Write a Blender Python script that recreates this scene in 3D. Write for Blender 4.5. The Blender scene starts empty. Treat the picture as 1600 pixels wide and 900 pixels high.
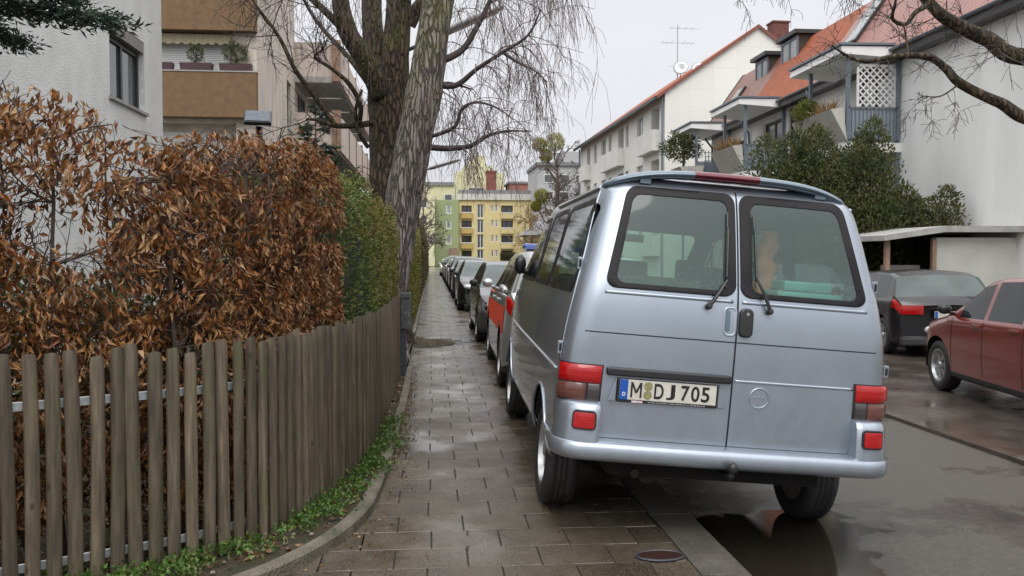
import bpy, bmesh, math, random
import numpy as np
from mathutils import Vector, Matrix
R = math.radians
PI = math.pi
rng = np.random.default_rng(7)
random.seed(7)

# ------------------------------------------------------------------ camera, world, sun
scn = bpy.context.scene
COL = scn.collection
cam_d = bpy.data.cameras.new('camera')
cam = bpy.data.objects.new('camera', cam_d)
COL.objects.link(cam)
cam.location = (0, 0, 1.53)
cam.rotation_euler = (R(90 - 2.05), 0, R(-5.33))
cam_d.sensor_width = 36
cam_d.lens = 1340 / 1600 * 36
cam_d.clip_end = 2000
scn.camera = cam

world = bpy.data.worlds.new('World')
scn.world = world
world.use_nodes = True
wn, wl = world.node_tree.nodes, world.node_tree.links
wn.clear()
SUN_EL, SUN_AZ = 52, 190            # azimuth clockwise from +Y
sky = wn.new('ShaderNodeTexSky')
sky.sky_type = 'NISHITA'
sky.sun_disc = False
sky.sun_elevation = R(SUN_EL)
sky.sun_rotation = R(SUN_AZ)
sky.dust_density = 5
hs = wn.new('ShaderNodeHueSaturation')
hs.inputs['Saturation'].default_value = 0.12
wl.new(sky.outputs[0], hs.inputs['Color'])
bg1 = wn.new('ShaderNodeBackground')
bg1.inputs['Strength'].default_value = 0.05
wl.new(hs.outputs[0], bg1.inputs['Color'])
tc = wn.new('ShaderNodeTexCoord')
sp = wn.new('ShaderNodeSeparateXYZ')
wl.new(tc.outputs['Generated'], sp.inputs[0])
nz = wn.new('ShaderNodeTexNoise')
nz.inputs['Scale'].default_value = 1.6
nz.inputs['Detail'].default_value = 4
mpw = wn.new('ShaderNodeMapping')
mpw.inputs['Scale'].default_value = (1, 1, 3)
wl.new(tc.outputs['Generated'], mpw.inputs[0])
wl.new(mpw.outputs[0], nz.inputs['Vector'])
rp = wn.new('ShaderNodeValToRGB')
rp.color_ramp.elements[0].position = 0.0
rp.color_ramp.elements[0].color = (0.57, 0.58, 0.615, 1)
rp.color_ramp.elements[1].position = 0.95
rp.color_ramp.elements[1].color = (2.15, 2.17, 2.22, 1)
e = rp.color_ramp.elements.new(0.3)
e.color = (0.67, 0.68, 0.72, 1)
wl.new(sp.outputs['Z'], rp.inputs[0])
mr = wn.new('ShaderNodeMapRange')
mr.inputs['From Min'].default_value = 0.3
mr.inputs['From Max'].default_value = 0.7
mr.inputs['To Min'].default_value = 0.94
mr.inputs['To Max'].default_value = 1.06
wl.new(nz.outputs['Fac'], mr.inputs['Value'])
bg2 = wn.new('ShaderNodeBackground')
wl.new(rp.outputs[0], bg2.inputs['Color'])
wl.new(mr.outputs[0], bg2.inputs['Strength'])
ad = wn.new('ShaderNodeAddShader')
wl.new(bg1.outputs[0], ad.inputs[0])
wl.new(bg2.outputs[0], ad.inputs[1])
wo = wn.new('ShaderNodeOutputWorld')
wl.new(ad.outputs[0], wo.inputs['Surface'])

sun_d = bpy.data.lights.new('sun', 'SUN')
sun_d.energy = 1.0
sun_d.angle = R(35)
sun_d.color = (1.0, 0.97, 0.93)
sun = bpy.data.objects.new('sun', sun_d)
COL.objects.link(sun)
az = R(SUN_AZ)
sdir = Vector((math.sin(az) * math.cos(R(SUN_EL)), math.cos(az) * math.cos(R(SUN_EL)), math.sin(R(SUN_EL))))
sun.rotation_euler = sdir.to_track_quat('Z', 'Y').to_euler()
sun.location = (-10, -15, 30)

vs = scn.view_settings
vs.view_transform = 'Standard'
vs.look = 'None'
vs.gamma = 1
vs.exposure = 0.0
vs.use_curve_mapping = False
scn.render.resolution_x = 1024
scn.render.resolution_y = 576

# ------------------------------------------------------------------ materials
MATS = {}

def new_mat(name):
    m = bpy.data.materials.new(name)
    m.use_nodes = True
    n = m.node_tree.nodes
    l = m.node_tree.links
    b = n['Principled BSDF']
    return m, n, l, b

def c4(c):
    return (c[0], c[1], c[2], 1)

def pm(name, col, rough=0.6, col2=None, scale=4, bump=0, bscale=30, metal=0, coat=0, stretch=(1, 1, 1), detail=5,
       lo=0.35, hi=0.65, spec=0.5, rvar=0.0, bdist=0.02, coatr=0.05):
    """Principled material: two colours mixed by noise, noise bump, optional roughness variation."""
    if name in MATS:
        return MATS[name]
    m, n, l, b = new_mat(name)
    b.inputs['Roughness'].default_value = rough
    b.inputs['Metallic'].default_value = metal
    b.inputs['Coat Weight'].default_value = coat
    b.inputs['Coat Roughness'].default_value = coatr
    b.inputs['Specular IOR Level'].default_value = spec
    t = n.new('ShaderNodeTexCoord')
    mp = n.new('ShaderNodeMapping')
    mp.inputs['Scale'].default_value = stretch
    l.new(t.outputs['Object'], mp.inputs[0])
    nz = n.new('ShaderNodeTexNoise')
    nz.inputs['Scale'].default_value = scale
    nz.inputs['Detail'].default_value = detail
    l.new(mp.outputs[0], nz.inputs['Vector'])
    r = n.new('ShaderNodeValToRGB')
    r.color_ramp.elements[0].position = lo
    r.color_ramp.elements[1].position = hi
    r.color_ramp.elements[0].color = c4(col)
    if col2 is None:
        col2 = tuple(x * 0.82 for x in col)
    r.color_ramp.elements[1].color = c4(col2)
    l.new(nz.outputs['Fac'], r.inputs[0])
    l.new(r.outputs[0], b.inputs['Base Color'])
    if rvar:
        k = n.new('ShaderNodeMapRange')
        k.inputs['From Min'].default_value = 0.35
        k.inputs['From Max'].default_value = 0.65
        k.inputs['To Min'].default_value = max(0.02, rough - rvar)
        k.inputs['To Max'].default_value = min(1, rough + rvar)
        l.new(nz.outputs['Fac'], k.inputs['Value'])
        l.new(k.outputs[0], b.inputs['Roughness'])
    if bump:
        nb = n.new('ShaderNodeTexNoise')
        nb.inputs['Scale'].default_value = bscale
        nb.inputs['Detail'].default_value = 6
        l.new(mp.outputs[0], nb.inputs['Vector'])
        bp = n.new('ShaderNodeBump')
        bp.inputs['Strength'].default_value = bump
        bp.inputs['Distance'].default_value = bdist
        l.new(nb.outputs['Fac'], bp.inputs['Height'])
        l.new(bp.outputs[0], b.inputs['Normal'])
    MATS[name] = m
    return m

def leaf_mat(name, cols, rough=0.5, trans=0.25, extra_noise=0.0):
    """Foliage: each leaf carries a random 'tint' that picks its own colour from the ramp."""
    m, n, l, b = new_mat(name)
    a = n.new('ShaderNodeAttribute')
    a.attribute_name = 'tint'
    r = n.new('ShaderNodeValToRGB')
    els = r.color_ramp.elements
    while len(els) < len(cols):
        els.new(0.5)
    for i, c in enumerate(cols):
        els[i].position = i / (len(cols) - 1)
        els[i].color = c4(c)
    l.new(a.outputs['Fac'], r.inputs[0])
    l.new(r.outputs[0], b.inputs['Base Color'])
    b.inputs['Roughness'].default_value = rough
    tr = n.new('ShaderNodeBsdfTranslucent')
    l.new(r.outputs[0], tr.inputs['Color'])
    mx = n.new('ShaderNodeMixShader')
    mx.inputs[0].default_value = trans
    out = n['Material Output']
    l.new(b.outputs[0], mx.inputs[1])
    l.new(tr.outputs[0], mx.inputs[2])
    l.new(mx.outputs[0], out.inputs['Surface'])
    return m

# ------------------------------------------------------------------ mesh helpers
class MB:
    def __init__(s):
        s.v = []
        s.f = []

    def add(s, vs_, fs):
        o = len(s.v)
        s.v.extend([tuple(map(float, p)) for p in vs_])
        s.f.extend([tuple(int(i) + o for i in f) for f in fs])
        return s

    def box(s, x0, x1, y0, y1, z0, z1):
        return s.add([(x0, y0, z0), (x1, y0, z0), (x1, y1, z0), (x0, y1, z0), (x0, y0, z1), (x1, y0, z1), (x1, y1, z1), (x0, y1, z1)],
                     [(0, 3, 2, 1), (4, 5, 6, 7), (0, 1, 5, 4), (1, 2, 6, 5), (2, 3, 7, 6), (3, 0, 4, 7)])

    def obox(s, c, ax, ay, az, hx, hy, hz):
        c, ax, ay, az = map(Vector, (c, ax, ay, az))
        vs_ = []
        for k in (-1, 1):
            for (i, j) in ((-1, -1), (1, -1), (1, 1), (-1, 1)):
                vs_.append(c + ax * hx * i + ay * hy * j + az * hz * k)
        return s.add(vs_, [(0, 3, 2, 1), (4, 5, 6, 7), (0, 1, 5, 4), (1, 2, 6, 5), (2, 3, 7, 6), (3, 0, 4, 7)])

    def prism(s, poly, axis_vec):
        """poly: list of 3-D points (planar), swept by axis_vec."""
        n = len(poly)
        a = Vector(axis_vec)
        vs_ = [Vector(p) for p in poly] + [Vector(p) + a for p in poly]
        fs = [tuple(range(n - 1, -1, -1)), tuple(range(n, 2 * n))]
        fs += [(i, (i + 1) % n, (i + 1) % n + n, i + n) for i in range(n)]
        return s.add(vs_, fs)

    def tube(s, pts, rad, n=6, caps=True):
        pts = [Vector(p) for p in pts]
        if not hasattr(rad, '__len__'):
            rad = [rad] * len(pts)
        o = len(s.v)
        prev = None
        for i, p in enumerate(pts):
            if i == 0:
                d = pts[1] - pts[0]
            elif i == len(pts) - 1:
                d = pts[-1] - pts[-2]
            else:
                d = pts[i + 1] - pts[i - 1]
            if d.length < 1e-9:
                d = Vector((0, 0, 1))
            d.normalize()
            if prev is None:
                a = d.orthogonal().normalized()
            else:
                a = prev - d * prev.dot(d)
                if a.length < 1e-6:
                    a = d.orthogonal()
                a.normalize()
            prev = a
            b = d.cross(a)
            for k in range(n):
                t = 2 * PI * k / n
                q = p + (a * math.cos(t) + b * math.sin(t)) * rad[i]
                s.v.append((q.x, q.y, q.z))
        for i in range(len(pts) - 1):
            for k in range(n):
                s.f.append((o + i * n + k, o + i * n + (k + 1) % n, o + (i + 1) * n + (k + 1) % n, o + (i + 1) * n + k))
        if caps:
            s.f.append(tuple(o + k for k in range(n - 1, -1, -1)))
            m = o + (len(pts) - 1) * n
            s.f.append(tuple(m + k for k in range(n)))
        return s

    def lathe(s, prof, c, axis, n=32, closed=False):
        """prof: list of (radius, height along axis)."""
        ax = Vector(axis).normalized()
        a = ax.orthogonal().normalized()
        b = ax.cross(a)
        c = Vector(c)
        o = len(s.v)
        m = len(prof)
        for (r, h) in prof:
            for k in range(n):
                t = 2 * PI * k / n
                q = c + ax * h + (a * math.cos(t) + b * math.sin(t)) * r
                s.v.append((q.x, q.y, q.z))
        for i in range(m if closed else m - 1):
            j = (i + 1) % m
            for k in range(n):
                s.f.append((o + i * n + k, o + i * n + (k + 1) % n, o + j * n + (k + 1) % n, o + j * n + k))
        if not closed:
            if prof[0][0] > 1e-6:
                s.f.append(tuple(o + k for k in range(n - 1, -1, -1)))
            if prof[-1][0] > 1e-6:
                s.f.append(tuple(o + (m - 1) * n + k for k in range(n)))
        return s

    def ico(s, c, rx, ry, rz, sub=2):
        bm = bmesh.new()
        bmesh.ops.create_icosphere(bm, subdivisions=sub, radius=1)
        vs_ = [(c[0] + v.co.x * rx, c[1] + v.co.y * ry, c[2] + v.co.z * rz) for v in bm.verts]
        fs = [tuple(v.index for v in f.verts) for f in bm.faces]
        bm.free()
        return s.add(vs_, fs)

def link(name, me, mat, parent=None, smooth=False, loc=None):
    if mat is not None:
        me.materials.append(mat)
    o = bpy.data.objects.new(name, me)
    COL.objects.link(o)
    if parent is not None:
        o.parent = parent
    if loc is not None:
        o.location = loc
    if smooth:
        me.polygons.foreach_set('use_smooth', [True] * len(me.polygons))
    return o

def obj(name, mb, mat, parent=None, smooth=False, world=False, fix=True, bevel=0, angle=None, origin=None):
    """one mesh object; world=True: vertices are world coordinates although the parent stands elsewhere."""
    v = np.array(mb.v, dtype=float)
    if world and parent is not None:
        off = np.array(parent.location)
        p = parent.parent
        while p is not None:
            off = off + np.array(p.location)
            p = p.parent
        v = v - off
    loc = None
    if origin is not None:
        v = v - np.array(origin)
        loc = origin
    me = bpy.data.meshes.new(name)
    me.from_pydata(v.tolist(), [], mb.f)
    me.validate()
    if fix:
        bm = bmesh.new()
        bm.from_mesh(me)
        bmesh.ops.recalc_face_normals(bm, faces=bm.faces)
        if bevel:
            es = [e for e in bm.edges if len(e.link_faces) == 2 and e.calc_face_angle(0) > 0.6]
            bmesh.ops.bevel(bm, geom=es, offset=bevel, segments=2, affect='EDGES', profile=0.6)
        bm.to_mesh(me)
        bm.free()
    if angle is not None:
        smooth = False
        me.polygons.foreach_set('use_smooth', [True] * len(me.polygons))
        me.set_sharp_from_angle(angle=R(angle))
    return link(name, me, mat, parent, smooth, loc)

def tag(o, label=None, cat=None, group=None, kind=None):
    if label:
        o['label'] = label
    if cat:
        o['category'] = cat
    if group:
        o['group'] = group
    if kind:
        o['kind'] = kind
    return o

def thing(name, label, cat, loc=(0, 0, 0), rotz=0, group=None):
    o = bpy.data.objects.new(name, None)
    COL.objects.link(o)
    o.location = loc
    o.rotation_euler = (0, 0, rotz)
    o.empty_display_size = 0.2
    return tag(o, label, cat, group)

def copy_tree(o, parent=None):
    c = o.copy()
    COL.objects.link(c)
    if parent is not None:
        c.parent = parent
    for ch in [x for x in bpy.data.objects if x.parent == o]:
        copy_tree(ch, c)
    return c

def np_mesh(name, verts, faces, mat, parent=None, tint=None, smooth=False, world=False):
    """fast mesh: faces is an (n,k) int array, tint one float per face."""
    verts = np.asarray(verts, dtype=np.float32).reshape(-1, 3)
    if world and parent is not None:
        verts = verts - np.array(parent.location, dtype=np.float32)
    faces = np.asarray(faces, dtype=np.int32)
    n, k = faces.shape
    me = bpy.data.meshes.new(name)
    me.vertices.add(len(verts))
    me.vertices.foreach_set('co', verts.ravel())
    me.loops.add(n * k)
    me.loops.foreach_set('vertex_index', faces.ravel())
    me.polygons.add(n)
    me.polygons.foreach_set('loop_start', np.arange(0, n * k, k, dtype=np.int32))
    me.polygons.foreach_set('loop_total', np.full(n, k, dtype=np.int32))
    if tint is not None:
        at_ = me.attributes.new('tint', 'FLOAT', 'FACE')
        at_.data.foreach_set('value', np.asarray(tint, dtype=np.float32))
    me.polygons.foreach_set('use_smooth', [bool(smooth)] * n)
    me.update()
    me.validate()
    return link(name, me, mat, parent, smooth)

def unit(a):
    return a / (np.linalg.norm(a, axis=-1, keepdims=True) + 1e-9)

def leaves(name, pos, dirs, L, W, mat, parent=None, fold=0.25, curl=0.2, tint=None, world=True):
    """leaf-sized folded and curled blades; pos, dirs (n,3); L, W per leaf."""
    n = len(pos)
    d = unit(np.asarray(dirs, float))
    rnd = unit(rng.normal(size=(n, 3)))
    side = unit(np.cross(d, rnd))
    nor = np.cross(side, d)
    L = np.broadcast_to(L, n)[:, None]
    W = np.broadcast_to(W, n)[:, None]
    b = pos
    m = pos + d * L * 0.45
    t = pos + d * L - nor * L * curl
    l_ = m + side * W * 0.5 + nor * W * fold
    r_ = m - side * W * 0.5 + nor * W * fold
    V = np.stack([b, l_, m, r_, t], 1).reshape(-1, 3)
    i = (np.arange(n) * 5)[:, None]
    F = np.concatenate([i + [0, 2, 1], i + [0, 3, 2], i + [1, 2, 4], i + [2, 3, 4]], 1).reshape(-1, 3)
    if tint is None:
        tint = rng.random(n)
    return np_mesh(name, V, F, mat, parent, np.repeat(tint, 4), world=world)

# ------------------------------------------------------------------ base materials
M = {}
M['white_wall'] = pm('white_wall', (0.81, 0.81, 0.795), 0.85, (0.70, 0.70, 0.68), 0.9, 0.2, 60, stretch=(1.6, 1.6, .35), detail=9, lo=.4, hi=.75)
M['render_wall'] = pm('render_wall', (0.80, 0.80, 0.78), 0.9, (0.72, 0.72, 0.70), 3.0, 0.7, 45, bdist=0.03)
M['cream_wall'] = pm('cream_wall', (0.62, 0.56, 0.49), 0.9, (0.46, 0.41, 0.36), 1.2, 0.3, 40, stretch=(2.5, 2.5, 0.35))
M['brown_render'] = pm('brown_render', (0.20, 0.125, 0.065), 0.9, (0.165, 0.10, 0.052), 5, 0.6, 70)
M['dark_frame'] = pm('dark_frame', (0.035, 0.033, 0.033), 0.4)
M['brown_frame'] = pm('brown_frame', (0.06, 0.035, 0.025), 0.45)
M['white_frame'] = pm('white_frame', (0.72, 0.72, 0.7), 0.4)
M['grey_metal'] = pm('grey_metal', (0.17, 0.20, 0.235), 0.4, metal=0.3)
M['galv'] = pm('galvanised_steel', (0.48, 0.50, 0.51), 0.42, (0.36, 0.38, 0.39), 20, metal=0.7)
M['black_plastic'] = pm('black_plastic', (0.02, 0.02, 0.022), 0.35)
M['rubber'] = pm('tyre_rubber', (0.018, 0.018, 0.018), 0.6, (0.03, 0.028, 0.026), 18, 0.4, 60)
M['rim'] = pm('alloy', (0.50, 0.50, 0.50), 0.3, (0.36, 0.36, 0.36), 15, metal=0.85)
M['glass_dark'] = pm('window_glass', (0.05, 0.06, 0.06), 0.06, (0.08, 0.09, 0.09), 0.8, spec=0.9)
M['glass_pale'] = pm('curtained_glass', (0.36, 0.37, 0.37), 0.12, (0.12, 0.13, 0.13), 0.9, spec=0.9)
M['conc'] = pm('concrete', (0.40, 0.39, 0.37), 0.8, (0.30, 0.29, 0.275), 4, 0.3, 60)
M['trough'] = pm('fibre_cement', (0.42, 0.405, 0.37), 0.75, (0.36, 0.345, 0.31), 2.5, 0.2, 50)
M['tile_orange'] = None

def tile_mat(name, c1, c2, rough):
    m, n, l, b = new_mat(name)
    t = n.new('ShaderNodeTexCoord')
    w = n.new('ShaderNodeTexWave')
    w.wave_type = 'BANDS'
    w.bands_direction = 'Y'
    w.inputs['Scale'].default_value = 1.35
    w.inputs['Distortion'].default_value = 0.3
    l.new(t.outputs['Object'], w.inputs['Vector'])
    w2 = n.new('ShaderNodeTexWave')
    w2.bands_direction = 'Z'
    w2.wave_profile = 'SAW'
    w2.inputs['Scale'].default_value = 1.2
    l.new(t.outputs['Object'], w2.inputs['Vector'])
    nz = n.new('ShaderNodeTexNoise')
    nz.inputs['Scale'].default_value = 2.2
    nz.inputs['Detail'].default_value = 8
    nz.inputs['Roughness'].default_value = 0.7
    l.new(t.outputs['Object'], nz.inputs['Vector'])
    r = n.new('ShaderNodeValToRGB')
    r.color_ramp.elements[0].color = c4(c1)
    r.color_ramp.elements[0].position = 0.35
    r.color_ramp.elements[1].color = c4(c2)
    r.color_ramp.elements[1].position = 0.68
    l.new(nz.outputs['Fac'], r.inputs[0])
    l.new(r.outputs[0], b.inputs['Base Color'])
    b.inputs['Roughness'].default_value = rough
    a = n.new('ShaderNodeMath')
    a.operation = 'ADD'
    l.new(w.outputs['Fac'], a.inputs[0])
    l.new(w2.outputs['Fac'], a.inputs[1])
    bp = n.new('ShaderNodeBump')
    bp.inputs['Strength'].default_value = 0.9
    bp.inputs['Distance'].default_value = 0.035
    l.new(a.outputs[0], bp.inputs['Height'])
    l.new(bp.outputs[0], b.inputs['Normal'])
    return m

M['tile_orange'] = tile_mat('orange_clay_tiles', (0.37, 0.09, 0.03), (0.22, 0.06, 0.026), 0.7)
M['tile_pink'] = tile_mat('weathered_wet_tiles', (0.36, 0.15, 0.11), (0.25, 0.105, 0.08), 0.3)
M['tile_brown'] = tile_mat('brown_tiles', (0.25, 0.10, 0.065), (0.16, 0.07, 0.05), 0.35)

# ------------------------------------------------------------------ ground surfaces
def wet_mat(name, c1, c2, scale, r_lo, r_hi, pud_scale, bump, bscale, pud_thr=(0.45, 0.6), speck=None, tintattr=False):
    m, n, l, b = new_mat(name)
    t = n.new('ShaderNodeTexCoord')
    nz = n.new('ShaderNodeTexNoise')
    nz.inputs['Scale'].default_value = scale
    nz.inputs['Detail'].default_value = 8
    nz.inputs['Roughness'].default_value = 0.65
    l.new(t.outputs['Object'], nz.inputs['Vector'])
    r = n.new('ShaderNodeValToRGB')
    r.color_ramp.elements[0].color = c4(c1)
    r.color_ramp.elements[0].position = 0.36
    r.color_ramp.elements[1].color = c4(c2)
    r.color_ramp.elements[1].position = 0.66
    l.new(nz.outputs['Fac'], r.inputs[0])
    col = r.outputs[0]
    if tintattr:
        a = n.new('ShaderNodeAttribute')
        a.attribute_name = 'tint'
        rr = n.new('ShaderNodeValToRGB')
        rr.color_ramp.elements[0].color = (0.70, 0.64, 0.58, 1)
        rr.color_ramp.elements[1].color = (1.25, 1.2, 1.12, 1)
        l.new(a.outputs['Fac'], rr.inputs[0])
        mx = n.new('ShaderNodeMix')
        mx.data_type = 'RGBA'
        mx.blend_type = 'MULTIPLY'
        mx.inputs[0].default_value = 1
        l.new(col, mx.inputs[6])
        l.new(rr.outputs[0], mx.inputs[7])
        col = mx.outputs[2]
    if speck:
        sn = n.new('ShaderNodeTexNoise')
        sn.inputs['Scale'].default_value = speck[0]
        sn.inputs['Detail'].default_value = 2
        l.new(t.outputs['Object'], sn.inputs['Vector'])
        sr = n.new('ShaderNodeValToRGB')
        sr.color_ramp.elements[0].position = speck[1]
        sr.color_ramp.elements[0].color = (0, 0, 0, 1)
        sr.color_ramp.elements[1].position = speck[1] + 0.06
        sr.color_ramp.elements[1].color = (1, 1, 1, 1)
        l.new(sn.outputs['Fac'], sr.inputs[0])
        mx = n.new('ShaderNodeMix')
        mx.data_type = 'RGBA'
        l.new(sr.outputs[0], mx.inputs[0])
        l.new(col, mx.inputs[6])
        mx.inputs[7].default_value = c4(speck[2])
        col = mx.outputs[2]
    l.new(col, b.inputs['Base Color'])
    pn = n.new('ShaderNodeTexNoise')
    pn.inputs['Scale'].default_value = pud_scale
    pn.inputs['Detail'].default_value = 5
    pn.inputs['Roughness'].default_value = 0.55
    l.new(t.outputs['Object'], pn.inputs['Vector'])
    k = n.new('ShaderNodeMapRange')
    k.inputs['From Min'].default_value = pud_thr[0]
    k.inputs['From Max'].default_value = pud_thr[1]
    k.inputs['To Min'].default_value = r_lo
    k.inputs['To Max'].default_value = r_hi
    l.new(pn.outputs['Fac'], k.inputs['Value'])
    l.new(k.outputs[0], b.inputs['Roughness'])
    nb = n.new('ShaderNodeTexNoise')
    nb.inputs['Scale'].default_value = bscale
    nb.inputs['Detail'].default_value = 5
    l.new(t.outputs['Object'], nb.inputs['Vector'])
    k2 = n.new('ShaderNodeMapRange')
    k2.inputs['From Min'].default_value = pud_thr[0]
    k2.inputs['From Max'].default_value = pud_thr[1]
    k2.inputs['To Min'].default_value = bump * 0.08
    k2.inputs['To Max'].default_value = bump
    l.new(pn.outputs['Fac'], k2.inputs['Value'])
    bp = n.new('ShaderNodeBump')
    bp.inputs['Distance'].default_value = 0.006
    l.new(k2.outputs[0], bp.inputs['Strength'])
    l.new(nb.outputs['Fac'], bp.inputs['Height'])
    l.new(bp.outputs[0], b.inputs['Normal'])
    return m

def asphalt_mat():
    """coarse asphalt with standing puddles: dark and mirror-like where water lies, grainy elsewhere"""
    m, n, l, b = new_mat('wet_asphalt')
    t = n.new('ShaderNodeTexCoord')
    def noise(sc, det=5, ro=.6):
        q = n.new('ShaderNodeTexNoise')
        q.inputs['Scale'].default_value = sc
        q.inputs['Detail'].default_value = det
        q.inputs['Roughness'].default_value = ro
        l.new(t.outputs['Object'], q.inputs['Vector'])
        return q.outputs['Fac']
    def rng_(src, a, b_, c, d):
        k = n.new('ShaderNodeMapRange')
        for nm, v in (('From Min', a), ('From Max', b_), ('To Min', c), ('To Max', d)):
            k.inputs[nm].default_value = v
        l.new(src, k.inputs['Value'])
        return k.outputs[0]
    # water: noise hollows plus the wet hollow beside the kerb
    big = noise(.9, 6, .6)
    sub = n.new('ShaderNodeVectorMath')
    sub.operation = 'SUBTRACT'
    sub.inputs[1].default_value = (1.95, 4.75, ROAD_Z)
    l.new(t.outputs['Object'], sub.inputs[0])
    dv = n.new('ShaderNodeVectorMath')
    dv.operation = 'MULTIPLY'
    dv.inputs[1].default_value = (1.15, .75, 0)
    l.new(sub.outputs[0], dv.inputs[0])
    ln = n.new('ShaderNodeVectorMath')
    ln.operation = 'LENGTH'
    l.new(dv.outputs[0], ln.inputs[0])
    hol = rng_(ln.outputs['Value'], .25, 1.15, .30, 0)
    ad_ = n.new('ShaderNodeMath')
    ad_.operation = 'ADD'
    l.new(big, ad_.inputs[0])
    l.new(hol, ad_.inputs[1])
    wet = rng_(ad_.outputs[0], .545, .66, 0, 1)
    fine = noise(120, 4, .8)
    med = noise(26, 5, .7)
    r = n.new('ShaderNodeValToRGB')
    r.color_ramp.elements[0].position = .36
    r.color_ramp.elements[0].color = (.03, .027, .022, 1)
    r.color_ramp.elements[1].position = .66
    r.color_ramp.elements[1].color = (.165, .153, .13, 1)
    l.new(fine, r.inputs[0])
    r2 = n.new('ShaderNodeValToRGB')
    r2.color_ramp.elements[0].position = .35
    r2.color_ramp.elements[0].color = (.62, .60, .57, 1)
    r2.color_ramp.elements[1].position = .7
    r2.color_ramp.elements[1].color = (1.05, 1.03, 1.0, 1)
    l.new(med, r2.inputs[0])
    mu = n.new('ShaderNodeMix')
    mu.data_type = 'RGBA'
    mu.blend_type = 'MULTIPLY'
    mu.inputs[0].default_value = 1
    l.new(r.outputs[0], mu.inputs[6])
    l.new(r2.outputs[0], mu.inputs[7])
    mw = n.new('ShaderNodeMix')
    mw.data_type = 'RGBA'
    l.new(wet, mw.inputs[0])
    l.new(mu.outputs[2], mw.inputs[6])
    mw.inputs[7].default_value = (.022, .018, .013, 1)
    l.new(mw.outputs[2], b.inputs['Base Color'])
    l.new(rng_(wet, 0, 1, .34, .03), b.inputs['Roughness'])
    bp = n.new('ShaderNodeBump')
    bp.inputs['Distance'].default_value = .006
    l.new(rng_(wet, 0, 1, 1.0, .02), bp.inputs['Strength'])
    l.new(fine, bp.inputs['Height'])
    l.new(bp.outputs[0], b.inputs['Normal'])
    return m
ROAD_Z = -0.125
M['asphalt'] = asphalt_mat()
M['slab'] = wet_mat('wet_concrete_slabs', (0.060, 0.049, 0.036), (0.110, 0.093, 0.072), 3.5, 0.11, 0.38, 1.2, 1.2, 110,
                    (0.40, 0.62), (220, 0.63, (0.30, 0.28, 0.25)), tintattr=True)
M['kerb'] = wet_mat('kerb_stone', (0.072, 0.066, 0.054), (0.12, 0.11, 0.09), 4, 0.25, 0.5, 3, 1.0, 80, (0.4, 0.6),
                    (200, 0.6, (0.3, 0.29, 0.27)))
M['kerb_old'] = pm('mossy_kerb', (0.17, 0.145, 0.11), 0.65, (0.085, 0.078, 0.05), 6, 0.8, 60)
M['bay'] = wet_mat('wet_parking_paving', (0.055, 0.045, 0.038), (0.09, 0.075, 0.062), 2.0, 0.08, 0.3, 0.9, 0.7, 60, (0.42, 0.58))
M['joint'] = pm('wet_joint_sand', (0.035, 0.03, 0.025), 0.45, (0.05, 0.045, 0.035), 12, 0.5, 80)
M['soil'] = pm('garden_soil', (0.075, 0.048, 0.028), 0.9, (0.03, 0.035, 0.018), 7, 1.0, 35, bdist=0.05)
M['lawn'] = pm('winter_lawn', (0.05, 0.075, 0.025), 0.9, (0.07, 0.06, 0.035), 5, 0.8, 60)

def sheet(name, pts, z, mat, kind='structure', div=1):
    mb = MB()
    mb.add([(x, y, z) for x, y in pts], [tuple(range(len(pts)))])
    o = obj(name, mb, mat)
    return tag(o, kind=kind)

ROAD_Z = -0.125
sheet('ground', [(-400, -150), (600, -150), (600, 900), (-400, 900)], -0.16, M['lawn'])
sheet('road', [(1.40, -30), (4.68, -30), (4.68, 145), (1.40, 145)], ROAD_Z, M['asphalt'])
sheet('cross_road', [(-60, 145), (90, 145), (90, 153), (-60, 153)], ROAD_Z - 0.004, M['asphalt'])
sheet('parking_bay', [(4.80, -30), (9.4, -30), (9.4, 145), (4.80, 145)], ROAD_Z + 0.012, M['bay'])
# pavement base under the slabs and the slabs themselves: every slab a real, slightly tilted stone
mb = MB()
mb.box(-0.34, 1.30, 3.2, 142, -0.15, -0.016)
mb.box(-8.0, 1.30, -30, 3.2, -0.15, -0.0165)
tag(obj('pavement_bedding', mb, M['joint']), kind='structure')

KERB_PATH = [(-0.30, 11.6), (-0.30, 10.5), (-0.30, 9.4), (-0.31, 8.36), (-0.33, 7.2), (-0.35, 6.25), (-0.375, 5.6), (-0.41, 5.12), (-0.50, 4.72),
             (-0.64, 4.38), (-0.85, 4.05), (-1.20, 3.72), (-1.75, 3.42), (-2.5, 3.20), (-3.6, 3.05), (-5.5, 2.9), (-9, 2.8)]
def kerb_x_at(y):
    xs = [p[0] for p in KERB_PATH if p[1] >= 3.0]
    ys = [p[1] for p in KERB_PATH if p[1] >= 3.0]
    return np.interp(y, ys[::-1], xs[::-1])

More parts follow.
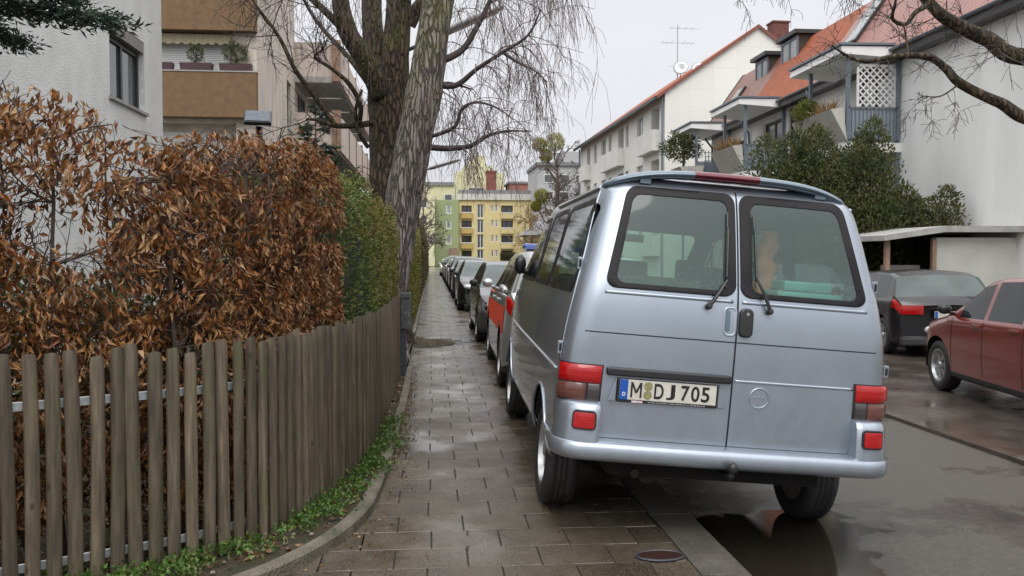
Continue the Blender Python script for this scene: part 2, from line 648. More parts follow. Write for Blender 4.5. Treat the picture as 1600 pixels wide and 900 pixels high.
def slabs():
    V, F, T = [], [], []
    y = -1.5
    row = 0
    while y < 142:
        D = 0.285 if y < 30 else 0.57
        x = -0.34 if y > 11.6 else (-0.34 if y > 6.6 else -3.8)
        wid = 0.37
        off = (row % 2) * 0.185 + rng.uniform(-.015, .015)
        xs = np.arange(-3.9 - off, 1.25, wid)
        for x0 in xs:
            x1 = min(x0 + wid, 1.296)
            if x1 - x0 < 0.04:
                continue
            yc = y + D / 2
            lim = (kerb_x_at(yc) + 0.0) if yc > 3.0 else -20
            if x1 < lim:
                continue
            x0_ = max(x0, lim - 0.02) if yc > 5.5 else x0
            # tree pit left open at the left edge of the pavement
            if 14.55 < yc < 16.3 and x0_ < 0.42 - abs(yc - 15.4) * 0.5:
                continue
            g = 0.0035
            slx, sly, dz = rng.normal(0, 0.0011), rng.normal(0, 0.0011), rng.normal(-0.002, 0.0006)
            dip = -0.010 * max(0, x0 - 0.2)
            o = len(V)
            cx = (x0_ + x1) / 2
            crn = [(x0_ + g, y + g), (x1 - g, y + g), (x1 - g, y + D - g), (x0_ + g, y + D - g)]
            top = [(a, b, dz + dip + slx * (a - cx) + sly * (b - yc)) for a, b in crn]
            bev = 0.002
            ins = [(a + (bev if i in (0, 3) else -bev), b + (bev if i < 2 else -bev), z) for i, (a, b, z) in enumerate(top)]
            low = [(a, b, z - 0.004) for a, b, z in top]
            bot = [(a, b, -0.03) for a, b in crn]
            V += ins + low + bot
            F += [(o, o + 1, o + 2, o + 3)]
            for k in range(4):
                j = (k + 1) % 4
                F.append((o + 4 + k, o + 4 + j, o + j, o + k))
                F.append((o + 8 + k, o + 8 + j, o + 4 + j, o + 4 + k))
            T += [float(np.clip(rng.normal(0.5, 0.22), 0, 1))] * 9
        y += D
        row += 1
    np_obj = np_mesh('pavement', V, F, M['slab'], tint=T)
    tag(np_obj, kind='structure')
slabs()

def ribbon(mb, path, w, z0, z1, bev=0.012):
    """kerb swept along a path (x,y): rounded rectangular section"""
    P = [Vector((p[0], p[1], 0)) for p in path]
    sec = [(-w / 2, z0), (-w / 2, z1 - bev), (-w / 2 + bev, z1), (w / 2 - bev, z1), (w / 2, z1 - bev), (w / 2, z0)]
    o = len(mb.v)
    for i, p in enumerate(P):
        d = (P[min(i + 1, len(P) - 1)] - P[max(i - 1, 0)]).normalized()
        nrm = Vector((-d.y, d.x, 0))
        for (a, z) in sec:
            q = p + nrm * a
            mb.v.append((q.x, q.y, z))
    k = len(sec)
    for i in range(len(P) - 1):
        for j in range(k - 1):
            mb.f.append((o + i * k + j, o + i * k + j + 1, o + (i + 1) * k + j + 1, o + (i + 1) * k + j))
    mb.f.append(tuple(o + j for j in range(k)))
    mb.f.append(tuple(o + (len(P) - 1) * k + j for j in range(k)))

def smooth_path(pts, n=8):
    out = []
    P = [Vector(p + (0,)) if len(p) == 2 else Vector(p) for p in pts]
    for i in range(len(P) - 1):
        p0, p1, p2, p3 = P[max(i - 1, 0)], P[i], P[i + 1], P[min(i + 2, len(P) - 1)]
        for k in range(n):
            t = k / n
            q = 0.5 * ((2 * p1) + (p2 - p0) * t + (2 * p0 - 5 * p1 + 4 * p2 - p3) * t * t + (-p0 + 3 * p1 - 3 * p2 + p3) * t ** 3)
            out.append(q)
    out.append(P[-1])
    return out

mb = MB()
ribbon(mb, [(p.x, p.y) for p in smooth_path(KERB_PATH, 6)], 0.085, -0.05, 0.062)
tag(obj('bed_kerb', mb, M['kerb_old'], angle=35), kind='structure')
# street kerb: long stones laid flush with the pavement
mb = MB()
y = -30
while y < 142:
    L_ = 1.0
    x0 = 1.302
    mb.add([(x0, y + .004, -.16), (x0 + .262, y + .004, -.16), (x0 + .262, y + L_ - .004, -.16), (x0, y + L_ - .004, -.16),
            (x0, y + .004, -.012), (x0 + .24, y + .004, -.016), (x0 + .24, y + L_ - .004, -.016), (x0, y + L_ - .004, -.012),
            (x0 + .262, y + .004, -.036), (x0 + .262, y + L_ - .004, -.036)],
           [(4, 5, 6, 7), (5, 8, 9, 6), (8, 1, 2, 9), (0, 4, 7, 3), (0, 1, 8, 5, 4), (3, 7, 6, 9, 2)])
    y += L_
tag(obj('kerb', mb, M['kerb']), kind='structure')
mb = MB()
y = -30
while y < 142:
    mb.box(4.683, 4.797, y + .004, y + .996, -.16, ROAD_Z + .035 + rng.uniform(-.004, .004))
    y += 1
tag(obj('kerb', mb, M['bay'], bevel=0), kind='structure')
# garden ground left: follows the kerb
kp = [(p.x - 0.02, p.y) for p in smooth_path(KERB_PATH, 4)]
poly = [(-0.36, 142)] + [(-0.36, 11.6)] + kp[1:] + [(-60, 2.8), (-60, 142)]
mb = MB()
mb.add([(x, y, 0.025) for x, y in poly], [tuple(range(len(poly)))])
tag(obj('garden_ground', mb, M['soil']), kind='structure')
mb = MB()
mb.box(9.42, 60, -30, 142, -0.15, -0.045)
tag(obj('front_garden', mb, M['lawn']), kind='structure')
mb = MB()
mb.box(9.40, 9.50, -30, 142, -.16, -.02)
tag(obj('bay_kerb', mb, M['kerb']), kind='structure')
# tree pit soil
mb = MB()
N_ = 18
pts_ = [(-0.20 + 0.62 * math.cos(a) * (1 if math.cos(a) > 0 else .25), 15.42 + 0.72 * math.sin(a), -0.008) for a in np.linspace(0, 2 * PI, N_, endpoint=False)]
mb.add(pts_ + [(-0.1, 15.42, 0.015)], [(i, (i + 1) % N_, N_) for i in range(N_)])
tag(obj('tree_pit_soil', mb, M['soil'], smooth=True), kind='structure')
# hedge-side strip kerb further on
mb = MB()
mb.box(-.395, -.335, 17.0, 142, -.05, .045)
tag(obj('bed_kerb', mb, M['kerb_old']), kind='structure')

# ------------------------------------------------------------------ curved shells with cut-outs
def catmull(keys, n):
    K = np.array(keys, float)
    P = np.vstack([2 * K[0] - K[1], K, 2 * K[-1] - K[-2]])
    t = np.linspace(0, len(K) - 1, n)
    i = np.minimum(t.astype(int), len(K) - 2)
    f = (t - i)[:, None]
    a, b, c, d = P[i], P[i + 1], P[i + 2], P[i + 3]
    return 0.5 * (2 * b + (c - a) * f + (2 * a - 5 * b + 4 * c - d) * f ** 2 + (3 * b - a - 3 * c + d) * f ** 3)

class Quad:
    """rounded quadrilateral in (h,z): left/right edges may slope"""
    def __init__(s, xl0, xl1, xr0, xr1, z0, z1, r):
        s.a = (xl0, xl1, xr0, xr1, z0, z1)
        s.r = r
        s.W = ((xr0 - xl0) + (xr1 - xl1)) / 2
        s.H = z1 - z0

    def loc(s, h, z):
        xl0, xl1, xr0, xr1, z0, z1 = s.a
        f = (z - z0) / s.H
        xl = xl0 + (xl1 - xl0) * f
        xr = xr0 + (xr1 - xr0) * f
        return ((h - xl) / (xr - xl) - 0.5) * s.W, z - (z0 + z1) / 2

    def sdf(s, h, z):
        a, b = s.loc(h, z)
        dx = np.abs(a) - (s.W / 2 - s.r)
        dz = np.abs(b) - (s.H / 2 - s.r)
        return np.hypot(np.maximum(dx, 0), np.maximum(dz, 0)) + np.minimum(np.maximum(dx, dz), 0) - s.r

    def outline(s, grow=0, n=10, k=6):
        hw, hh = s.W / 2 + grow, s.H / 2 + grow
        r = max(0.012, s.r + grow)
        pts = []
        for cx, cz, a0 in ((hw - r, -hh + r, -90), (hw - r, hh - r, 0), (-hw + r, hh - r, 90), (-hw + r, -hh + r, 180)):
            for j in range(k + 1):
                a = R(a0 + 90 * j / k)
                pts.append((cx + r * math.cos(a), cz + r * math.sin(a)))
        out = []
        m = len(pts)
        for i in range(m):
            p, q = pts[i], pts[(i + 1) % m]
            L = math.hypot(q[0] - p[0], q[1] - p[1])
            c = max(1, int(L / 0.06))
            for j in range(c):
                out.append((p[0] + (q[0] - p[0]) * j / c, p[1] + (q[1] - p[1]) * j / c))
        res = []
        xl0, xl1, xr0, xr1, z0, z1 = s.a
        for a, b in out:
            z = b + (z0 + z1) / 2
            f = (z - z0) / s.H
            xl = xl0 + (xl1 - xl0) * f
            xr = xr0 + (xr1 - xr0) * f
            res.append((xl + (a / s.W + 0.5) * (xr - xl), z))
        return res

def shell_grid(P, us, vs, holes, closed):
    """P(u,v)->(n,3). holes: list of sdf(p) functions; returns verts, kept faces; borders snapped on the outlines"""
    U, Vv = np.meshgrid(us, vs, indexing='ij')
    nu, nv = U.shape
    u = U.ravel().copy()
    v = Vv.ravel().copy()
    idx = np.arange(nu * nv).reshape(nu, nv)
    if closed:
        a = idx
        b = np.roll(idx, -1, axis=0)
    else:
        a, b = idx[:-1], idx[1:]
    F = np.stack([a[:, :-1], b[:, :-1], b[:, 1:], a[:, 1:]], -1).reshape(-1, 4)
    p = P(u, v)
    keep = np.ones(len(F), bool)
    for h in holes:
        d = h(p)
        ins = d[F].mean(1) < 0
        cutv = np.zeros(len(u), bool)
        cutv[F[ins & keep].ravel()] = True
        kv = np.zeros(len(u), bool)
        kv[F[(~ins) & keep].ravel()] = True
        bd = np.where(cutv & kv)[0]
        keep &= ~ins
        if len(bd) == 0:
            continue
        ub, vb = u[bd].copy(), v[bd].copy()
        du_, dv_ = 1e-4, 1e-4
        for _ in range(4):
            d0 = h(P(ub, vb))
            gu = (h(P(ub + du_, vb)) - d0) / du_
            gv = (h(P(ub, vb + dv_)) - d0) / dv_
            Lu = np.linalg.norm(P(ub + du_, vb) - P(ub, vb), axis=1) / du_ + 1e-6
            Lv = np.linalg.norm(P(ub, vb + dv_) - P(ub, vb), axis=1) / dv_ + 1e-6
            g2 = (gu / Lu) ** 2 + (gv / Lv) ** 2 + 1e-6
            st = np.clip(-d0 / g2, -0.06, 0.06)
            ub += st * gu / Lu ** 2
            vb += st * gv / Lv ** 2
        u[bd], v[bd] = ub, vb
    p = P(u, v)
    return p, F[keep], u, v

def nrm_of(P, u, v, e_=1e-4):
    a = P(u + e_, v) - P(u - e_, v)
    b = P(u, v + e_) - P(u, v - e_)
    return unit(np.cross(a, b))

# ------------------------------------------------------------------ wheels, shared by every vehicle
def make_wheel(parent, cx, cy, r, w, side, spokes=5, cap=False, rimmat=None, lod=32):
    """side=-1: outer face looks to -x. Tyre with a tread, rim as a sub-part"""
    t = MB()
    h = w / 2
    rr = r * 0.64
    prof = [(rr, -h * 0.82), (rr + 0.02, -h * 0.96), (r * 0.86, -h), (r - 0.035, -h * 0.97), (r - 0.01, -h * 0.82), (r, -h * 0.6)]
    for k in (-0.3, 0, 0.3):
        prof += [(r, h * (k - 0.12)), (r - 0.008, h * (k - 0.06)), (r - 0.008, h * (k + 0.06)), (r, h * (k + 0.12))]
    prof += [(r, h * 0.6), (r - 0.01, h * 0.82), (r - 0.035, h * 0.97), (r * 0.86, h), (rr + 0.02, h * 0.96), (rr, h * 0.82)]
    t.lathe(prof, (0, 0, 0), (side, 0, 0), lod, closed=True)
    o = obj('wheel', t, M['rubber'], parent, smooth=True, origin=None)
    o.location = (cx, cy, r)
    q = MB()
    d = h * 0.72
    q.lathe([(rr + .004, -h * 0.8), (rr + .006, h * 0.9), (rr - 0.012, h * 0.9), (rr - 0.03, d * 0.55), (rr - .045, d * 0.2), (0.0, d * 0.15)], (0, 0, 0), (side, 0, 0), lod)
    q.lathe([(0.0, d + 0.012), (0.035, d + 0.010), (0.055, d - 0.01), (0.06, 0)], (0, 0, 0), (side, 0, 0), 16)
    for i in range(spokes):
        a = 2 * PI * i / spokes + 0.3
        c, s_ = math.cos(a), math.sin(a)
        w0, w1 = (0.04, 0.075) if spokes < 8 else (0.022, 0.03)
        if cap:
            w0, w1 = 0.05, 0.10
        tv = Vector((0, -s_, c))
        rv = Vector((0, c, s_))
        rl = rr - 0.02
        P4 = []
        for (ra, ww, xx) in ((0.045, w0, d - 0.002), (rl, w1, d * 0.80)):
            for sg in (-1, 1):
                P4.append(rv * ra + tv * ww / 2 * sg + Vector((side * xx, 0, 0)))
        b4 = [p - Vector((side * 0.03, 0, 0)) for p in P4]
        q.add([tuple(p) for p in P4 + b4], [(0, 1, 3, 2), (4, 6, 7, 5), (0, 4, 5, 1), (1, 5, 7, 3), (3, 7, 6, 2), (2, 6, 4, 0)])
    ro = obj('rim', q, rimmat or M['rim'], o, angle=40)
    return o

# ------------------------------------------------------------------ paints
def paint(name, col, metal=0.55, rough=0.34, coat=1.0, grime=False):
    m, n, l, b = new_mat(name)
    t = n.new('ShaderNodeTexCoord')
    nz = n.new('ShaderNodeTexNoise')
    nz.inputs['Scale'].default_value = 2.5
    nz.inputs['Detail'].default_value = 7
    nz.inputs['Roughness'].default_value = 0.6
    l.new(t.outputs['Object'], nz.inputs['Vector'])
    r = n.new('ShaderNodeValToRGB')
    r.color_ramp.elements[0].position = 0.3
    r.color_ramp.elements[1].position = 0.7
    r.color_ramp.elements[0].color = c4(tuple(x * 0.97 for x in col))
    r.color_ramp.elements[1].color = c4(tuple(min(1, x * 1.02) for x in col))
    l.new(nz.outputs['Fac'], r.inputs[0])
    pcol = r.outputs[0]
    b.inputs['Metallic'].default_value = metal
    if grime:
        # road film: brownish spray that settles on the lower panels, with runs
        g1 = n.new('ShaderNodeTexNoise')
        g1.inputs['Scale'].default_value = 1.0
        g1.inputs['Detail'].default_value = 8
        g1.inputs['Roughness'].default_value = 0.7
        gm = n.new('ShaderNodeMapping')
        gm.inputs['Scale'].default_value = (16, 16, 9)
        l.new(t.outputs['Object'], gm.inputs[0])
        l.new(gm.outputs[0], g1.inputs['Vector'])
        gz = n.new('ShaderNodeSeparateXYZ')
        l.new(t.outputs['Object'], gz.inputs[0])
        gr_ = n.new('ShaderNodeMapRange')
        gr_.inputs['From Min'].default_value = 1.15
        gr_.inputs['From Max'].default_value = 0.40
        gr_.inputs['To Min'].default_value = 0.05
        gr_.inputs['To Max'].default_value = 0.24
        l.new(gz.outputs['Z'], gr_.inputs['Value'])
        gt = n.new('ShaderNodeMapRange')
        gt.inputs['From Min'].default_value = 0.40
        gt.inputs['From Max'].default_value = 0.66
        l.new(g1.outputs['Fac'], gt.inputs['Value'])
        gu = n.new('ShaderNodeMath')
        gu.operation = 'MULTIPLY'
        l.new(gr_.outputs[0], gu.inputs[0])
        l.new(gt.outputs[0], gu.inputs[1])
        gx = n.new('ShaderNodeMix')
        gx.data_type = 'RGBA'
        l.new(gu.outputs[0], gx.inputs[0])
        l.new(pcol, gx.inputs[6])
        gx.inputs[7].default_value = (0.17, 0.16, 0.15, 1)
        pcol = gx.outputs[2]
    l.new(pcol, b.inputs['Base Color'])
    b.inputs['Coat Weight'].default_value = coat
    b.inputs['Coat Roughness'].default_value = 0.06
    mrr = n.new('ShaderNodeMapRange')
    mrr.inputs['To Min'].default_value = rough - 0.07
    mrr.inputs['To Max'].default_value = rough + 0.12
    l.new(nz.outputs['Fac'], mrr.inputs['Value'])
    l.new(mrr.outputs[0], b.inputs['Roughness'])
    # rain drops and fine road film on the clear coat
    vo = n.new('ShaderNodeTexVoronoi')
    vo.inputs['Scale'].default_value = 75
    l.new(t.outputs['Object'], vo.inputs['Vector'])
    dr = n.new('ShaderNodeValToRGB')
    dr.color_ramp.elements[0].position = 0.0
    dr.color_ramp.elements[0].color = (1, 1, 1, 1)
    dr.color_ramp.elements[1].position = 0.22
    dr.color_ramp.elements[1].color = (0, 0, 0, 1)
    l.new(vo.outputs['Distance'], dr.inputs[0])
    bp = n.new('ShaderNodeBump')
    bp.inputs['Strength'].default_value = 0.22
    bp.inputs['Distance'].default_value = 0.002
    l.new(dr.outputs[0], bp.inputs['Height'])
    l.new(bp.outputs[0], b.inputs['Coat Normal'])
    return m

M['van_paint'] = paint('silver_blue_paint', (0.35, 0.395, 0.455), 0.75, 0.32, grime=True)
M['van_trim_blue'] = paint('slate_blue_paint', (0.10, 0.145, 0.19), 0.3, 0.3)
M['lining'] = pm('grey_lining', (0.10, 0.105, 0.10), 0.8)
M['seat_cloth'] = pm('seat_cloth', (0.05, 0.055, 0.06), 0.9)
M['band'] = pm('black_ceramic_band', (0.010, 0.009, 0.010), 0.40, (0.02, 0.018, 0.019), 5, rvar=0.1, spec=0.2)
M['gap'] = pm('shut_line', (0.008, 0.008, 0.009), 0.8)

def lamp_mat(name, col, rough=0.12, ribs=130):
    m, n, l, b = new_mat(name)
    b.inputs['Base Color'].default_value = c4(col)
    b.inputs['Roughness'].default_value = rough
    b.inputs['Coat Weight'].default_value = .35
    b.inputs['Coat Roughness'].default_value = 0.05
    b.inputs['Subsurface Weight'].default_value = 0.0
    t = n.new('ShaderNodeTexCoord')
    w = n.new('ShaderNodeTexWave')
    w.bands_direction = 'Z'
    w.inputs['Scale'].default_value = 22
    l.new(t.outputs['Object'], w.inputs['Vector'])
    bp = n.new('ShaderNodeBump')
    bp.inputs['Strength'].default_value = 0.12
    bp.inputs['Distance'].default_value = 0.002
    l.new(w.outputs['Fac'], bp.inputs['Height'])
    l.new(bp.outputs[0], b.inputs['Normal'])
    return m

M['red_lens'] = lamp_mat('red_lens', (0.36, 0.004, 0.005))
M['dark_red_lens'] = lamp_mat('dark_red_lens', (0.12, 0.006, 0.016))
M['smoke_lens'] = lamp_mat('smoked_lens', (0.05, 0.04, 0.04))
M['amber_lens'] = lamp_mat('amber_bulb_lens', (0.12, 0.045, 0.035))
M['clear_lens'] = lamp_mat('clear_lens', (0.55, 0.57, 0.58))

def car_glass(name, tint, fog):
    m, n, l, b = new_mat(name)
    n.remove(b)
    out = n['Material Output']
    tr = n.new('ShaderNodeBsdfTransparent')
    tr.inputs['Color'].default_value = c4(tint)
    di = n.new('ShaderNodeBsdfDiffuse')
    di.inputs['Color'].default_value = (0.17, 0.27, 0.235, 1)
    t = n.new('ShaderNodeTexCoord')
    mp = n.new('ShaderNodeMapping')
    mp.inputs['Scale'].default_value = (110, 110, 45)
    l.new(t.outputs['Object'], mp.inputs[0])
    nz = n.new('ShaderNodeTexNoise')
    nz.inputs['Scale'].default_value = 1.0
    nz.inputs['Detail'].default_value = 4
    l.new(mp.outputs[0], nz.inputs['Vector'])
    k = n.new('ShaderNodeMapRange')
    k.inputs['From Min'].default_value = 0.35
    k.inputs['From Max'].default_value = 0.7
    k.inputs['To Min'].default_value = fog * 0.94
    k.inputs['To Max'].default_value = fog * 1.06
    l.new(nz.outputs['Fac'], k.inputs['Value'])
    sz = n.new('ShaderNodeSeparateXYZ')
    l.new(t.outputs['Object'], sz.inputs[0])
    kz = n.new('ShaderNodeMapRange')
    kz.inputs['From Min'].default_value = 1.62
    kz.inputs['From Max'].default_value = 1.45
    kz.inputs['To Min'].default_value = .0
    kz.inputs['To Max'].default_value = fog * 0.55
    l.new(sz.outputs['Z'], kz.inputs['Value'])
    st_ = n.new('ShaderNodeMapRange')
    st_.inputs['From Min'].default_value = .44
    st_.inputs['From Max'].default_value = .60
    l.new(nz.outputs['Fac'], st_.inputs['Value'])
    mu_ = n.new('ShaderNodeMath')
    mu_.operation = 'MULTIPLY_ADD'
    l.new(kz.outputs[0], mu_.inputs[0])
    l.new(st_.outputs[0], mu_.inputs[1])
    l.new(k.outputs[0], mu_.inputs[2])
    m1 = n.new('ShaderNodeMixShader')
    l.new(mu_.outputs[0], m1.inputs[0])
    l.new(tr.outputs[0], m1.inputs[1])
    l.new(di.outputs[0], m1.inputs[2])
    gl = n.new('ShaderNodeBsdfGlossy')
    gl.inputs['Roughness'].default_value = 0.04
    bp = n.new('ShaderNodeBump')
    bp.inputs['Strength'].default_value = 0.02
    bp.inputs['Distance'].default_value = 0.0006
    l.new(nz.outputs['Fac'], bp.inputs['Height'])
    l.new(bp.outputs[0], gl.inputs['Normal'])
    lw = n.new('ShaderNodeLayerWeight')
    lw.inputs['Blend'].default_value = 0.5
    pw_ = n.new('ShaderNodeMath')
    pw_.operation = 'POWER'
    pw_.inputs[1].default_value = 4.0
    l.new(lw.outputs['Facing'], pw_.inputs[0])
    fr = n.new('ShaderNodeMath')
    fr.operation = 'MULTIPLY_ADD'
    fr.inputs[1].default_value = 0.9
    fr.inputs[2].default_value = 0.055
    l.new(pw_.outputs[0], fr.inputs[0])
    m2 = n.new('ShaderNodeMixShader')
    l.new(fr.outputs[0], m2.inputs[0])
    l.new(m1.outputs[0], m2.inputs[1])
    l.new(gl.outputs[0], m2.inputs[2])
    l.new(m2.outputs[0], out.inputs['Surface'])
    return m

M['van_glass'] = car_glass('green_tinted_glass', (0.66, 0.86, 0.77), 0.20)
M['side_glass'] = car_glass('dark_side_glass', (0.30, 0.36, 0.34), 0.04)

# ------------------------------------------------------------------ the silver-blue van
VK = [(0.38, .87, -.80, 3.60), (0.46, .90, -.82, 3.68), (0.60, .915, -.835, 3.72), (0.80, .915, -.84, 3.72), (0.95, .91, -.84, 3.66),
      (1.15, .893, -.838, 3.45), (1.35, .858, -.82, 3.0), (1.55, .815, -.765, 2.62), (1.75, .775, -.70, 2.28), (1.88, .745, -.652, 2.04),
      (1.955, .71, -.612, 1.90), (2.003, .635, -.55, 1.74), (2.024, .52, -.45, 1.55), (2.038, .35, -.30, 1.3), (2.046, .15, -.1, 1.1), (2.048, 0.001, 0, 1.0)]
VD = catmull(VK, 400)
VV = np.linspace(0, 1, 400)
RR_, RF_ = 0.13, 0.26

def van_P(u, v):
    u = np.asarray(u, float)
    v = np.clip(np.asarray(v, float), 0, 1)
    u = np.where(u > 1, u - 2, u)
    u = np.where(u < -1, u + 2, u)
    s = np.where(u < 0, -1.0, 1.0)
    a = np.abs(u)
    z = np.interp(v, VV, VD[:, 0])
    w = np.interp(v, VV, VD[:, 1])
    yr = np.interp(v, VV, VD[:, 2])
    yf = np.interp(v, VV, VD[:, 3])
    rr = np.minimum(RR_, w * 0.6)
    rf = np.minimum(RF_, w * 0.6)
    x = np.zeros_like(w)
    y = np.zeros_like(w)
    k = a <= .2
    x = np.where(k, (w - rr) * a / .2, x)
    y = np.where(k, yr, y)
    k = (a > .2) & (a <= .3)
    t = (a - .2) / .1 * PI / 2
    x = np.where(k, w - rr + rr * np.sin(t), x)
    y = np.where(k, yr + rr * (1 - np.cos(t)), y)
    k = (a > .3) & (a <= .8)
    x = np.where(k, w, x)
    y = np.where(k, (yr + rr) + ((yf - rf) - (yr + rr)) * (a - .3) / .5, y)
    k = (a > .8) & (a <= .9)
    t = (a - .8) / .1 * PI / 2
    x = np.where(k, w - rf + rf * np.cos(t), x)
    y = np.where(k, yf - rf + rf * np.sin(t), y)
    k = a > .9
    x = np.where(k, (w - rf) * (1 - a) / .1, x)
    y = np.where(k, yf, y)
    y = y + np.where(a < .3, 0.03 * (x / np.maximum(w, .05)) ** 2, 0)
    y = y + np.where((a >= .3) & (a < .35), 0.03 * (1 - (a - .3) / .05), 0)
    fr = np.clip((y - 1.6) / 2.1, 0, 1)
    x = x * (1 - 0.055 * fr ** 2)
    return np.stack([s * x, y, z], -1)

def v_of_z(z):
    k = VD[:, 0]
    return np.interp(z, k[:380], VV[:380])

def van_rear(x, z):
    v = v_of_z(z)
    w = np.interp(v, VV, VD[:, 1])
    rr = np.minimum(RR_, w * 0.6)
    a = np.abs(x)
    ar = np.where(a < w - rr, a / (w - rr) * .2, .2 + .1 * np.arcsin(np.clip((a - (w - rr)) / rr, 0, 1)) / (PI / 2))
    return np.sign(x) * ar, v

def van_front(x, z):
    v = v_of_z(z)
    w = np.interp(v, VV, VD[:, 1])
    rf = np.minimum(RF_, w * 0.6)
    a = np.abs(x)
    ar = np.where(a < w - rf, 1 - a / (w - rf) * .1, .9 - .1 * np.arcsin(np.clip((a - (w - rf)) / rf, 0, 1)) / (PI / 2))
    return np.where(x < 0, -1, 1) * ar, v

def van_side(sg):
    def f(y, z):
        v = v_of_z(z)
        w = np.interp(v, VV, VD[:, 1])
        yr = np.interp(v, VV, VD[:, 2])
        yf = np.interp(v, VV, VD[:, 3])
        a = .3 + .5 * (np.asarray(y) - (yr + RR_)) / ((yf - RF_) - (yr + RR_))
        return sg * a, v
    return f

def on_van(mapf, pts, off=0.0):
    h = np.array([p[0] for p in pts], float)
    z = np.array([p[1] for p in pts], float)
    u, v = mapf(h, z)
    n = nrm_of(van_P, u, v)
    p = van_P(u, v)
    c = np.array([0, 1.3, 1.0])
    n = np.where(((p - c) * n).sum(1, keepdims=True) < 0, -n, n)
    return p + n * off

def ring_patch(mb, mapf, q, grows, offs):
    loops = [on_van(mapf, q.outline(g), o) for g, o in zip(grows, offs)]
    m = min(len(l) for l in loops)
    # same point count per loop
    L = []
    for g, o in zip(grows, offs):
        pts = resample(q.outline(g), 120)
        L.append(on_van(mapf, pts, o))
    V = np.concatenate(L)
    n = 120
    F = []
    for i in range(len(L) - 1):
        for k in range(n):
            F.append((i * n + k, i * n + (k + 1) % n, (i + 1) * n + (k + 1) % n, (i + 1) * n + k))
    mb.add(V, F)

def resample(pts, n):
    P = np.array(pts + [pts[0]], float)
    d = np.concatenate([[0], np.cumsum(np.linalg.norm(np.diff(P, axis=0), axis=1))])
    t = np.linspace(0, d[-1], n, endpoint=False)
    return list(zip(np.interp(t, d, P[:, 0]), np.interp(t, d, P[:, 1])))

def fill_patch(mb, mapf, q, grow, off, rings=7):
    """solid rounded patch following the body (glass, plates): concentric rings to the middle"""
    base = np.array(resample(q.outline(grow), 96))
    c = base.mean(0)
    V = []
    F = []
    n = 96
    for i in range(rings):
        f = 1 - i / rings
        V.append(on_van(mapf, [tuple(p) for p in c + (base - c) * f], off))
    V.append(on_van(mapf, [tuple(c)], off))
    V = np.concatenate(V)
    for i in range(rings - 1):
        for k in range(n):
            F.append((i * n + k, i * n + (k + 1) % n, (i + 1) * n + (k + 1) % n, (i + 1) * n + k))
    for k in range(n):
        F.append(((rings - 1) * n + k, (rings - 1) * n + (k + 1) % n, rings * n))
    mb.add(V, F)

def domed(mb, mapf, q, h, edge=0.012, base=-0.004):
    """raised pad with rounded edges"""
    ring_patch(mb, mapf, q, [0, 0, -edge * 0.35, -edge], [base, h * 0.6, h * 0.92, h])
    fill_patch(mb, mapf, q, -edge, h, 4)

def strip(mb, mapf, pts, w, off, horizontal=False):
    """thin strip along pts on the body"""
    a = w / 2
    if horizontal:
        l0 = on_van(mapf, [(p[0], p[1] - a) for p in pts], off)
        l1 = on_van(mapf, [(p[0], p[1] + a) for p in pts], off)
    else:
        l0 = on_van(mapf, [(p[0] - a, p[1]) for p in pts], off)
        l1 = on_van(mapf, [(p[0] + a, p[1]) for p in pts], off)
    n = len(pts)
    mb.add(np.concatenate([l0, l1]), [(i, i + 1, n + i + 1, n + i) for i in range(n - 1)])

def lin(a, b, n):
    return [(a[0] + (b[0] - a[0]) * i / (n - 1), a[1] + (b[1] - a[1]) * i / (n - 1)) for i in range(n)]

QL = Quad(-.655, -.565, -.072, -.050, 1.415, 1.900, .045)     # rear glass openings
QR = Quad(.085, .085, .680, .580, 1.415, 1.900, .045)
S1 = Quad(-.62, -.60, .44, .40, 1.37, 1.84, .05)            # side openings (y,z)
S2 = Quad(.56, .54, 1.36, 1.30, 1.37, 1.84, .05)
S3 = Quad(1.50, 1.50, 2.75, 2.02, 1.37, 1.82, .05)
WS = Quad(-.66, -.60, .66, .60, 1.40, 1.86, .08)

def hole_rear(q):
    return lambda p: np.where((p[:, 1] < 0), q.sdf(p[:, 0], p[:, 2]), 9.0)
def hole_front(q):
    return lambda p: np.where((p[:, 1] > 1.6) & (np.abs(p[:, 0]) < .70), q.sdf(p[:, 0], p[:, 2]), 9.0)
def hole_side(q, sg):
    return lambda p: np.where((p[:, 0] * sg > .55), q.sdf(p[:, 1], p[:, 2]), 9.0)
def hole_arch(cy, r, zc=.33):
    return lambda p: np.where(np.abs(p[:, 0]) > .6, np.hypot(p[:, 1] - cy, p[:, 2] - zc) - r, 9.0)

VAN = thing('van', 'silver blue van with two rear doors, parked nearest, left wheels on the pavement', 'van', (1.525, 5.27, -0.066))
VAN.rotation_euler = (0, R(4.8), R(-1.2))
holes = [hole_rear(QL), hole_rear(QR)]
for sg in (-1, 1):
    holes += [hole_side(S1, sg), hole_side(S2, sg), hole_side(S3, sg)]
holes += [hole_front(WS), hole_arch(0, .405), hole_arch(2.92, .405), lambda p: np.where(p[:, 1] < -.45, p[:, 2] - .50, 9.0)]
us = []
for (a0, a1, n_) in ((0, .2, 32), (.2, .3, 10), (.3, .8, 120), (.8, .9, 10), (.9, 1.0, 20)):
    us += list(np.linspace(a0, a1, n_, endpoint=False))
us = np.array(us + [1.0])
us = np.concatenate([-us[::-1][:-1], us[:-1]])     # -1 .. <1, closed
zs_v = np.linspace(0, 1, 96)
pV, FV, uu, vv_ = shell_grid(van_P, us, zs_v, holes, True)
bodyo = np_mesh('body', pV, FV, M['van_paint'], VAN, smooth=True)
bodyo.data.validate()
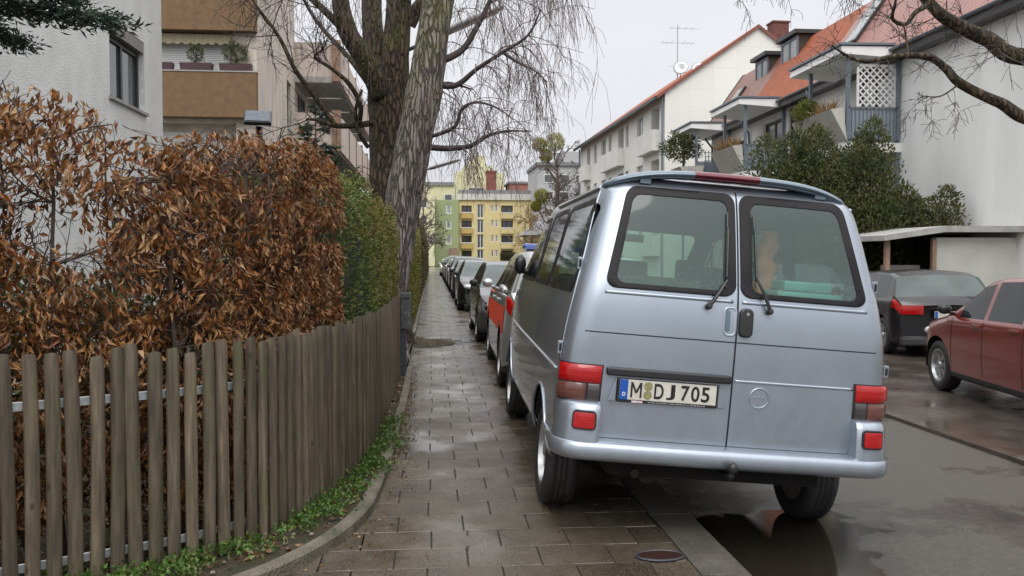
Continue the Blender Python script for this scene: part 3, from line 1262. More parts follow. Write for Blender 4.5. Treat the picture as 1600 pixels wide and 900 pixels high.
# inner lining
n_in = nrm_of(van_P, uu, vv_)
cin = np.array([0, 1.3, 1.0])
n_in = np.where(((pV - cin) * n_in).sum(1, keepdims=True) < 0, -n_in, n_in)
np_mesh('inner_lining', pV - n_in * 0.03, FV[:, ::-1], M['lining'], VAN, smooth=True)

# rear glazing: black ceramic band, rubber edge and glass
for nm, q, g_out in (('L', QL, Quad(-.715, -.600, -.004, -.004, 1.385, 1.948, .06)), ('R', QR, Quad(.020, .020, .738, .618, 1.385, 1.948, .06))):
    fr = MB()
    outer = [resample(g_out.outline(0), 120), resample(g_out.outline(-.004), 120)]
    inner = [resample(q.outline(.004), 120), resample(q.outline(0), 120)]
    c = np.array(outer[0]).mean(0)
    def align(pts):
        a = [math.atan2(p[1] - c[1], p[0] - c[0]) for p in pts]
        return pts
    Ls = [on_van(van_rear, outer[0], 0.000), on_van(van_rear, outer[0], 0.007), on_van(van_rear, outer[1], 0.010)]
    mid = [((a[0] + b[0]) / 2, (a[1] + b[1]) / 2) for a, b in zip(outer[1], inner[0])]
    Ls += [on_van(van_rear, mid, .010), on_van(van_rear, inner[0], .009), on_van(van_rear, inner[1], .004), on_van(van_rear, inner[1], -.03)]
    V = np.concatenate(Ls)
    F = [(i * 120 + k, i * 120 + (k + 1) % 120, (i + 1) * 120 + (k + 1) % 120, (i + 1) * 120 + k) for i in range(len(Ls) - 1) for k in range(120)]
    fr.add(V, F)
    fo = obj('window_frame', fr, M['band'], VAN, angle=35)
    gl = MB()
    fill_patch(gl, van_rear, q, .006, .005, 6)
    obj('glass', gl, M['van_glass'], fo, smooth=True)
for sg in (-1, 1):
    for q in (S1, S2, S3):
        fr = MB()
        ring_patch(fr, van_side(sg), q, [.035, .033, 0, 0], [0.001, .006, .006, -.03])
        fo = obj('side_window_frame', fr, M['band'], VAN, angle=35)
        gl = MB()
        fill_patch(gl, van_side(sg), q, .004, .003, 5)
        obj('glass', gl, M['side_glass'], fo, smooth=True)
fr = MB()
ring_patch(fr, van_front, WS, [.03, .028, 0, 0], [0.001, .006, .006, -.02])
fo = obj('windscreen_frame', fr, M['band'], VAN, angle=35)
gl = MB()
fill_patch(gl, van_front, WS, .004, .003, 6)
obj('glass', gl, M['van_glass'], fo, smooth=True)

# shut lines, door creases
g = MB()
strip(g, van_rear, lin((.008, .575), (.008, 1.99), 40), .009, .0015)
strip(g, van_rear, lin((-.80, 1.145), (.80, 1.145), 40), .006, .0015, True)  # not a gap: shade of the pressed crease, drawn as a dark strip
strip(g, van_rear, lin((-.685, .582), (.685, .582), 40), .010, .0018, True)  # shadow gap between doors and bumper, drawn as a dark strip
obj('door_gap', g, M['gap'], VAN)
for sg in (-1, 1):
    e_ = MB()
    zz = np.linspace(.97, 1.93, 40)
    p = van_P(np.full(40, sg * .286), v_of_z(zz))
    n_ = nrm_of(van_P, np.full(40, sg * .286), v_of_z(zz))
    n_ = np.where(((p - cin) * n_).sum(1, keepdims=True) < 0, -n_, n_)
    e_.tube([tuple(x) for x in p + n_ * .001], .005, 6)
    obj('door_edge', e_, M['van_paint'], VAN, smooth=True)
    g = MB()
    a = van_P(np.full(40, sg * .291), v_of_z(zz))
    b = van_P(np.full(40, sg * .296), v_of_z(zz))
    g.add(np.concatenate([a + n_ * .002, b + n_ * .002]), [(i, i + 1, 41 + i, 40 + i) for i in range(39)])
    obj('door_gap', g, M['gap'], VAN)
    for (y0, z0, z1) in ((.50, .47, 1.36), (1.43, .5, 1.36)):
        g = MB()
        strip(g, van_side(sg), lin((y0, z0), (y0, z1), 24), .008, .0015)
        obj('door_gap', g, M['gap'], VAN)
    # side swage moulding
    e_ = MB()
    pts = on_van(van_side(sg), lin((-.66, .915), (2.9, .935), 60), .004)
    e_.tube([tuple(x) for x in pts], .009, 6)
    obj('side_moulding', e_, M['van_paint'], VAN, smooth=True)
    e_ = MB()
    pts = on_van(van_side(sg), lin((-.55, 1.93), (1.3, 1.925), 40), .006)
    e_.tube([tuple(x) for x in pts], .012, 6)
    obj('rain_gutter', e_, M['van_paint'], VAN, smooth=True)
    # wheel-arch lips, liners
    for cy in (0, 2.92):
        a_ = np.linspace(R(8), R(172), 30)
        e_ = MB()
        yy, zz2 = cy + .407 * np.cos(a_), .33 + .407 * np.sin(a_)
        e_.tube([tuple(x) for x in on_van(van_side(sg), list(zip(yy, zz2)), .002)], .010, 6)
        obj('arch_lip', e_, M['van_paint'], VAN, smooth=True)
        e_ = MB()
        V, F = [], []
        a_ = np.linspace(R(21), R(159), 24)
        for i, t in enumerate(a_):
            for xx in (.895, .55):
                V.append((sg * xx, cy + .40 * math.cos(t), .33 + .40 * math.sin(t)))
        F = [(2 * i, 2 * i + 1, 2 * i + 3, 2 * i + 2) for i in range(23)]
        F.append(tuple(2 * i + 1 for i in range(24)))
        e_.add(V, F)
        obj('arch_liner', e_, M['black_plastic'], VAN)
# hinges
for sg in (-1, 1):
    for z in (1.50, 1.04):
        p = van_P(np.array([sg * .288]), v_of_z(np.array([z])))[0]
        h = MB()
        c = Vector(p) + Vector((sg * .012, -.006, 0))
        h.obox(c, (1, 0, 0), (0, 1, 0), (0, 0, 1), .013, .016, .034)
        ho = obj('hinge', h, M['van_paint'], VAN, bevel=.004)
        k = MB()
        k.obox(c + Vector((0, -.0165, 0)), (1, 0, 0), (0, 1, 0), (0, 0, 1), .006, .003, .020)
        obj('hinge_slot', k, M['gap'], ho)

# rear lamps wrap round the corner
def lens(u0, u1, z0, z1, off, mat, name, par):
    mb = MB()
    nu_, nz_ = 16, 6
    U_, Z_ = np.meshgrid(np.linspace(u0, u1, nu_), np.linspace(z0, z1, nz_), indexing='ij')
    U_, Z_ = U_.ravel(), Z_.ravel()
    v = v_of_z(Z_)
    p = van_P(U_, v)
    n_ = nrm_of(van_P, U_, v)
    n_ = np.where(((p - cin) * n_).sum(1, keepdims=True) < 0, -n_, n_)
    edge = np.minimum(np.minimum(np.abs(U_ - u0), np.abs(U_ - u1)) * 6, np.minimum(Z_ - z0, z1 - Z_) * 1.0)
    o = off * np.where(edge < 1e-6, .55, 1.0)
    V = np.concatenate([p + n_ * o[:, None], p - n_ * .01])
    ix = np.arange(nu_ * nz_).reshape(nu_, nz_)
    F = [tuple(f) for f in np.stack([ix[:-1, :-1], ix[1:, :-1], ix[1:, 1:], ix[:-1, 1:]], -1).reshape(-1, 4)]
    rim_ = list(ix[:, 0]) + list(ix[-1, 1:]) + list(ix[::-1, -1][1:]) + list(ix[0, ::-1][1:-1])
    N0 = nu_ * nz_
    for i in range(len(rim_)):
        a, b = rim_[i], rim_[(i + 1) % len(rim_)]
        F.append((a, b, b + N0, a + N0))
    mb.add(V, F)
    return obj(name, mb, mat, par, angle=50)

for sg in (-1, 1):
    ua = float(van_rear(np.array([sg * .690]), np.array([.87]))[0][0])
    ub = sg * .276
    base = lens(ua, ub, .772, .972, .010, M['black_plastic'], 'tail_light', VAN)
    um = float(van_rear(np.array([sg * .765]), np.array([.87]))[0][0])
    ui = float(van_rear(np.array([sg * .698]), np.array([.87]))[0][0])
    lens(ui, sg * .273, .874, .966, .024, M['red_lens'], 'red_lens', base)
    if sg < 0:
        lens(ui, um, .780, .868, .020, M['smoke_lens'], 'reversing_lens', base)
        lens(um + sg * .002, sg * .273, .780, .868, .020, M['amber_lens'], 'indicator_lens', base)
    else:
        lens(ui, um, .780, .868, .020, M['smoke_lens'], 'reversing_lens', base)
        lens(um + sg * .002, sg * .273, .780, .868, .020, M['amber_lens'], 'indicator_lens', base)

# bumper: bar all the way round, raised corner horns
def bplan(s, out):
    """plan position: s metres from the middle of the rear, out = outward offset"""
    hw, yr, r = .925, -.935, .17
    L1 = hw - r
    L2 = L1 + r * PI / 2
    a = abs(s)
    sg = 1 if s >= 0 else -1
    if a < L1:
        x, y, nx, ny = a, yr + .018 * (a / L1) ** 2, 0, -1
    elif a < L2:
        t = (a - L1) / r
        x, y, nx, ny = L1 + r * math.sin(t), yr + .018 + r * (1 - math.cos(t)), math.sin(t), -math.cos(t)
    else:
        x, y, nx, ny = hw, yr + .018 + r + (a - L2), 1, 0
    return sg * (x + nx * out), y + ny * out

bm_ = MB()
L2_ = .755 + .17 * PI / 2
ss = np.linspace(-(L2_ + .34), L2_ + .34, 121)
sec = [(-.10, .585), (-.05, .582), (-.012, .578), (.003, .568), (.011, .548), (.013, .52), (.010, .505), (.0, .488), (-.02, .476), (-.06, .470)]
V = []
for s_ in ss:
    for (o_, z) in sec:
        k = abs(s_)
        rise = max(0, k - L2_) * .12
        x, y = bplan(s_, o_)
        V.append((x, y, z + (rise if z < .56 else 0)))
k = len(sec)
F = [(i * k + j, i * k + j + 1, (i + 1) * k + j + 1, (i + 1) * k + j) for i in range(120) for j in range(k - 1)]
F += [tuple(range(k)), tuple(120 * k + j for j in range(k))]
bm_.add(V, F)
for sg in (-1, 1):
    ss = np.linspace(.695, L2_ + .34, 40)
    sec2 = [(-.004, .572), (-.006, .60), (-.012, .68), (-.018, .735), (-.030, .762), (-.05, .776), (-.10, .782)]
    V = []
    for i, s_ in enumerate(ss):
        for (o_, z) in sec2:
            if i == 0:
                o_ = o_ - .012
            x, y = bplan(sg * s_, o_)
            V.append((x, y, z))
    x, y = 0, 0
    k = len(sec2)
    F = [(i * k + j, i * k + j + 1, (i + 1) * k + j + 1, (i + 1) * k + j) for i in range(39) for j in range(k - 1)]
    o = len(V)
    for (o_, z) in sec2:
        x, y = bplan(sg * .690, -.10)
        V.append((x, y, z))
    F += [(j, j + 1, o + j + 1, o + j) for j in range(k - 1)]
    bm_.add(V, F)
bump = obj('bumper', bm_, M['van_paint'], VAN, angle=50)
for sg in (-1, 1):
    def rp(x, z, off):
        # point on horn face
        X, Y = bplan(sg * x, -.010 + off)
        return (X, Y, z)
    hb = MB()
    q = Quad(.722, .722, .845, .845, .640, .732, .018)
    def hp(pts, off):
        return np.array([rp(a, b, off - (b - .65) * .06) for a, b in pts])
    def hring(mb, q, grows, offs):
        Ls = [hp(resample(q.outline(g_), 60), o_) for g_, o_ in zip(grows, offs)]
        mb.add(np.concatenate(Ls + [Ls[-1].mean(0)[None]]),
               [(i * 60 + k, i * 60 + (k + 1) % 60, (i + 1) * 60 + (k + 1) % 60, (i + 1) * 60 + k) for i in range(len(Ls) - 1) for k in range(60)]
               + [((len(Ls) - 1) * 60 + k, (len(Ls) - 1) * 60 + (k + 1) % 60, len(Ls) * 60) for k in range(60)])
    hring(hb, q, [.006, .004, -.004], [-.01, .010, .010])
    hh = obj('reflector_surround', hb, M['black_plastic'], bump, angle=40)
    hb = MB()
    hring(hb, q, [-.004, -.006, -.012], [.0, .014, .016])
    obj('reflector', hb, M['red_lens'], bump, angle=40)

# roof spoiler with third brake light
def spoiler_mesh(x0, x1, grow, n_):
    mb = MB()
    V = []
    sec = [(-.065, .0), (-.058, .014), (-.035, .022), (0, .024), (.05, .016), (.075, -.012), (.04, -.020), (0, -.024), (-.035, -.021), (-.058, -.013)]
    for i in range(n_):
        x = x0 + (x1 - x0) * i / (n_ - 1)
        xs_ = x + .02
        f = abs(xs_) / .70
        zc = 1.958 + .080 * (1 - f ** 4) - .012 * f * f
        yc = -.585 + .08 * f ** 3
        sc = 1.0 if f < .93 else max(.35, 1 - (f - .93) * 7)
        for (a, b) in sec:
            V.append((x, yc + (a * sc) * (1 + grow), zc + b * sc * (1 + grow)))
    k = len(sec)
    F = [(i * k + j, i * k + (j + 1) % k, (i + 1) * k + (j + 1) % k, (i + 1) * k + j) for i in range(n_ - 1) for j in range(k)]
    F += [tuple(range(k)), tuple((n_ - 1) * k + j for j in range(k))]
    mb.add(V, F)
    return mb
spo = obj('roof_spoiler', spoiler_mesh(-.72, .68, 0, 60), M['van_trim_blue'], VAN, angle=50)
obj('brake_light', spoiler_mesh(-.236, .13, .05, 16), M['dark_red_lens'], spo, angle=50)
for x in (-.5, .5):
    mb = MB()
    mb.box(x - .03, x + .03, -.60, -.50, 1.97, 2.01)
    obj('spoiler_foot', mb, M['van_trim_blue'], spo)

# number-plate light bar, plate, lettering
def rear_y(x, z):
    u, v = van_rear(np.array([float(x)]), np.array([float(z)]))
    return float(van_P(u, v)[0][1])
mb = MB()
domed(mb, van_rear, Quad(-.672, -.672, -.002, -.002, .922, .968, .012), .034, .010)
obj('light_bar', mb, M['black_plastic'], VAN, angle=45)
PX0, PX1, PZ0, PZ1 = -.610, -.064, .786, .913
py = rear_y(-.34, .85)
plate = MB()
plate.box(PX0, PX1, py - .016, py + .03, PZ0, PZ1)
po = obj('number_plate_frame', plate, M['black_plastic'], VAN, bevel=.008)
pw = MB()
pw.box(PX0 + .012, PX1 - .012, py - .0185, py - .012, PZ0 + .016, PZ1 - .004)
M['plate_white'] = pm('plate_white', (0.62, 0.60, 0.53), 0.35, (0.50, 0.48, 0.43), 9)
M['plate_blue'] = pm('plate_blue', (0.01, 0.09, 0.42), 0.35)
M['ink'] = pm('plate_ink', (0.012, 0.012, 0.012), 0.4)
obj('plate', pw, M['plate_white'], po, bevel=.004)
pb = MB()
pb.box(PX0 + .013, PX0 + .056, py - .0195, py - .013, PZ0 + .017, PZ1 - .005)
obj('country_band', pb, M['plate_blue'], po)

def text_mesh(name, body, parent, mat, loc, size, xs=1.0, bold=0.0, rot=(PI / 2, 0, 0), ext=0.001, align='LEFT'):
    cu = bpy.data.curves.new(name, 'FONT')
    cu.body = body
    cu.size = size
    cu.extrude = ext
    cu.offset = bold
    cu.align_x = align
    to = bpy.data.objects.new(name + '_tmp', cu)
    COL.objects.link(to)
    dg = bpy.context.evaluated_depsgraph_get()
    me = bpy.data.meshes.new_from_object(to.evaluated_get(dg))
    bpy.data.objects.remove(to)
    me.name = name
    me.materials.clear()
    o = link(name, me, mat, parent)
    o.location = loc
    o.rotation_euler = rot
    o.scale = (xs, 1, 1)
    return o
ty = py - .0195
def fit_text(body, parent, mat, x0, x1, y, z0, z1, bold=.0016, name='lettering'):
    o = text_mesh(name, body, parent, mat, (0, 0, 0), 0.1, 1, bold)
    co = np.array([v.co[:] for v in o.data.vertices])
    mn, mx_ = co.min(0), co.max(0)
    sx, sz = (x1 - x0) / (mx_[0] - mn[0]), (z1 - z0) / (mx_[1] - mn[1])
    for v in o.data.vertices:
        v.co.x = (v.co.x - mn[0]) * sx
        v.co.y = (v.co.y - mn[1]) * sz
    o.location = (x0, y, z0)
    return o
mm = MB()
for (xa, za, xb, zb) in ((-.534, .816, -.534, .897), (-.484, .816, -.484, .897), (-.532, .894, -.509, .842), (-.486, .894, -.509, .842)):
    a_, b_ = Vector((xa, ty, za)), Vector((xb, ty, zb))
    d_ = (b_ - a_).normalized()
    k_ = .0048
    off_ = .0002 * len(mm.v) / 8
    mm.obox((a_ + b_) / 2 + Vector((0, -off_, 0)), d_, (0, 1, 0), d_.cross(Vector((0, 1, 0))), (b_ - a_).length / 2, .001, k_)
obj('lettering', mm, M['ink'], po)
fit_text('D', po, M['ink'], -.412, -.362, ty, .816, .897)
fit_text('J', po, M['ink'], -.347, -.300, ty, .816, .897)
for i_, ch_ in enumerate('705'):
    fit_text(ch_, po, M['ink'], -.268 + i_ * .055, -.268 + i_ * .055 + .045, ty, .816, .897)
M['plate_text_white'] = pm('plate_text_white', (0.75, 0.75, 0.75), 0.5)
text_mesh('lettering', 'D', po, M['plate_text_white'], (PX0 + .026, ty - .001, .822), .028, .9, .0006)
M['seal_gold'] = pm('seal_gold', (0.33, 0.30, 0.13), 0.5, (0.17, 0.17, 0.08), 160, lo=.45, hi=.55)
for z in (.880, .834):
    sl = MB()
    sl.lathe([(.0225, 0), (.0225, .0025), (.0, .0025)], (-.446, py - .0188, z), (0, -1, 0), 24)
    obj('seal', sl, M['seal_gold'], po)
fl = MB()
fl.box(-.53, -.47, py - .0172, py - .015, PZ0 + .003, PZ0 + .013)
M['pink_sticker'] = pm('pink_sticker', (0.55, 0.30, 0.36), 0.5, (0.7, .6, .62), 60)
obj('frame_sticker', fl, M['pink_sticker'], po)
fl = MB()
xx = -.44
random.seed(3)
while xx < -.14:
    w_ = random.uniform(.004, .012)
    fl.box(xx, xx + w_, py - .0172, py - .015, PZ0 + .006, PZ0 + .011)
    xx += w_ + random.uniform(.002, .006)
obj('frame_print', fl, pm('frame_print', (0.35, 0.35, 0.36), .5), po)
for (x0, x1, tip) in ((-.655, -.615, -.615), (-.060, -.022, -.060)):
    wd = MB()
    wd.prism([(x0 if tip == x1 else x0, py + .004, .79), (x1, py + .004, .79), (tip, py + .004, .92)], (0, -.014, 0))
    obj('plate_recess_side', wd, M['van_paint'], VAN, bevel=.003)
# pressed step in the right door and round badge mark
mb = MB()
pts = on_van(van_rear, lin((.02, .940), (.685, .940), 30), -.002)
mb.tube([tuple(x) for x in pts], .0085, 8)
obj('door_crease', mb, M['van_paint'], VAN, smooth=True)
for (a, b) in (((-.71, 1.362), (-.02, 1.362)), ((.03, 1.362), (.735, 1.362))):
    mb = MB()
    mb.tube([tuple(x) for x in on_van(van_rear, lin(a, b, 30), -.006)], .013, 8)
    obj('door_crease', mb, M['van_paint'], VAN, smooth=True)
ey = rear_y(.163, .86)
mb = MB()
mb.lathe([(.058, .0), (.057, .003), (.053, .006), (.049, .005), (.047, .001), (.0, .0015)], (.163, ey + .0, .858), (0, -1, 0), 40)
for dx, dz in ((-.022, .002), (0, .004), (.022, .002)):
    mb.lathe([(.006, .001), (.005, .004), (0, .0045)], (.163 + dx, ey, .858 + dz), (0, -1, 0), 10)
obj('badge_mark', mb, M['van_paint'], VAN, angle=40)
# handle: pressed bowl on the left door, black grip on the right
mb = MB()
ring_patch(mb, van_rear, Quad(-.062, -.062, .002, .002, 1.180, 1.328, .024), [.006, .003, -.004, -.014], [.0005, .004, .001, -.001])
fill_patch(mb, van_rear, Quad(-.062, -.062, .002, .002, 1.180, 1.328, .024), -.014, .0008, 3)
obj('handle_bowl', mb, M['van_paint'], VAN, smooth=True)
mb = MB()
for zz0 in [0]:
    V = []
    q = Quad(-.055, -.055, -.030, -.030, 1.20, 1.315, .012)
    fill_patch(mb, van_rear, q, 0, .0022, 3)
obj('handle_recess', mb, M['van_trim_blue'], VAN, smooth=True)
mb = MB()
domed(mb, van_rear, Quad(.016, .016, .092, .092, 1.176, 1.330, .030), .022, .010)
ha = obj('door_handle', mb, M['black_plastic'], VAN, angle=50)
mb = MB()
mb.lathe([(.009, 0), (.008, .003), (0, .003)], (.058, rear_y(.058, 1.30) - .021, 1.302), (0, -1, 0), 12)
obj('lock', mb, M['galv'], ha)
# wipers
for (pv, el, tip, s2) in (((-.156, 1.325), (-.062, 1.465), (-.052, 1.835), (-.066, 1.43)), ((.176, 1.322), (.098, 1.485), (.094, 1.833), (.098, 1.44))):
    mb = MB()
    p0 = on_van(van_rear, [pv], .03)[0]
    p1 = on_van(van_rear, [((pv[0] + el[0]) / 2, (pv[1] + el[1]) / 2)], .045)[0]
    p2 = on_van(van_rear, [el], .035)[0]
    mb.lathe([(.017, -.03), (.017, .004), (.012, .012), (0, .013)], tuple(p0), (0, -1, .15), 14)
    mb.tube([tuple(p0), tuple(p1), tuple(p2)], [.011, .009, .006], 6)
    wo_ = obj('wiper', mb, M['black_plastic'], VAN, angle=40)
    mb = MB()
    pts = on_van(van_rear, lin(s2, tip, 12), .022)
    mb.tube([tuple(x) for x in pts], .0055, 6)
    pts2 = on_van(van_rear, lin((s2[0], s2[1] + .05), (tip[0], tip[1] - .1), 8), .034)
    mb.tube([tuple(pts[1])] + [tuple(x) for x in pts2] + [tuple(pts[-3])], .0045, 6)
    obj('wiper_blade', mb, M['black_plastic'], wo_)
# tow ball
mb = MB()
mb.tube([(-.0, -.72, .45), (0, -.90, .44), (0, -.975, .45), (0, -.99, .485)], .016, 8)
mb.ico((0, -.992, .505), .028, .028, .034, 2)
obj('tow_ball', mb, M['black_plastic'], VAN, smooth=True)
# underside
mb = MB()
mb.box(-.60, .60, -.70, 3.5, .36, .50)
mb.box(-.50, -.30, -.45, .2, .28, .37)
mb.box(-.62, .62, -.06, .06, .26, .36)
obj('underbody', mb, pm('underbody', (0.010, 0.009, 0.008), .95), VAN, bevel=.02)
mb = MB()
mb.tube([(-.35, -.45, .36), (-.35, -.62, .36)], .055, 12)
mb.tube([(-.45, -.5, .37), (-.45, -.74, .385)], .024, 12)
obj('exhaust', mb, pm('rusty_steel', (0.035, 0.026, 0.02), .9, (.02, .016, .014), 14), VAN, angle=40)
for cy in (0, 2.92):
    for sg in (-1, 1):
        make_wheel(VAN, sg * .80 + .02, cy, .325, .205, sg, 7, rimmat=M['rim'], lod=48)
# mirrors
for sg in (-1, 1):
    mb = MB()
    mb.ico((sg * .905, 2.45, 1.46), .055, .05, .09, 2)
    mb.box(min(sg * .78, sg * .88), max(sg * .78, sg * .88), 2.43, 2.47, 1.38, 1.43)
    obj('wing_mirror', mb, M['black_plastic'], VAN, smooth=True)
# inside: rear bench, front seats, dashboard
def seat(mb, x0, x1, y, z0, z1, heads):
    mb.prism([(x0, y, z0), (x0, y + .12, z0), (x0, y - .06, z1), (x0, y - .15, z1)], (x1 - x0, 0, 0))
    mb.box(x0, x1, y + .02, y + .5, z0 - .08, z0 + .1)
    for h in heads:
        mb.box(h - .12, h + .12, y - .18, y - .10, z1 + .02, z1 + .19)
mb = MB()
seat(mb, -.62, .45, .35, .80, 1.36, (-.38, .12))
obj('rear_bench', mb, M['seat_cloth'], VAN, bevel=.03)
for sx in (-.62, .18):
    mb = MB()
    seat(mb, sx, sx + .48, 1.75, .85, 1.42, (sx + .24,))
    obj('front_seat', mb, M['seat_cloth'], VAN, bevel=.03)
mb = MB()
mb.box(-.74, .74, 2.55, 3.1, .9, 1.30)
obj('dashboard', mb, M['seat_cloth'], VAN, bevel=.04)
mb = MB()
mb.box(-.78, .78, -.72, 3.1, .50, .55)
obj('load_floor', mb, M['lining'], VAN)
mb = MB()
mb.obox((0.05, 2.25, 1.78), (1, 0, 0), (0, 1, 0), (0, 0, 1), .11, .012, .035)
obj('rear_view_mirror', mb, M['black_plastic'], VAN, bevel=.01)

# cargo seen through the rear glass: things of their own
vm = Matrix.Translation(VAN.location) @ VAN.rotation_euler.to_matrix().to_4x4()
def in_van(name, mb, mat, label, cat, **kw):
    mb.v = [tuple(vm @ Vector(p)) for p in mb.v]
    return tag(obj(name, mb, mat, **kw), label, cat)
mb = MB()
V = []
nn = 20
for i in range(nn):
    for j in range(8):
        z = 1.20 + .58 * i / (nn - 1)
        w_ = .045 + .05 * (1 - i / (nn - 1)) + .016 * math.sin(i * 1.7) + .012 * math.sin(j * 2.4 + i * .6)
        a = 2 * PI * j / 8
        V.append((.31 + w_ * math.cos(a) + .012 * math.sin(i * .8), -.36 + .045 * math.sin(a), z))
F = [(i * 8 + j, i * 8 + (j + 1) % 8, (i + 1) * 8 + (j + 1) % 8, (i + 1) * 8 + j) for i in range(nn - 1) for j in range(8)]
F += [tuple(range(8)), tuple((nn - 1) * 8 + j for j in range(8))]
mb.add(V, F)
in_van('jacket', mb, pm('orange_cloth', (0.75, 0.22, 0.08), .8, (.55, .14, .05), 12), 'orange jacket hanging inside the van behind the right rear window', 'jacket', smooth=True)
mb = MB()
mb.box(.30, .68, -.62, -.25, 1.10, 1.44)
mb.box(.34, .62, -.60, -.30, 1.445, 1.50)
in_van('storage_box', mb, pm('turquoise_plastic', (0.12, 0.34, 0.30), .6, (.18, .42, .38), 8), 'turquoise box lying inside the van at the bottom right of the rear window', 'box', bevel=.015)
mb = MB()
mb.box(-.62, -.12, -.60, -.2, 1.05, 1.46)
in_van('blanket_bundle', mb, pm('dark_blanket', (0.03, 0.033, 0.033), .9), 'dark bundle lying inside the van behind the left rear window', 'bundle', bevel=.05)
# ------------------------------------------------------------------ picket fence along the garden
FP = smooth_path([(-9.0, 3.22), (-6.0, 3.28), (-4.0, 3.38), (-3.0, 3.52), (-2.2, 3.74), (-1.55, 4.07), (-1.05, 4.42), (-.80, 4.88), (-.69, 5.32), (-.60, 5.75),
                  (-.53, 6.2), (-.49, 7.0), (-.47, 8.2), (-.45, 9.6), (-.435, 10.85)], 20)
FPa = np.array([[p.x, p.y] for p in FP])
FS = np.concatenate([[0], np.cumsum(np.linalg.norm(np.diff(FPa, axis=0), axis=1))])
def fence_at(s, off=0.0):
    x = np.interp(s, FS, FPa[:, 0])
    y = np.interp(s, FS, FPa[:, 1])
    x2 = np.interp(s + .05, FS, FPa[:, 0]) - np.interp(s - .05, FS, FPa[:, 0])
    y2 = np.interp(s + .05, FS, FPa[:, 1]) - np.interp(s - .05, FS, FPa[:, 1])
    L = np.hypot(x2, y2)
    tx, ty_ = x2 / L, y2 / L
    return x - ty_ * off, y + tx * off, tx, ty_      # +off = garden side

def wood_mat():
    m, n, l, b = new_mat('weathered_pickets')
    t = n.new('ShaderNodeTexCoord')
    oi = n.new('ShaderNodeObjectInfo')
    mp = n.new('ShaderNodeMapping')
    mp.inputs['Scale'].default_value = (22, 22, 1.6)
    ad_ = n.new('ShaderNodeVectorMath')
    ad_.operation = 'ADD'
    cmb = n.new('ShaderNodeCombineXYZ')
    mul = n.new('ShaderNodeMath')
    mul.operation = 'MULTIPLY'
    mul.inputs[1].default_value = 40
    l.new(oi.outputs['Random'], mul.inputs[0])
    l.new(mul.outputs[0], cmb.inputs[0])
    l.new(mul.outputs[0], cmb.inputs[2])
    l.new(t.outputs['Object'], ad_.inputs[0])
    l.new(cmb.outputs[0], ad_.inputs[1])
    l.new(ad_.outputs[0], mp.inputs[0])
    nz = n.new('ShaderNodeTexNoise')
    nz.inputs['Scale'].default_value = 1.6
    nz.inputs['Detail'].default_value = 7
    nz.inputs['Roughness'].default_value = 0.7
    l.new(mp.outputs[0], nz.inputs['Vector'])
    r = n.new('ShaderNodeValToRGB')
    els = r.color_ramp.elements
    els[0].position = .3
    els[0].color = (0.040, 0.032, 0.022, 1)
    els[1].position = .72
    els[1].color = (0.235, 0.185, 0.125, 1)
    e = els.new(.5)
    e.color = (0.115, 0.088, 0.058, 1)
    l.new(nz.outputs['Fac'], r.inputs[0])
    # green algae, different on every picket, mostly low down and on top
    nz2 = n.new('ShaderNodeTexNoise')
    nz2.inputs['Scale'].default_value = 3.0
    nz2.inputs['Detail'].default_value = 5
    l.new(ad_.outputs[0], nz2.inputs['Vector'])
    gr = n.new('ShaderNodeMapRange')
    gr.inputs['From Min'].default_value = .48
    gr.inputs['From Max'].default_value = .72
    gr.inputs['To Max'].default_value = .65
    l.new(nz2.outputs['Fac'], gr.inputs['Value'])
    mx = n.new('ShaderNodeMix')
    mx.data_type = 'RGBA'
    l.new(gr.outputs[0], mx.inputs[0])
    l.new(r.outputs[0], mx.inputs[6])
    mx.inputs[7].default_value = (0.10, 0.10, 0.04, 1)
    # knots
    vo = n.new('ShaderNodeTexVoronoi')
    vo.inputs['Scale'].default_value = 5
    mp2 = n.new('ShaderNodeMapping')
    mp2.inputs['Scale'].default_value = (1.5, 1.5, .8)
    l.new(ad_.outputs[0], mp2.inputs[0])
    l.new(mp2.outputs[0], vo.inputs['Vector'])
    kr = n.new('ShaderNodeValToRGB')
    kr.color_ramp.elements[0].position = .03
    kr.color_ramp.elements[0].color = (.35, .3, .25, 1)
    kr.color_ramp.elements[1].position = .10
    kr.color_ramp.elements[1].color = (1, 1, 1, 1)
    l.new(vo.outputs['Distance'], kr.inputs[0])
    m3 = n.new('ShaderNodeMix')
    m3.data_type = 'RGBA'
    m3.blend_type = 'MULTIPLY'
    m3.inputs[0].default_value = 1
    l.new(mx.outputs[2], m3.inputs[6])
    l.new(kr.outputs[0], m3.inputs[7])
    hv = n.new('ShaderNodeHueSaturation')
    vr = n.new('ShaderNodeMapRange')
    vr.inputs['To Min'].default_value = .58
    vr.inputs['To Max'].default_value = 1.08
    l.new(oi.outputs['Random'], vr.inputs['Value'])
    l.new(vr.outputs[0], hv.inputs['Value'])
    l.new(m3.outputs[2], hv.inputs['Color'])
    l.new(hv.outputs[0], b.inputs['Base Color'])
    b.inputs['Roughness'].default_value = .62
    bp = n.new('ShaderNodeBump')
    bp.inputs['Strength'].default_value = .7
    bp.inputs['Distance'].default_value = .006
    l.new(nz.outputs['Fac'], bp.inputs['Height'])
    l.new(bp.outputs[0], b.inputs['Normal'])
    return m
M['picket'] = wood_mat()

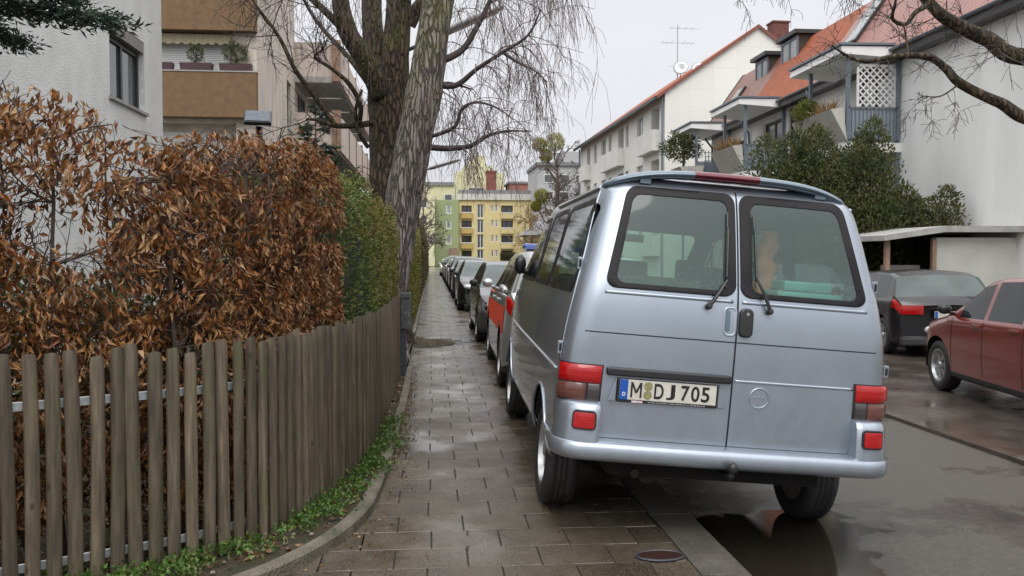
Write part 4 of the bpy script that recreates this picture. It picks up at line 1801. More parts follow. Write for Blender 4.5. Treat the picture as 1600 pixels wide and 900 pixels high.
FENCE = thing('picket_fence', 'weathered wooden picket fence on two metal rails curving along the pavement', 'fence', (float(fence_at(FS[-1] - 3)[0]), float(fence_at(FS[-1] - 3)[1]), 0))
def picket(s, h, wob):
    x, y, tx, ty_ = fence_at(s)
    w_, th = .0315 + rng.uniform(-.003, .003), .026
    sec = [(-w_, 0), (-w_, .010), (-w_ * .8, .020), (-w_ * .4, .027), (0, .030), (w_ * .4, .027), (w_ * .8, .020), (w_, .010), (w_, 0)]
    mb = MB()
    zs = [0.0, .25, .5, .75, .90, .97, 1.0]
    lean = rng.normal(0, .006)
    bx = rng.normal(0, .004)
    V = []
    for z in zs:
        k = 1.0 if z < .95 else (.97 if z < .99 else .84)
        bow = bx * math.sin(z * 3)
        for (a, d) in sec:
            a2 = a * k + lean * z + bow
            V.append((a2, -(d * k + .008) + wob, z * h + (0.008 * (1 - (a / w_) ** 2) if z > .99 else 0)))
    k = len(sec)
    F = [(i * k + j, i * k + (j + 1) % k, (i + 1) * k + (j + 1) % k, (i + 1) * k + j) for i in range(len(zs) - 1) for j in range(k)]
    F += [tuple(range(k)), tuple((len(zs) - 1) * k + j for j in range(k))]
    mb.add(V, F)
    o = obj('picket', mb, M['picket'], FENCE, angle=40)
    o.location = (x - FENCE.location[0], y - FENCE.location[1], .035 + rng.uniform(-.012, .008))
    o.rotation_euler = (0, 0, math.atan2(ty_, tx))
s0 = FS[-1] - .04
n_p = 0
while n_p < 98 and s0 > 0.2:
    picket(s0, 1.065 + rng.normal(0, .012) - (.035 if s0 > FS[-1] - 4 else 0), rng.uniform(-.003, .003))
    s0 -= .0855 + rng.uniform(-.0025, .0025)
    n_p += 1
for z in (.875, .155):
    mb = MB()
    P = []
    for s in np.linspace(max(0.1, s0), FS[-1] - .02, 70):
        x, y, tx, ty_ = fence_at(s, .010)
        P.append((x, y))
    ribbon(mb, P, .012, z - .02, z + .02, .003)
    obj('rail', mb, M['galv'], FENCE, world=True, angle=30)
for s in np.arange(s0 + .6, FS[-1], 1.9):
    x, y, tx, ty_ = fence_at(s, .04)
    mb = MB()
    mb.obox((x, y, .48), (tx, ty_, 0), (-ty_, tx, 0), (0, 0, 1), .02, .02, .50)
    obj('fence_post', mb, M['galv'], FENCE, world=True)

# ------------------------------------------------------------------ slim post with letter box at the end of the fence
POST = thing('letter_box', 'dark grey metal post with a narrow letter box at the end of the picket fence', 'letter box', (-.40, 11.0, 0))
M['anthracite'] = pm('anthracite_metal', (0.055, 0.062, 0.075), .45, (.04, .045, .055), 6, rvar=.08)
mb = MB()
mb.box(-.075, .00, -.05, .03, -.05, 1.02)
obj('post', mb, M['anthracite'], POST, bevel=.004)
mb = MB()
mb.box(.004, .07, -.05, .03, -.05, .62)
obj('cable_duct', mb, M['anthracite'], POST, bevel=.004)
mb = MB()
mb.box(.003, .13, -.075, .06, .62, 1.08)
bx_ = obj('box', mb, pm('weathered_box', (0.07, 0.075, 0.08), .35, (.15, .15, .15), 14, rvar=.1, lo=.5, hi=.75), POST, bevel=.008)
mb = MB()
mb.box(.02, .115, -.0765, -.074, 1.0, 1.02)
obj('slot', mb, M['gap'], bx_)

# ------------------------------------------------------------------ hedges
def tri_tubes(name, segs, mat, parent=None, smooth=False):
    """many thin 3-sided branches: segs = list of (p0,p1,r0,r1)"""
    if not len(segs):
        return
    P0 = np.array([s[0] for s in segs], float)
    P1 = np.array([s[1] for s in segs], float)
    r0 = np.array([s[2] for s in segs])[:, None]
    r1 = np.array([s[3] for s in segs])[:, None]
    d = unit(P1 - P0)
    ref = np.where(np.abs(d[:, 2:3]) > .9, np.array([[1., 0, 0]]), np.array([[0, 0, 1.]]))
    a = unit(np.cross(d, ref))
    b = np.cross(d, a)
    V = []
    for k in range(3):
        t = 2 * PI * k / 3
        V.append(P0 + (a * math.cos(t) + b * math.sin(t)) * r0)
    for k in range(3):
        t = 2 * PI * k / 3
        V.append(P1 + (a * math.cos(t) + b * math.sin(t)) * r1)
    V = np.stack(V, 1).reshape(-1, 3)
    i = (np.arange(len(segs)) * 6)[:, None]
    F = np.concatenate([i + [0, 1, 4, 3], i + [1, 2, 5, 4], i + [2, 0, 3, 5]], 1).reshape(-1, 4)
    return np_mesh(name, V, F, mat, parent, world=parent is not None, smooth=smooth)

def twiggy(p, d, L, r, depth, segs, tips, wander=.25, grav=0.0, kids=(2, 4), ratio=.62, nseg=5, spread=.8, minr=.0015):
    """recursive bare branch; collects segments and (point, direction, radius) samples"""
    p = np.array(p, float)
    d = np.array(d, float)
    d /= np.linalg.norm(d)
    pts = [p.copy()]
    for i in range(nseg):
        d = d + rng.normal(0, wander, 3) * .5 + np.array([0, 0, -grav])
        d /= np.linalg.norm(d)
        q = p + d * L / nseg
        ra = max(minr, r * (1 - .55 * i / nseg))
        rb = max(minr, r * (1 - .55 * (i + 1) / nseg))
        segs.append((p.copy(), q.copy(), ra, rb))
        p = q
        pts.append(p.copy())
        tips.append((p.copy(), d.copy(), depth))
    if depth > 0:
        for _ in range(rng.integers(kids[0], kids[1] + 1)):
            t = rng.uniform(.3, 1)
            k = min(nseg, int(t * nseg))
            nd = d + rng.normal(0, spread, 3)
            twiggy(pts[k], nd, L * ratio * rng.uniform(.7, 1.2), max(minr, r * .55), depth - 1, segs, tips, wander, grav, kids, ratio, nseg, spread, minr)

M['twig_brown'] = pm('hornbeam_bark', (0.085, 0.055, 0.042), .8, (.05, .04, .03), 12)
M['dry_leaf'] = leaf_mat('dry_beech_leaves', [(0.040, 0.018, 0.008), (0.14, 0.050, 0.013), (0.23, 0.082, 0.019), (0.34, 0.17, 0.06), (0.075, 0.032, 0.014), (0.26, 0.078, 0.015), (0.44, 0.28, 0.13), (0.16, 0.062, 0.02)], .42, .22)
def hedge_brown(name, label, s_a, s_b, off, depth, topf, n_stems, dens, nleaf, leafL, fill=1.0, holes=None, clump=.34):
    cx, cy, _, _ = fence_at((s_a + s_b) / 2, off)
    H = thing(name, label, 'hedge', (float(cx), float(cy), 0.03))
    segs, tips = [], []
    for i in range(n_stems):
        s = s_a + (s_b - s_a) * (i + rng.uniform(.2, .8)) / n_stems
        x, y, tx, ty_ = fence_at(s, off + rng.uniform(-.1, .1))
        top = topf(s)
        # stem
        p = np.array([x, y, 0.0])
        n_ = 7
        d = np.array([rng.normal(0, .06), rng.normal(0, .06), 1.0])
        r = rng.uniform(.014, .026)
        for k in range(n_):
            d = np.array([rng.normal(0, .12), rng.normal(0, .12), 1.0])
            d /= np.linalg.norm(d)
            q = p + d * top * .92 / n_
            segs.append((p, q, r * (1 - k / n_ * .6), r * (1 - (k + 1) / n_ * .6)))
            for _ in range(dens):
                nd = np.array([rng.normal(0, 1), rng.normal(0, 1), rng.uniform(.1, .9)])
                twiggy(q, nd, rng.uniform(.22, .42), .006, 2, segs, tips, .35, 0.0, (2, 3), .6, 4, .8, .0016)
            p = q
    def inside(P):
        # keep within the clipped box of the hedge
        d2 = (P[:, None, :2] - FPa[None]) ** 2
        j = d2.sum(2).argmin(1)
        s = FS[j]
        t = np.gradient(FPa, axis=0)[j]
        t = unit(t)
        rel = P[:, :2] - FPa[j]
        o = rel[:, 0] * -t[:, 1] + rel[:, 1] * t[:, 0]
        top = np.array([topf(a) for a in s])
        return (o > off - depth / 2) & (o < off + depth / 2) & (P[:, 2] < top + .06) & (s > s_a - .12) & (s < s_b + .06), s, o, top
    P1 = np.array([s[1] for s in segs])
    ok = inside(P1)[0]
    thick = np.array([s[2] > .008 for s in segs])
    segs = [s for s, k, t in zip(segs, ok, thick) if k]
    tri_tubes('branches', segs, M['twig_brown'], H)
    # leaves hang in sprays from the twigs
    TP = np.array([t[0] for t in tips])
    ok = inside(TP)[0]
    TP = TP[ok]
    pick = TP[rng.integers(0, len(TP), nleaf)]
    pos = pick + rng.normal(0, .035, (nleaf, 3))
    # extra leaves near the faces, clipped hedges are densest there
    if fill > 0:
        m = int(nleaf * fill)
        s = rng.uniform(s_a, s_b, m)
        o = off + depth / 2 * np.where(rng.random(m) < .75, -1, 1) * (1 - np.abs(rng.normal(0, .22, m)))
        z = rng.uniform(0.12, 1, m) * np.array([topf(a) for a in s])
        e_ = fence_at(s, 0)
        pos2 = np.stack([e_[0] - e_[3] * o, e_[1] + e_[2] * o, z], 1)
        pos = np.concatenate([pos, pos2])
    ok, s, o, top = inside(pos)
    if holes is not None:
        ok &= ~holes(pos, s)
    cl_ = np.floor((pos + np.array([0, 0, .05])) / np.array([.15, .15, .12])).astype(int)
    hh_ = ((cl_[:, 0] * 83492791 ^ cl_[:, 1] * 73856093 ^ cl_[:, 2] * 19349663) % 1009) / 1009
    ok &= ~((hh_ < clump) & (rng.random(len(pos)) < .92))
    pos = pos[ok]
    n_ = len(pos)
    # neighbouring leaves share a hanging direction
    cell = np.floor(pos / .11).astype(int)
    hsh = (cell[:, 0] * 73856093 ^ cell[:, 1] * 19349663 ^ cell[:, 2] * 83492791) % 9973
    ph = hsh / 9973 * 2 * PI
    d = np.stack([np.cos(ph) * .7, np.sin(ph) * .7, -1.0 + .4 * np.sin(ph * 3)], 1) + rng.normal(0, .33, (n_, 3))
    tint = np.clip((hsh % 97) / 97 * .55 + rng.random(n_) * .5, 0, 1)
    leaves('leaves', pos, d, leafL * rng.uniform(.7, 1.25, n_), leafL * .36 * rng.uniform(.7, 1.2, n_), M['dry_leaf'], H, fold=.3, curl=.3, tint=tint)
    return H

sE = FS[-1]
def s_of(y_):
    m = FPa[:, 0] > -1.0
    return float(np.interp(y_, FPa[m, 1], FS[m]))
sA, sB, sC = s_of(4.95), s_of(6.15), s_of(6.15)
def top_left(s):
    return 2.19 + .06 * math.sin(s * 2.1) + .06 * math.sin(s * 5.3) + (.07 if s < sA - 1.0 else 0)
def gaps(pos, s):
    # looser patches between the clumps in the upper half
    z = pos[:, 2]
    f = np.sin(pos[:, 0] * 5.1 + 1.3) * np.sin(z * 6.3 + pos[:, 1] * 3) + .55 * np.sin(pos[:, 0] * 11 + z * 9)
    thr = np.where(z > 1.75, .50, np.where(z > 1.3, .52, 1.1))
    top = z > 2.12
    return (f > thr) & ~(top & (f < .8)) & (rng.random(len(s)) < .93)
hedge_brown('beech_hedge', 'tall loose hedge of dry brown beech leaves behind the near end of the fence', sA - 3.6, sA + .05, .40, .50, top_left, 24, 5, 23000, .062, .75, gaps, .20)
hedge_brown('beech_hedge', 'clipped dense block of dry brown beech leaves beside the green hedge', sA + .05, sB - .08, .34, .55, lambda s: 2.24 + .03 * math.sin(s * 7) - 1.6 * max(0, s - (sB - .45)) ** 2, 8, 5, 17000, .050, 1.1,
            lambda pos, s: (np.abs(s - (sA + .28)) < .13) & (pos[:, 2] > .9) & (rng.random(len(s)) < .75))

# dense evergreen hedges: dark woody core and sprays of small scale leaves
def conifer_mat(name, cols, rough=.6):
    return leaf_mat(name, cols, rough, .15)
M['cypress'] = conifer_mat('cypress_sprays', [(0.05, 0.085, 0.014), (0.085, 0.125, 0.02), (0.14, 0.155, 0.026), (0.19, 0.13, 0.03), (0.075, 0.11, 0.018), (0.20, 0.15, 0.035)])
M['cypress_gold'] = conifer_mat('golden_cypress', [(0.05, 0.08, 0.015), (0.14, 0.17, 0.025), (0.18, 0.18, 0.03), (0.08, 0.11, 0.02)])
M['yew'] = conifer_mat('yew_sprays', [(0.018, 0.036, 0.012), (0.042, 0.066, 0.018), (0.075, 0.092, 0.026), (0.12, 0.11, 0.034), (0.03, 0.05, 0.015)])
M['fir'] = conifer_mat('fir_sprays', [(0.008, 0.022, 0.012), (0.018, 0.04, 0.02), (0.03, 0.055, 0.028)])
M['hedge_old'] = conifer_mat('brown_green_hedge', [(0.045, 0.038, 0.014), (0.065, 0.06, 0.018), (0.085, 0.06, 0.024), (0.05, 0.055, 0.016)])
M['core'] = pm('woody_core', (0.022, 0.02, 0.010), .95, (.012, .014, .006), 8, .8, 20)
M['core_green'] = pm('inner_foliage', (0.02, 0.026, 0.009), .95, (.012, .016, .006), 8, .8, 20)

def box_hedge(name, label, path, depth, topf, mat, n_, L, group=None, tintf=None, sink=.10, core=None):
    """path: list (x,y) of the hedge's centre line"""
    P = np.array([[p.x, p.y] for p in smooth_path(path, 8)])
    S = np.concatenate([[0], np.cumsum(np.linalg.norm(np.diff(P, axis=0), axis=1))])
    H = thing(name, label, 'hedge', (float(P[len(P) // 2, 0]), float(P[len(P) // 2, 1]), 0.02), group=group)
    def fr(s):
        x = np.interp(s, S, P[:, 0])
        y = np.interp(s, S, P[:, 1])
        dx = np.interp(s + .1, S, P[:, 0]) - np.interp(s - .1, S, P[:, 0])
        dy = np.interp(s + .1, S, P[:, 1]) - np.interp(s - .1, S, P[:, 1])
        l_ = np.hypot(dx, dy)
        return x, y, dx / l_, dy / l_
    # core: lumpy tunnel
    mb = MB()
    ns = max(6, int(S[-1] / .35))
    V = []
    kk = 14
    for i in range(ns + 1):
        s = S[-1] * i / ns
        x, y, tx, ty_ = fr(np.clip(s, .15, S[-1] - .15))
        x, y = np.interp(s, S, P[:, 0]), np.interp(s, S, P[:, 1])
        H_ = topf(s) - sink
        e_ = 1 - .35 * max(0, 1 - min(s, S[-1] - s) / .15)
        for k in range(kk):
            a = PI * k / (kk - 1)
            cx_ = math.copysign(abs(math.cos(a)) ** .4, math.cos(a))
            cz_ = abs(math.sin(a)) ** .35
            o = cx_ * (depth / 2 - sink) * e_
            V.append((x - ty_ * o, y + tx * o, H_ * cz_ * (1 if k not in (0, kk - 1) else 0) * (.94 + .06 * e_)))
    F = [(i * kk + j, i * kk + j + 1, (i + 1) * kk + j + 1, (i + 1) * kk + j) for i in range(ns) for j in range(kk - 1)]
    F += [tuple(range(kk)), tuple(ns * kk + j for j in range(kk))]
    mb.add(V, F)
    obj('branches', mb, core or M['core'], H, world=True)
    # spray positions over the surface of the clipped body, with lumps
    s = rng.uniform(-.02, S[-1] + .02, n_)
    a = rng.uniform(0, PI, n_)
    a = np.where(rng.random(n_) < .62, np.where(rng.random(n_) < .5, rng.uniform(0, .42, n_), PI - rng.uniform(0, .42, n_)), a)
    cx_ = np.sign(np.cos(a)) * np.abs(np.cos(a)) ** .28
    cz_ = np.abs(np.sin(a)) ** .55
    side_ = rng.random(n_) < .62
    o = cx_ * depth / 2
    zt = np.array([topf(q) for q in s])
    z = cz_ * zt
    z = np.where(np.abs(cx_) > .93, rng.uniform(.04, 1, n_) * zt, z)
    endf = rng.random(n_) < (depth / (S[-1] + depth)) * .9
    se = np.where(rng.random(n_) < .6, 0.0, S[-1])
    s = np.where(endf, se + rng.normal(0, .03, n_), s)
    o = np.where(endf, rng.uniform(-.5, .5, n_) * depth, o)
    z = np.where(endf, rng.uniform(.04, 1, n_) * zt, z)
    x, y, tx, ty_ = fr(np.clip(s, .12, S[-1] - .12))
    x = np.interp(s, S, P[:, 0])
    y = np.interp(s, S, P[:, 1])
    lump = 1 + .05 * np.sin(s * 4.1 + z * 3) + .035 * np.sin(s * 9 - z * 7) + rng.normal(0, .03, n_)
    o = o * lump
    pos = np.stack([x - ty_ * o, y + tx * o, z * (1 + rng.normal(0, .012, n_))], 1)
    out = np.stack([-ty_ * np.sign(o), tx * np.sign(o), np.zeros(n_)], 1)
    d = out * .6 + np.array([0, 0, .55]) + rng.normal(0, .55, (n_, 3))
    cell = np.floor(pos / .16).astype(int)
    hsh = ((cell[:, 0] * 73856093 ^ cell[:, 1] * 19349663 ^ cell[:, 2] * 83492791) % 997) / 997
    tint = np.clip(hsh * .5 + rng.random(n_) * .5, 0, 1)
    if tintf is not None:
        tint = np.clip(tintf(pos, tint), 0, 1)
    leaves('foliage', pos, d, L * rng.uniform(.6, 1.3, n_), L * .38 * rng.uniform(.7, 1.3, n_), mat, H, fold=.2, curl=.15, tint=tint)
    return H

def gtop(s):
    return 2.14 - .02 * s + .04 * math.sin(s * 2.2) - max(0, s - 4.6) * .25
box_hedge('cypress_hedge', 'clipped green cypress hedge with rusty tips behind the far end of the fence', [(-1.03, 6.30), (-.90, 7.6), (-.86, 9.5), (-.84, 11.6)], .74, gtop, M['cypress'], 42000, .040,
          tintf=lambda p, t: t * .8 + .15 * (p[:, 2] > 1.7) + .12 * (p[:, 1] > 8.5) - .25 * (p[:, 1] < 7.4), core=M['core_green'])
box_hedge('clipped_hedge', 'brown green clipped hedge further along the pavement, beyond the birch', [(-.95, 19.0), (-.93, 24), (-.93, 31)], .95, lambda s: 2.35 + .06 * math.sin(s), M['cypress'], 30000, .07,
          tintf=lambda p, t: t * .7 + .1)
box_hedge('clipped_hedge', 'tall dark brown hedge farthest along the pavement beside the parked cars', [(-.98, 31.5), (-.95, 50), (-.95, 90)], 1.0, lambda s: 2.9 + .10 * math.sin(s * .8) - .004 * s, M['hedge_old'], 42000, .13)

# ------------------------------------------------------------------ bed between kerb and fence
def bed_points(n_, smin, smax, o0, o1):
    s = rng.uniform(smin, smax, n_)
    o = rng.uniform(o0, o1, n_)
    e_ = fence_at(s, 0)
    return np.stack([e_[0] - e_[3] * o, e_[1] + e_[2] * o, np.full(n_, .03)], 1), s

cl = []
pc, _ = bed_points(230, s_of(4.95) - 2.6, s_of(7.8), -.20, .10)
for c in pc:
    if rng.random() < .25 + .55 * (math.sin(c[1] * 6 + c[0] * 5) > -.3):
        m = rng.integers(25, 90)
        r = rng.uniform(.03, .085)
        q = rng.normal(0, 1, (m, 3)) * np.array([r, r, .02]) + c + np.array([0, 0, .03 + r * .25])
        q[:, 2] = np.abs(q[:, 2] - .03) * .9 + .035
        cl.append(q)
pos = np.concatenate(cl)
M['weed'] = leaf_mat('ground_ivy', [(0.025, 0.06, 0.010), (0.06, 0.135, 0.018), (0.10, 0.20, 0.028), (0.04, 0.09, 0.015), (0.13, 0.18, 0.035), (0.10, 0.075, 0.03)], .45, .3)
d = rng.normal(0, .6, pos.shape) + np.array([0, 0, .6])
tag(leaves('ground_weeds', pos, d, rng.uniform(.010, .042, len(pos)), rng.uniform(.008, .026, len(pos)), M['weed'], None, .15, .3), kind='stuff')
pos, _ = bed_points(1500, s_of(4.95) - 3, s_of(11.0), -.24, .3)
pos2, _ = bed_points(2600, s_of(4.95) - 4, s_of(9.0), .0, 1.2)
pos = np.concatenate([pos, pos2])
pos[:, 2] += rng.uniform(.0, .02, len(pos))
d = rng.normal(0, 1, pos.shape) * np.array([1, 1, .25])
M['litter'] = leaf_mat('fallen_leaves', [(0.05, 0.028, 0.014), (0.12, 0.055, 0.022), (0.20, 0.11, 0.045), (0.30, 0.20, 0.10), (0.08, 0.045, 0.022)], .5, .1)
tag(leaves('fallen_leaves', pos, d, rng.uniform(.03, .065, len(pos)), rng.uniform(.015, .03, len(pos)), M['litter'], None, .2, .25), kind='stuff')
pos, _ = bed_points(70, s_of(4.95) - 1.2, s_of(7.5), -.24, -.10)
mb = MB()
for p in pos:
    r = rng.uniform(.006, .016)
    mb.ico((p[0], p[1], .03 + r * .5), r, r * rng.uniform(.7, 1.3), r * .7, 1)
tag(obj('pebbles', mb, pm('pale_pebbles', (0.30, 0.27, 0.22), .7, (.16, .14, .11), 30)), kind='stuff')
# litter on the wet pavement: along the kerb and scattered
n_ = 260
yy = rng.uniform(3.4, 10, n_)
xx = kerb_x_at(yy) + .06 + np.abs(rng.normal(0, .10, n_))
pos = np.stack([xx, yy, np.full(n_, .004)], 1)
pos = np.concatenate([pos, np.stack([rng.uniform(-.3, 1.5, 90), rng.uniform(3.6, 14, 90), np.full(90, .004)], 1),
                      np.stack([rng.normal(.0, .18, 420), rng.normal(15.4, .3, 420), np.full(420, .014)], 1)])
d = rng.normal(0, 1, pos.shape) * np.array([1, 1, .05])
tag(leaves('pavement_litter', pos, d, rng.uniform(.012, .035, len(pos)), rng.uniform(.006, .016, len(pos)), M['litter'], None, .1, .1), kind='stuff')
# valve cover in the slabs
VC = thing('valve_cover', 'small reddish oval valve cover set into the pavement near the kerb', 'valve cover', (1.16, 4.26, 0))
mb = MB()
V = [(.115 * math.cos(t), .068 * math.sin(t), z) for z in (-.02, .0035) for t in np.linspace(0, 2 * PI, 28, endpoint=False)]
mb.add(V, [(k, (k + 1) % 28, 28 + (k + 1) % 28, 28 + k) for k in range(28)] + [tuple(28 + k for k in range(28))])
obj('cover', mb, pm('rusty_iron', (0.05, 0.02, 0.016), .3, (.03, .016, .013), 20, .5, 70), VC)
mb = MB()
mb.tube([(.121 * math.cos(t), .074 * math.sin(t), .001) for t in np.linspace(0, 2 * PI, 29)], .006, 6, caps=False)
obj('cover_rim', mb, M['anthracite'], VC)

# ------------------------------------------------------------------ trees beside the pavement
def bark_mat(name, cols, stretch, moss=None, bump=1.0, crack=(.02, .16), lent=None, dist=1.1):
    """ridged bark: plates between dark vertical fissures"""
    m, n, l, b = new_mat(name)
    t = n.new('ShaderNodeTexCoord')
    mp = n.new('ShaderNodeMapping')
    mp.inputs['Scale'].default_value = stretch
    l.new(t.outputs['Object'], mp.inputs[0])
    wn_ = n.new('ShaderNodeTexNoise')
    wn_.inputs['Scale'].default_value = .9
    wn_.inputs['Detail'].default_value = 5
    l.new(mp.outputs[0], wn_.inputs['Vector'])
    ws = n.new('ShaderNodeVectorMath')
    ws.operation = 'MULTIPLY_ADD'
    ws.inputs[1].default_value = (dist, dist, dist)
    l.new(wn_.outputs['Color'], ws.inputs[0])
    l.new(mp.outputs[0], ws.inputs[2])
    vo = n.new('ShaderNodeTexVoronoi')
    vo.feature = 'DISTANCE_TO_EDGE'
    vo.inputs['Scale'].default_value = 1
    l.new(ws.outputs[0], vo.inputs['Vector'])
    nz = n.new('ShaderNodeTexNoise')
    nz.inputs['Scale'].default_value = 1.6
    nz.inputs['Detail'].default_value = 8
    nz.inputs['Roughness'].default_value = .7
    l.new(mp.outputs[0], nz.inputs['Vector'])
    r = n.new('ShaderNodeValToRGB')
    r.color_ramp.elements[0].position = .36
    r.color_ramp.elements[0].color = c4(cols[1])
    r.color_ramp.elements[1].position = .64
    r.color_ramp.elements[1].color = c4(cols[2])
    l.new(nz.outputs['Fac'], r.inputs[0])
    ck = n.new('ShaderNodeMapRange')
    ck.inputs['From Min'].default_value = crack[0]
    ck.inputs['From Max'].default_value = crack[1]
    l.new(vo.outputs['Distance'], ck.inputs['Value'])
    mc = n.new('ShaderNodeMix')
    mc.data_type = 'RGBA'
    l.new(ck.outputs[0], mc.inputs[0])
    mc.inputs[6].default_value = c4(cols[0])
    l.new(r.outputs[0], mc.inputs[7])
    col = mc.outputs[2]
    if moss:
        mcol, scl, lo, hi = moss
        n2 = n.new('ShaderNodeTexNoise')
        n2.inputs['Scale'].default_value = scl
        n2.inputs['Detail'].default_value = 9
        n2.inputs['Roughness'].default_value = .7
        l.new(t.outputs['Object'], n2.inputs['Vector'])
        k = n.new('ShaderNodeMapRange')
        k.inputs['From Min'].default_value = lo
        k.inputs['From Max'].default_value = hi
        k.inputs['To Max'].default_value = .8
        l.new(n2.outputs['Fac'], k.inputs['Value'])
        sx = n.new('ShaderNodeSeparateXYZ')
        l.new(t.outputs['Object'], sx.inputs[0])
        kz = n.new('ShaderNodeMapRange')
        kz.inputs['From Min'].default_value = 2.2
        kz.inputs['From Max'].default_value = 6.0
        l.new(sx.outputs['Z'], kz.inputs['Value'])
        mu = n.new('ShaderNodeMath')
        mu.operation = 'MULTIPLY'
        l.new(k.outputs[0], mu.inputs[0])
        l.new(kz.outputs[0], mu.inputs[1])
        mx = n.new('ShaderNodeMix')
        mx.data_type = 'RGBA'
        l.new(mu.outputs[0], mx.inputs[0])
        l.new(col, mx.inputs[6])
        mx.inputs[7].default_value = c4(mcol)
        col = mx.outputs[2]
    l.new(col, b.inputs['Base Color'])
    b.inputs['Roughness'].default_value = .8
    hsum = n.new('ShaderNodeMath')
    hsum.operation = 'MULTIPLY_ADD'
    hsum.inputs[1].default_value = .35
    l.new(nz.outputs['Fac'], hsum.inputs[0])
    l.new(ck.outputs[0], hsum.inputs[2])
    bp = n.new('ShaderNodeBump')
    bp.inputs['Strength'].default_value = bump
    bp.inputs['Distance'].default_value = .045
    l.new(hsum.outputs[0], bp.inputs['Height'])
    l.new(bp.outputs[0], b.inputs['Normal'])
    return m
MOSS = (0.12, 0.13, 0.018)
M['birch_bark'] = bark_mat('birch_bark', [(0.025, 0.019, 0.016), (0.15, 0.125, 0.112), (0.30, 0.255, 0.24)], (15, 15, 2.0), (MOSS, 2.2, .36, .60), 1.0, (-.02, .16), None, 1.9)
M['dark_bark'] = bark_mat('fissured_bark', [(0.014, 0.009, 0.006), (0.066, 0.038, 0.022), (0.115, 0.068, 0.040)], (16, 16, 3.2), ((0.075, 0.08, 0.014), 1.6, .44, .64), 1.0, (.02, .22))
M['twig_dark'] = pm('dark_twigs', (0.055, 0.04, 0.038), .8, (.035, .028, .026), 5)
M['twig_mauve'] = pm('birch_twigs', (0.17, 0.12, 0.12), .8, (.12, .085, .085), 5)

CAM = Vector((0, 0, 1.53))
yw_, pt_ = R(5.33), R(2.05)
FWD = Vector((math.sin(yw_) * math.cos(pt_), math.cos(yw_) * math.cos(pt_), -math.sin(pt_)))
RGT = Vector((math.cos(yw_), -math.sin(yw_), 0))
UPV = RGT.cross(FWD)
def at(u, v, d):
    """point of the place at distance d that the photograph shows at u,v (1600x900)"""
    return CAM + FWD * d + RGT * ((u - 800) / 1340 * d) + UPV * ((450 - v) / 1340 * d)

def limb(mb, pts, radii, n=14, lump=.06, seed=0):
    """thick limb with an uneven, slightly fluted outline"""
    P = smooth_path([tuple(p) for p in pts], 7)
    rr = np.interp(np.linspace(0, 1, len(P)), np.linspace(0, 1, len(radii)), radii)
    o = len(mb.v)
    prev = None
    for i, p in enumerate(P):
        d = (P[min(i + 1, len(P) - 1)] - P[max(i - 1, 0)]).normalized()
        a = Vector((1, 0, 0)) if prev is None else prev
        a = (a - d * a.dot(d)).normalized()
        prev = a
        b = d.cross(a)
        for k in range(n):
            t = 2 * PI * k / n
            f = 1 + lump * math.sin(3 * t + seed + i * .13) + lump * .6 * math.sin(5 * t - i * .31 + seed) + lump * .5 * math.sin(i * .9 + k + seed)
            q = p + (a * math.cos(t) + b * math.sin(t)) * rr[i] * f
            mb.v.append((q.x, q.y, q.z))
    m = len(P)
    for i in range(m - 1):
        for k in range(n):
            mb.f.append((o + i * n + k, o + i * n + (k + 1) % n, o + (i + 1) * n + (k + 1) % n, o + (i + 1) * n + k))
    mb.f.append(tuple(o + k for k in range(n)))
    mb.f.append(tuple(o + (m - 1) * n + k for k in range(n)))
    return P, rr

# dark multi-stemmed tree
DT = thing('street_tree', 'thick dark brown tree that forks into several mossy stems, behind the birch', 'tree', (-.80, 15.3, .02))
mb = MB()
limb(mb, [(-.80, 15.3, -.1), (-.80, 15.3, .35), (-.79, 15.3, 1.2), at(607, 250, 15.4), at(608, 180, 15.4), at(606, 130, 15.4)], [.55, .42, .36, .335, .35, .36], 22, .04, 1)
limb(mb, [at(612, 190, 15.4), at(617, 110, 15.3), at(622, 40, 15.3), at(626, -40, 15.2), at(632, -200, 15.1), at(640, -420, 15)], [.28, .25, .23, .21, .16, .05], 16, .05, 2)
limb(mb, [at(600, 170, 15.5), at(590, 110, 15.6), at(583, 40, 15.7), at(580, -40, 15.8), at(572, -200, 15.9), at(560, -380, 16)], [.26, .21, .19, .17, .12, .04], 16, .05, 3)
limb(mb, [at(598, 150, 15.2), at(573, 95, 15.0), at(546, 55, 14.9), at(533, 10, 14.8), at(528, -60, 14.7), at(520, -220, 14.6)], [.20, .18, .165, .155, .13, .04], 16, .06, 4)
limb(mb, [at(640, 40, 15.3), at(655, 10, 15.2), at(680, -10, 15.1), at(720, -40, 15), at(760, -120, 15)], [.12, .12, .10, .08, .03], 12, .06, 5)
obj('trunk', mb, M['dark_bark'], DT, world=True, smooth=True)
segs, tips = [], []
mb = MB()
def bough(mb, pts, radii, kids, L, r, depth, grav, wander, segs, tips, n=8, spread=.8, ratio=.62, kk=(2, 4), bias=None):
    P, rr = limb(mb, pts, radii, n, .05, rng.uniform(0, 6))
    P = [np.array(p) for p in P]
    for _ in range(kids):
        i = int(rng.uniform(.25, 1) * (len(P) - 1))
        j = min(i + 1, len(P) - 1)
        d = P[j] - P[max(j - 2, 0)]
        d = d / np.linalg.norm(d) + rng.normal(0, spread, 3)
        if bias is not None:
            d = d + np.array(bias)
        twiggy(P[i], d, L * rng.uniform(.6, 1.3), r, depth, segs, tips, wander, grav, kk, ratio, 5, .8, .0026)
bough(mb, [at(582, 192, 15.2), at(555, 196, 15.0), at(522, 196, 14.7), at(498, 188, 14.5), at(478, 186, 14.3)], [.06, .055, .045, .03, .012], 9, .8, .012, 2, .02, .3, segs, tips)
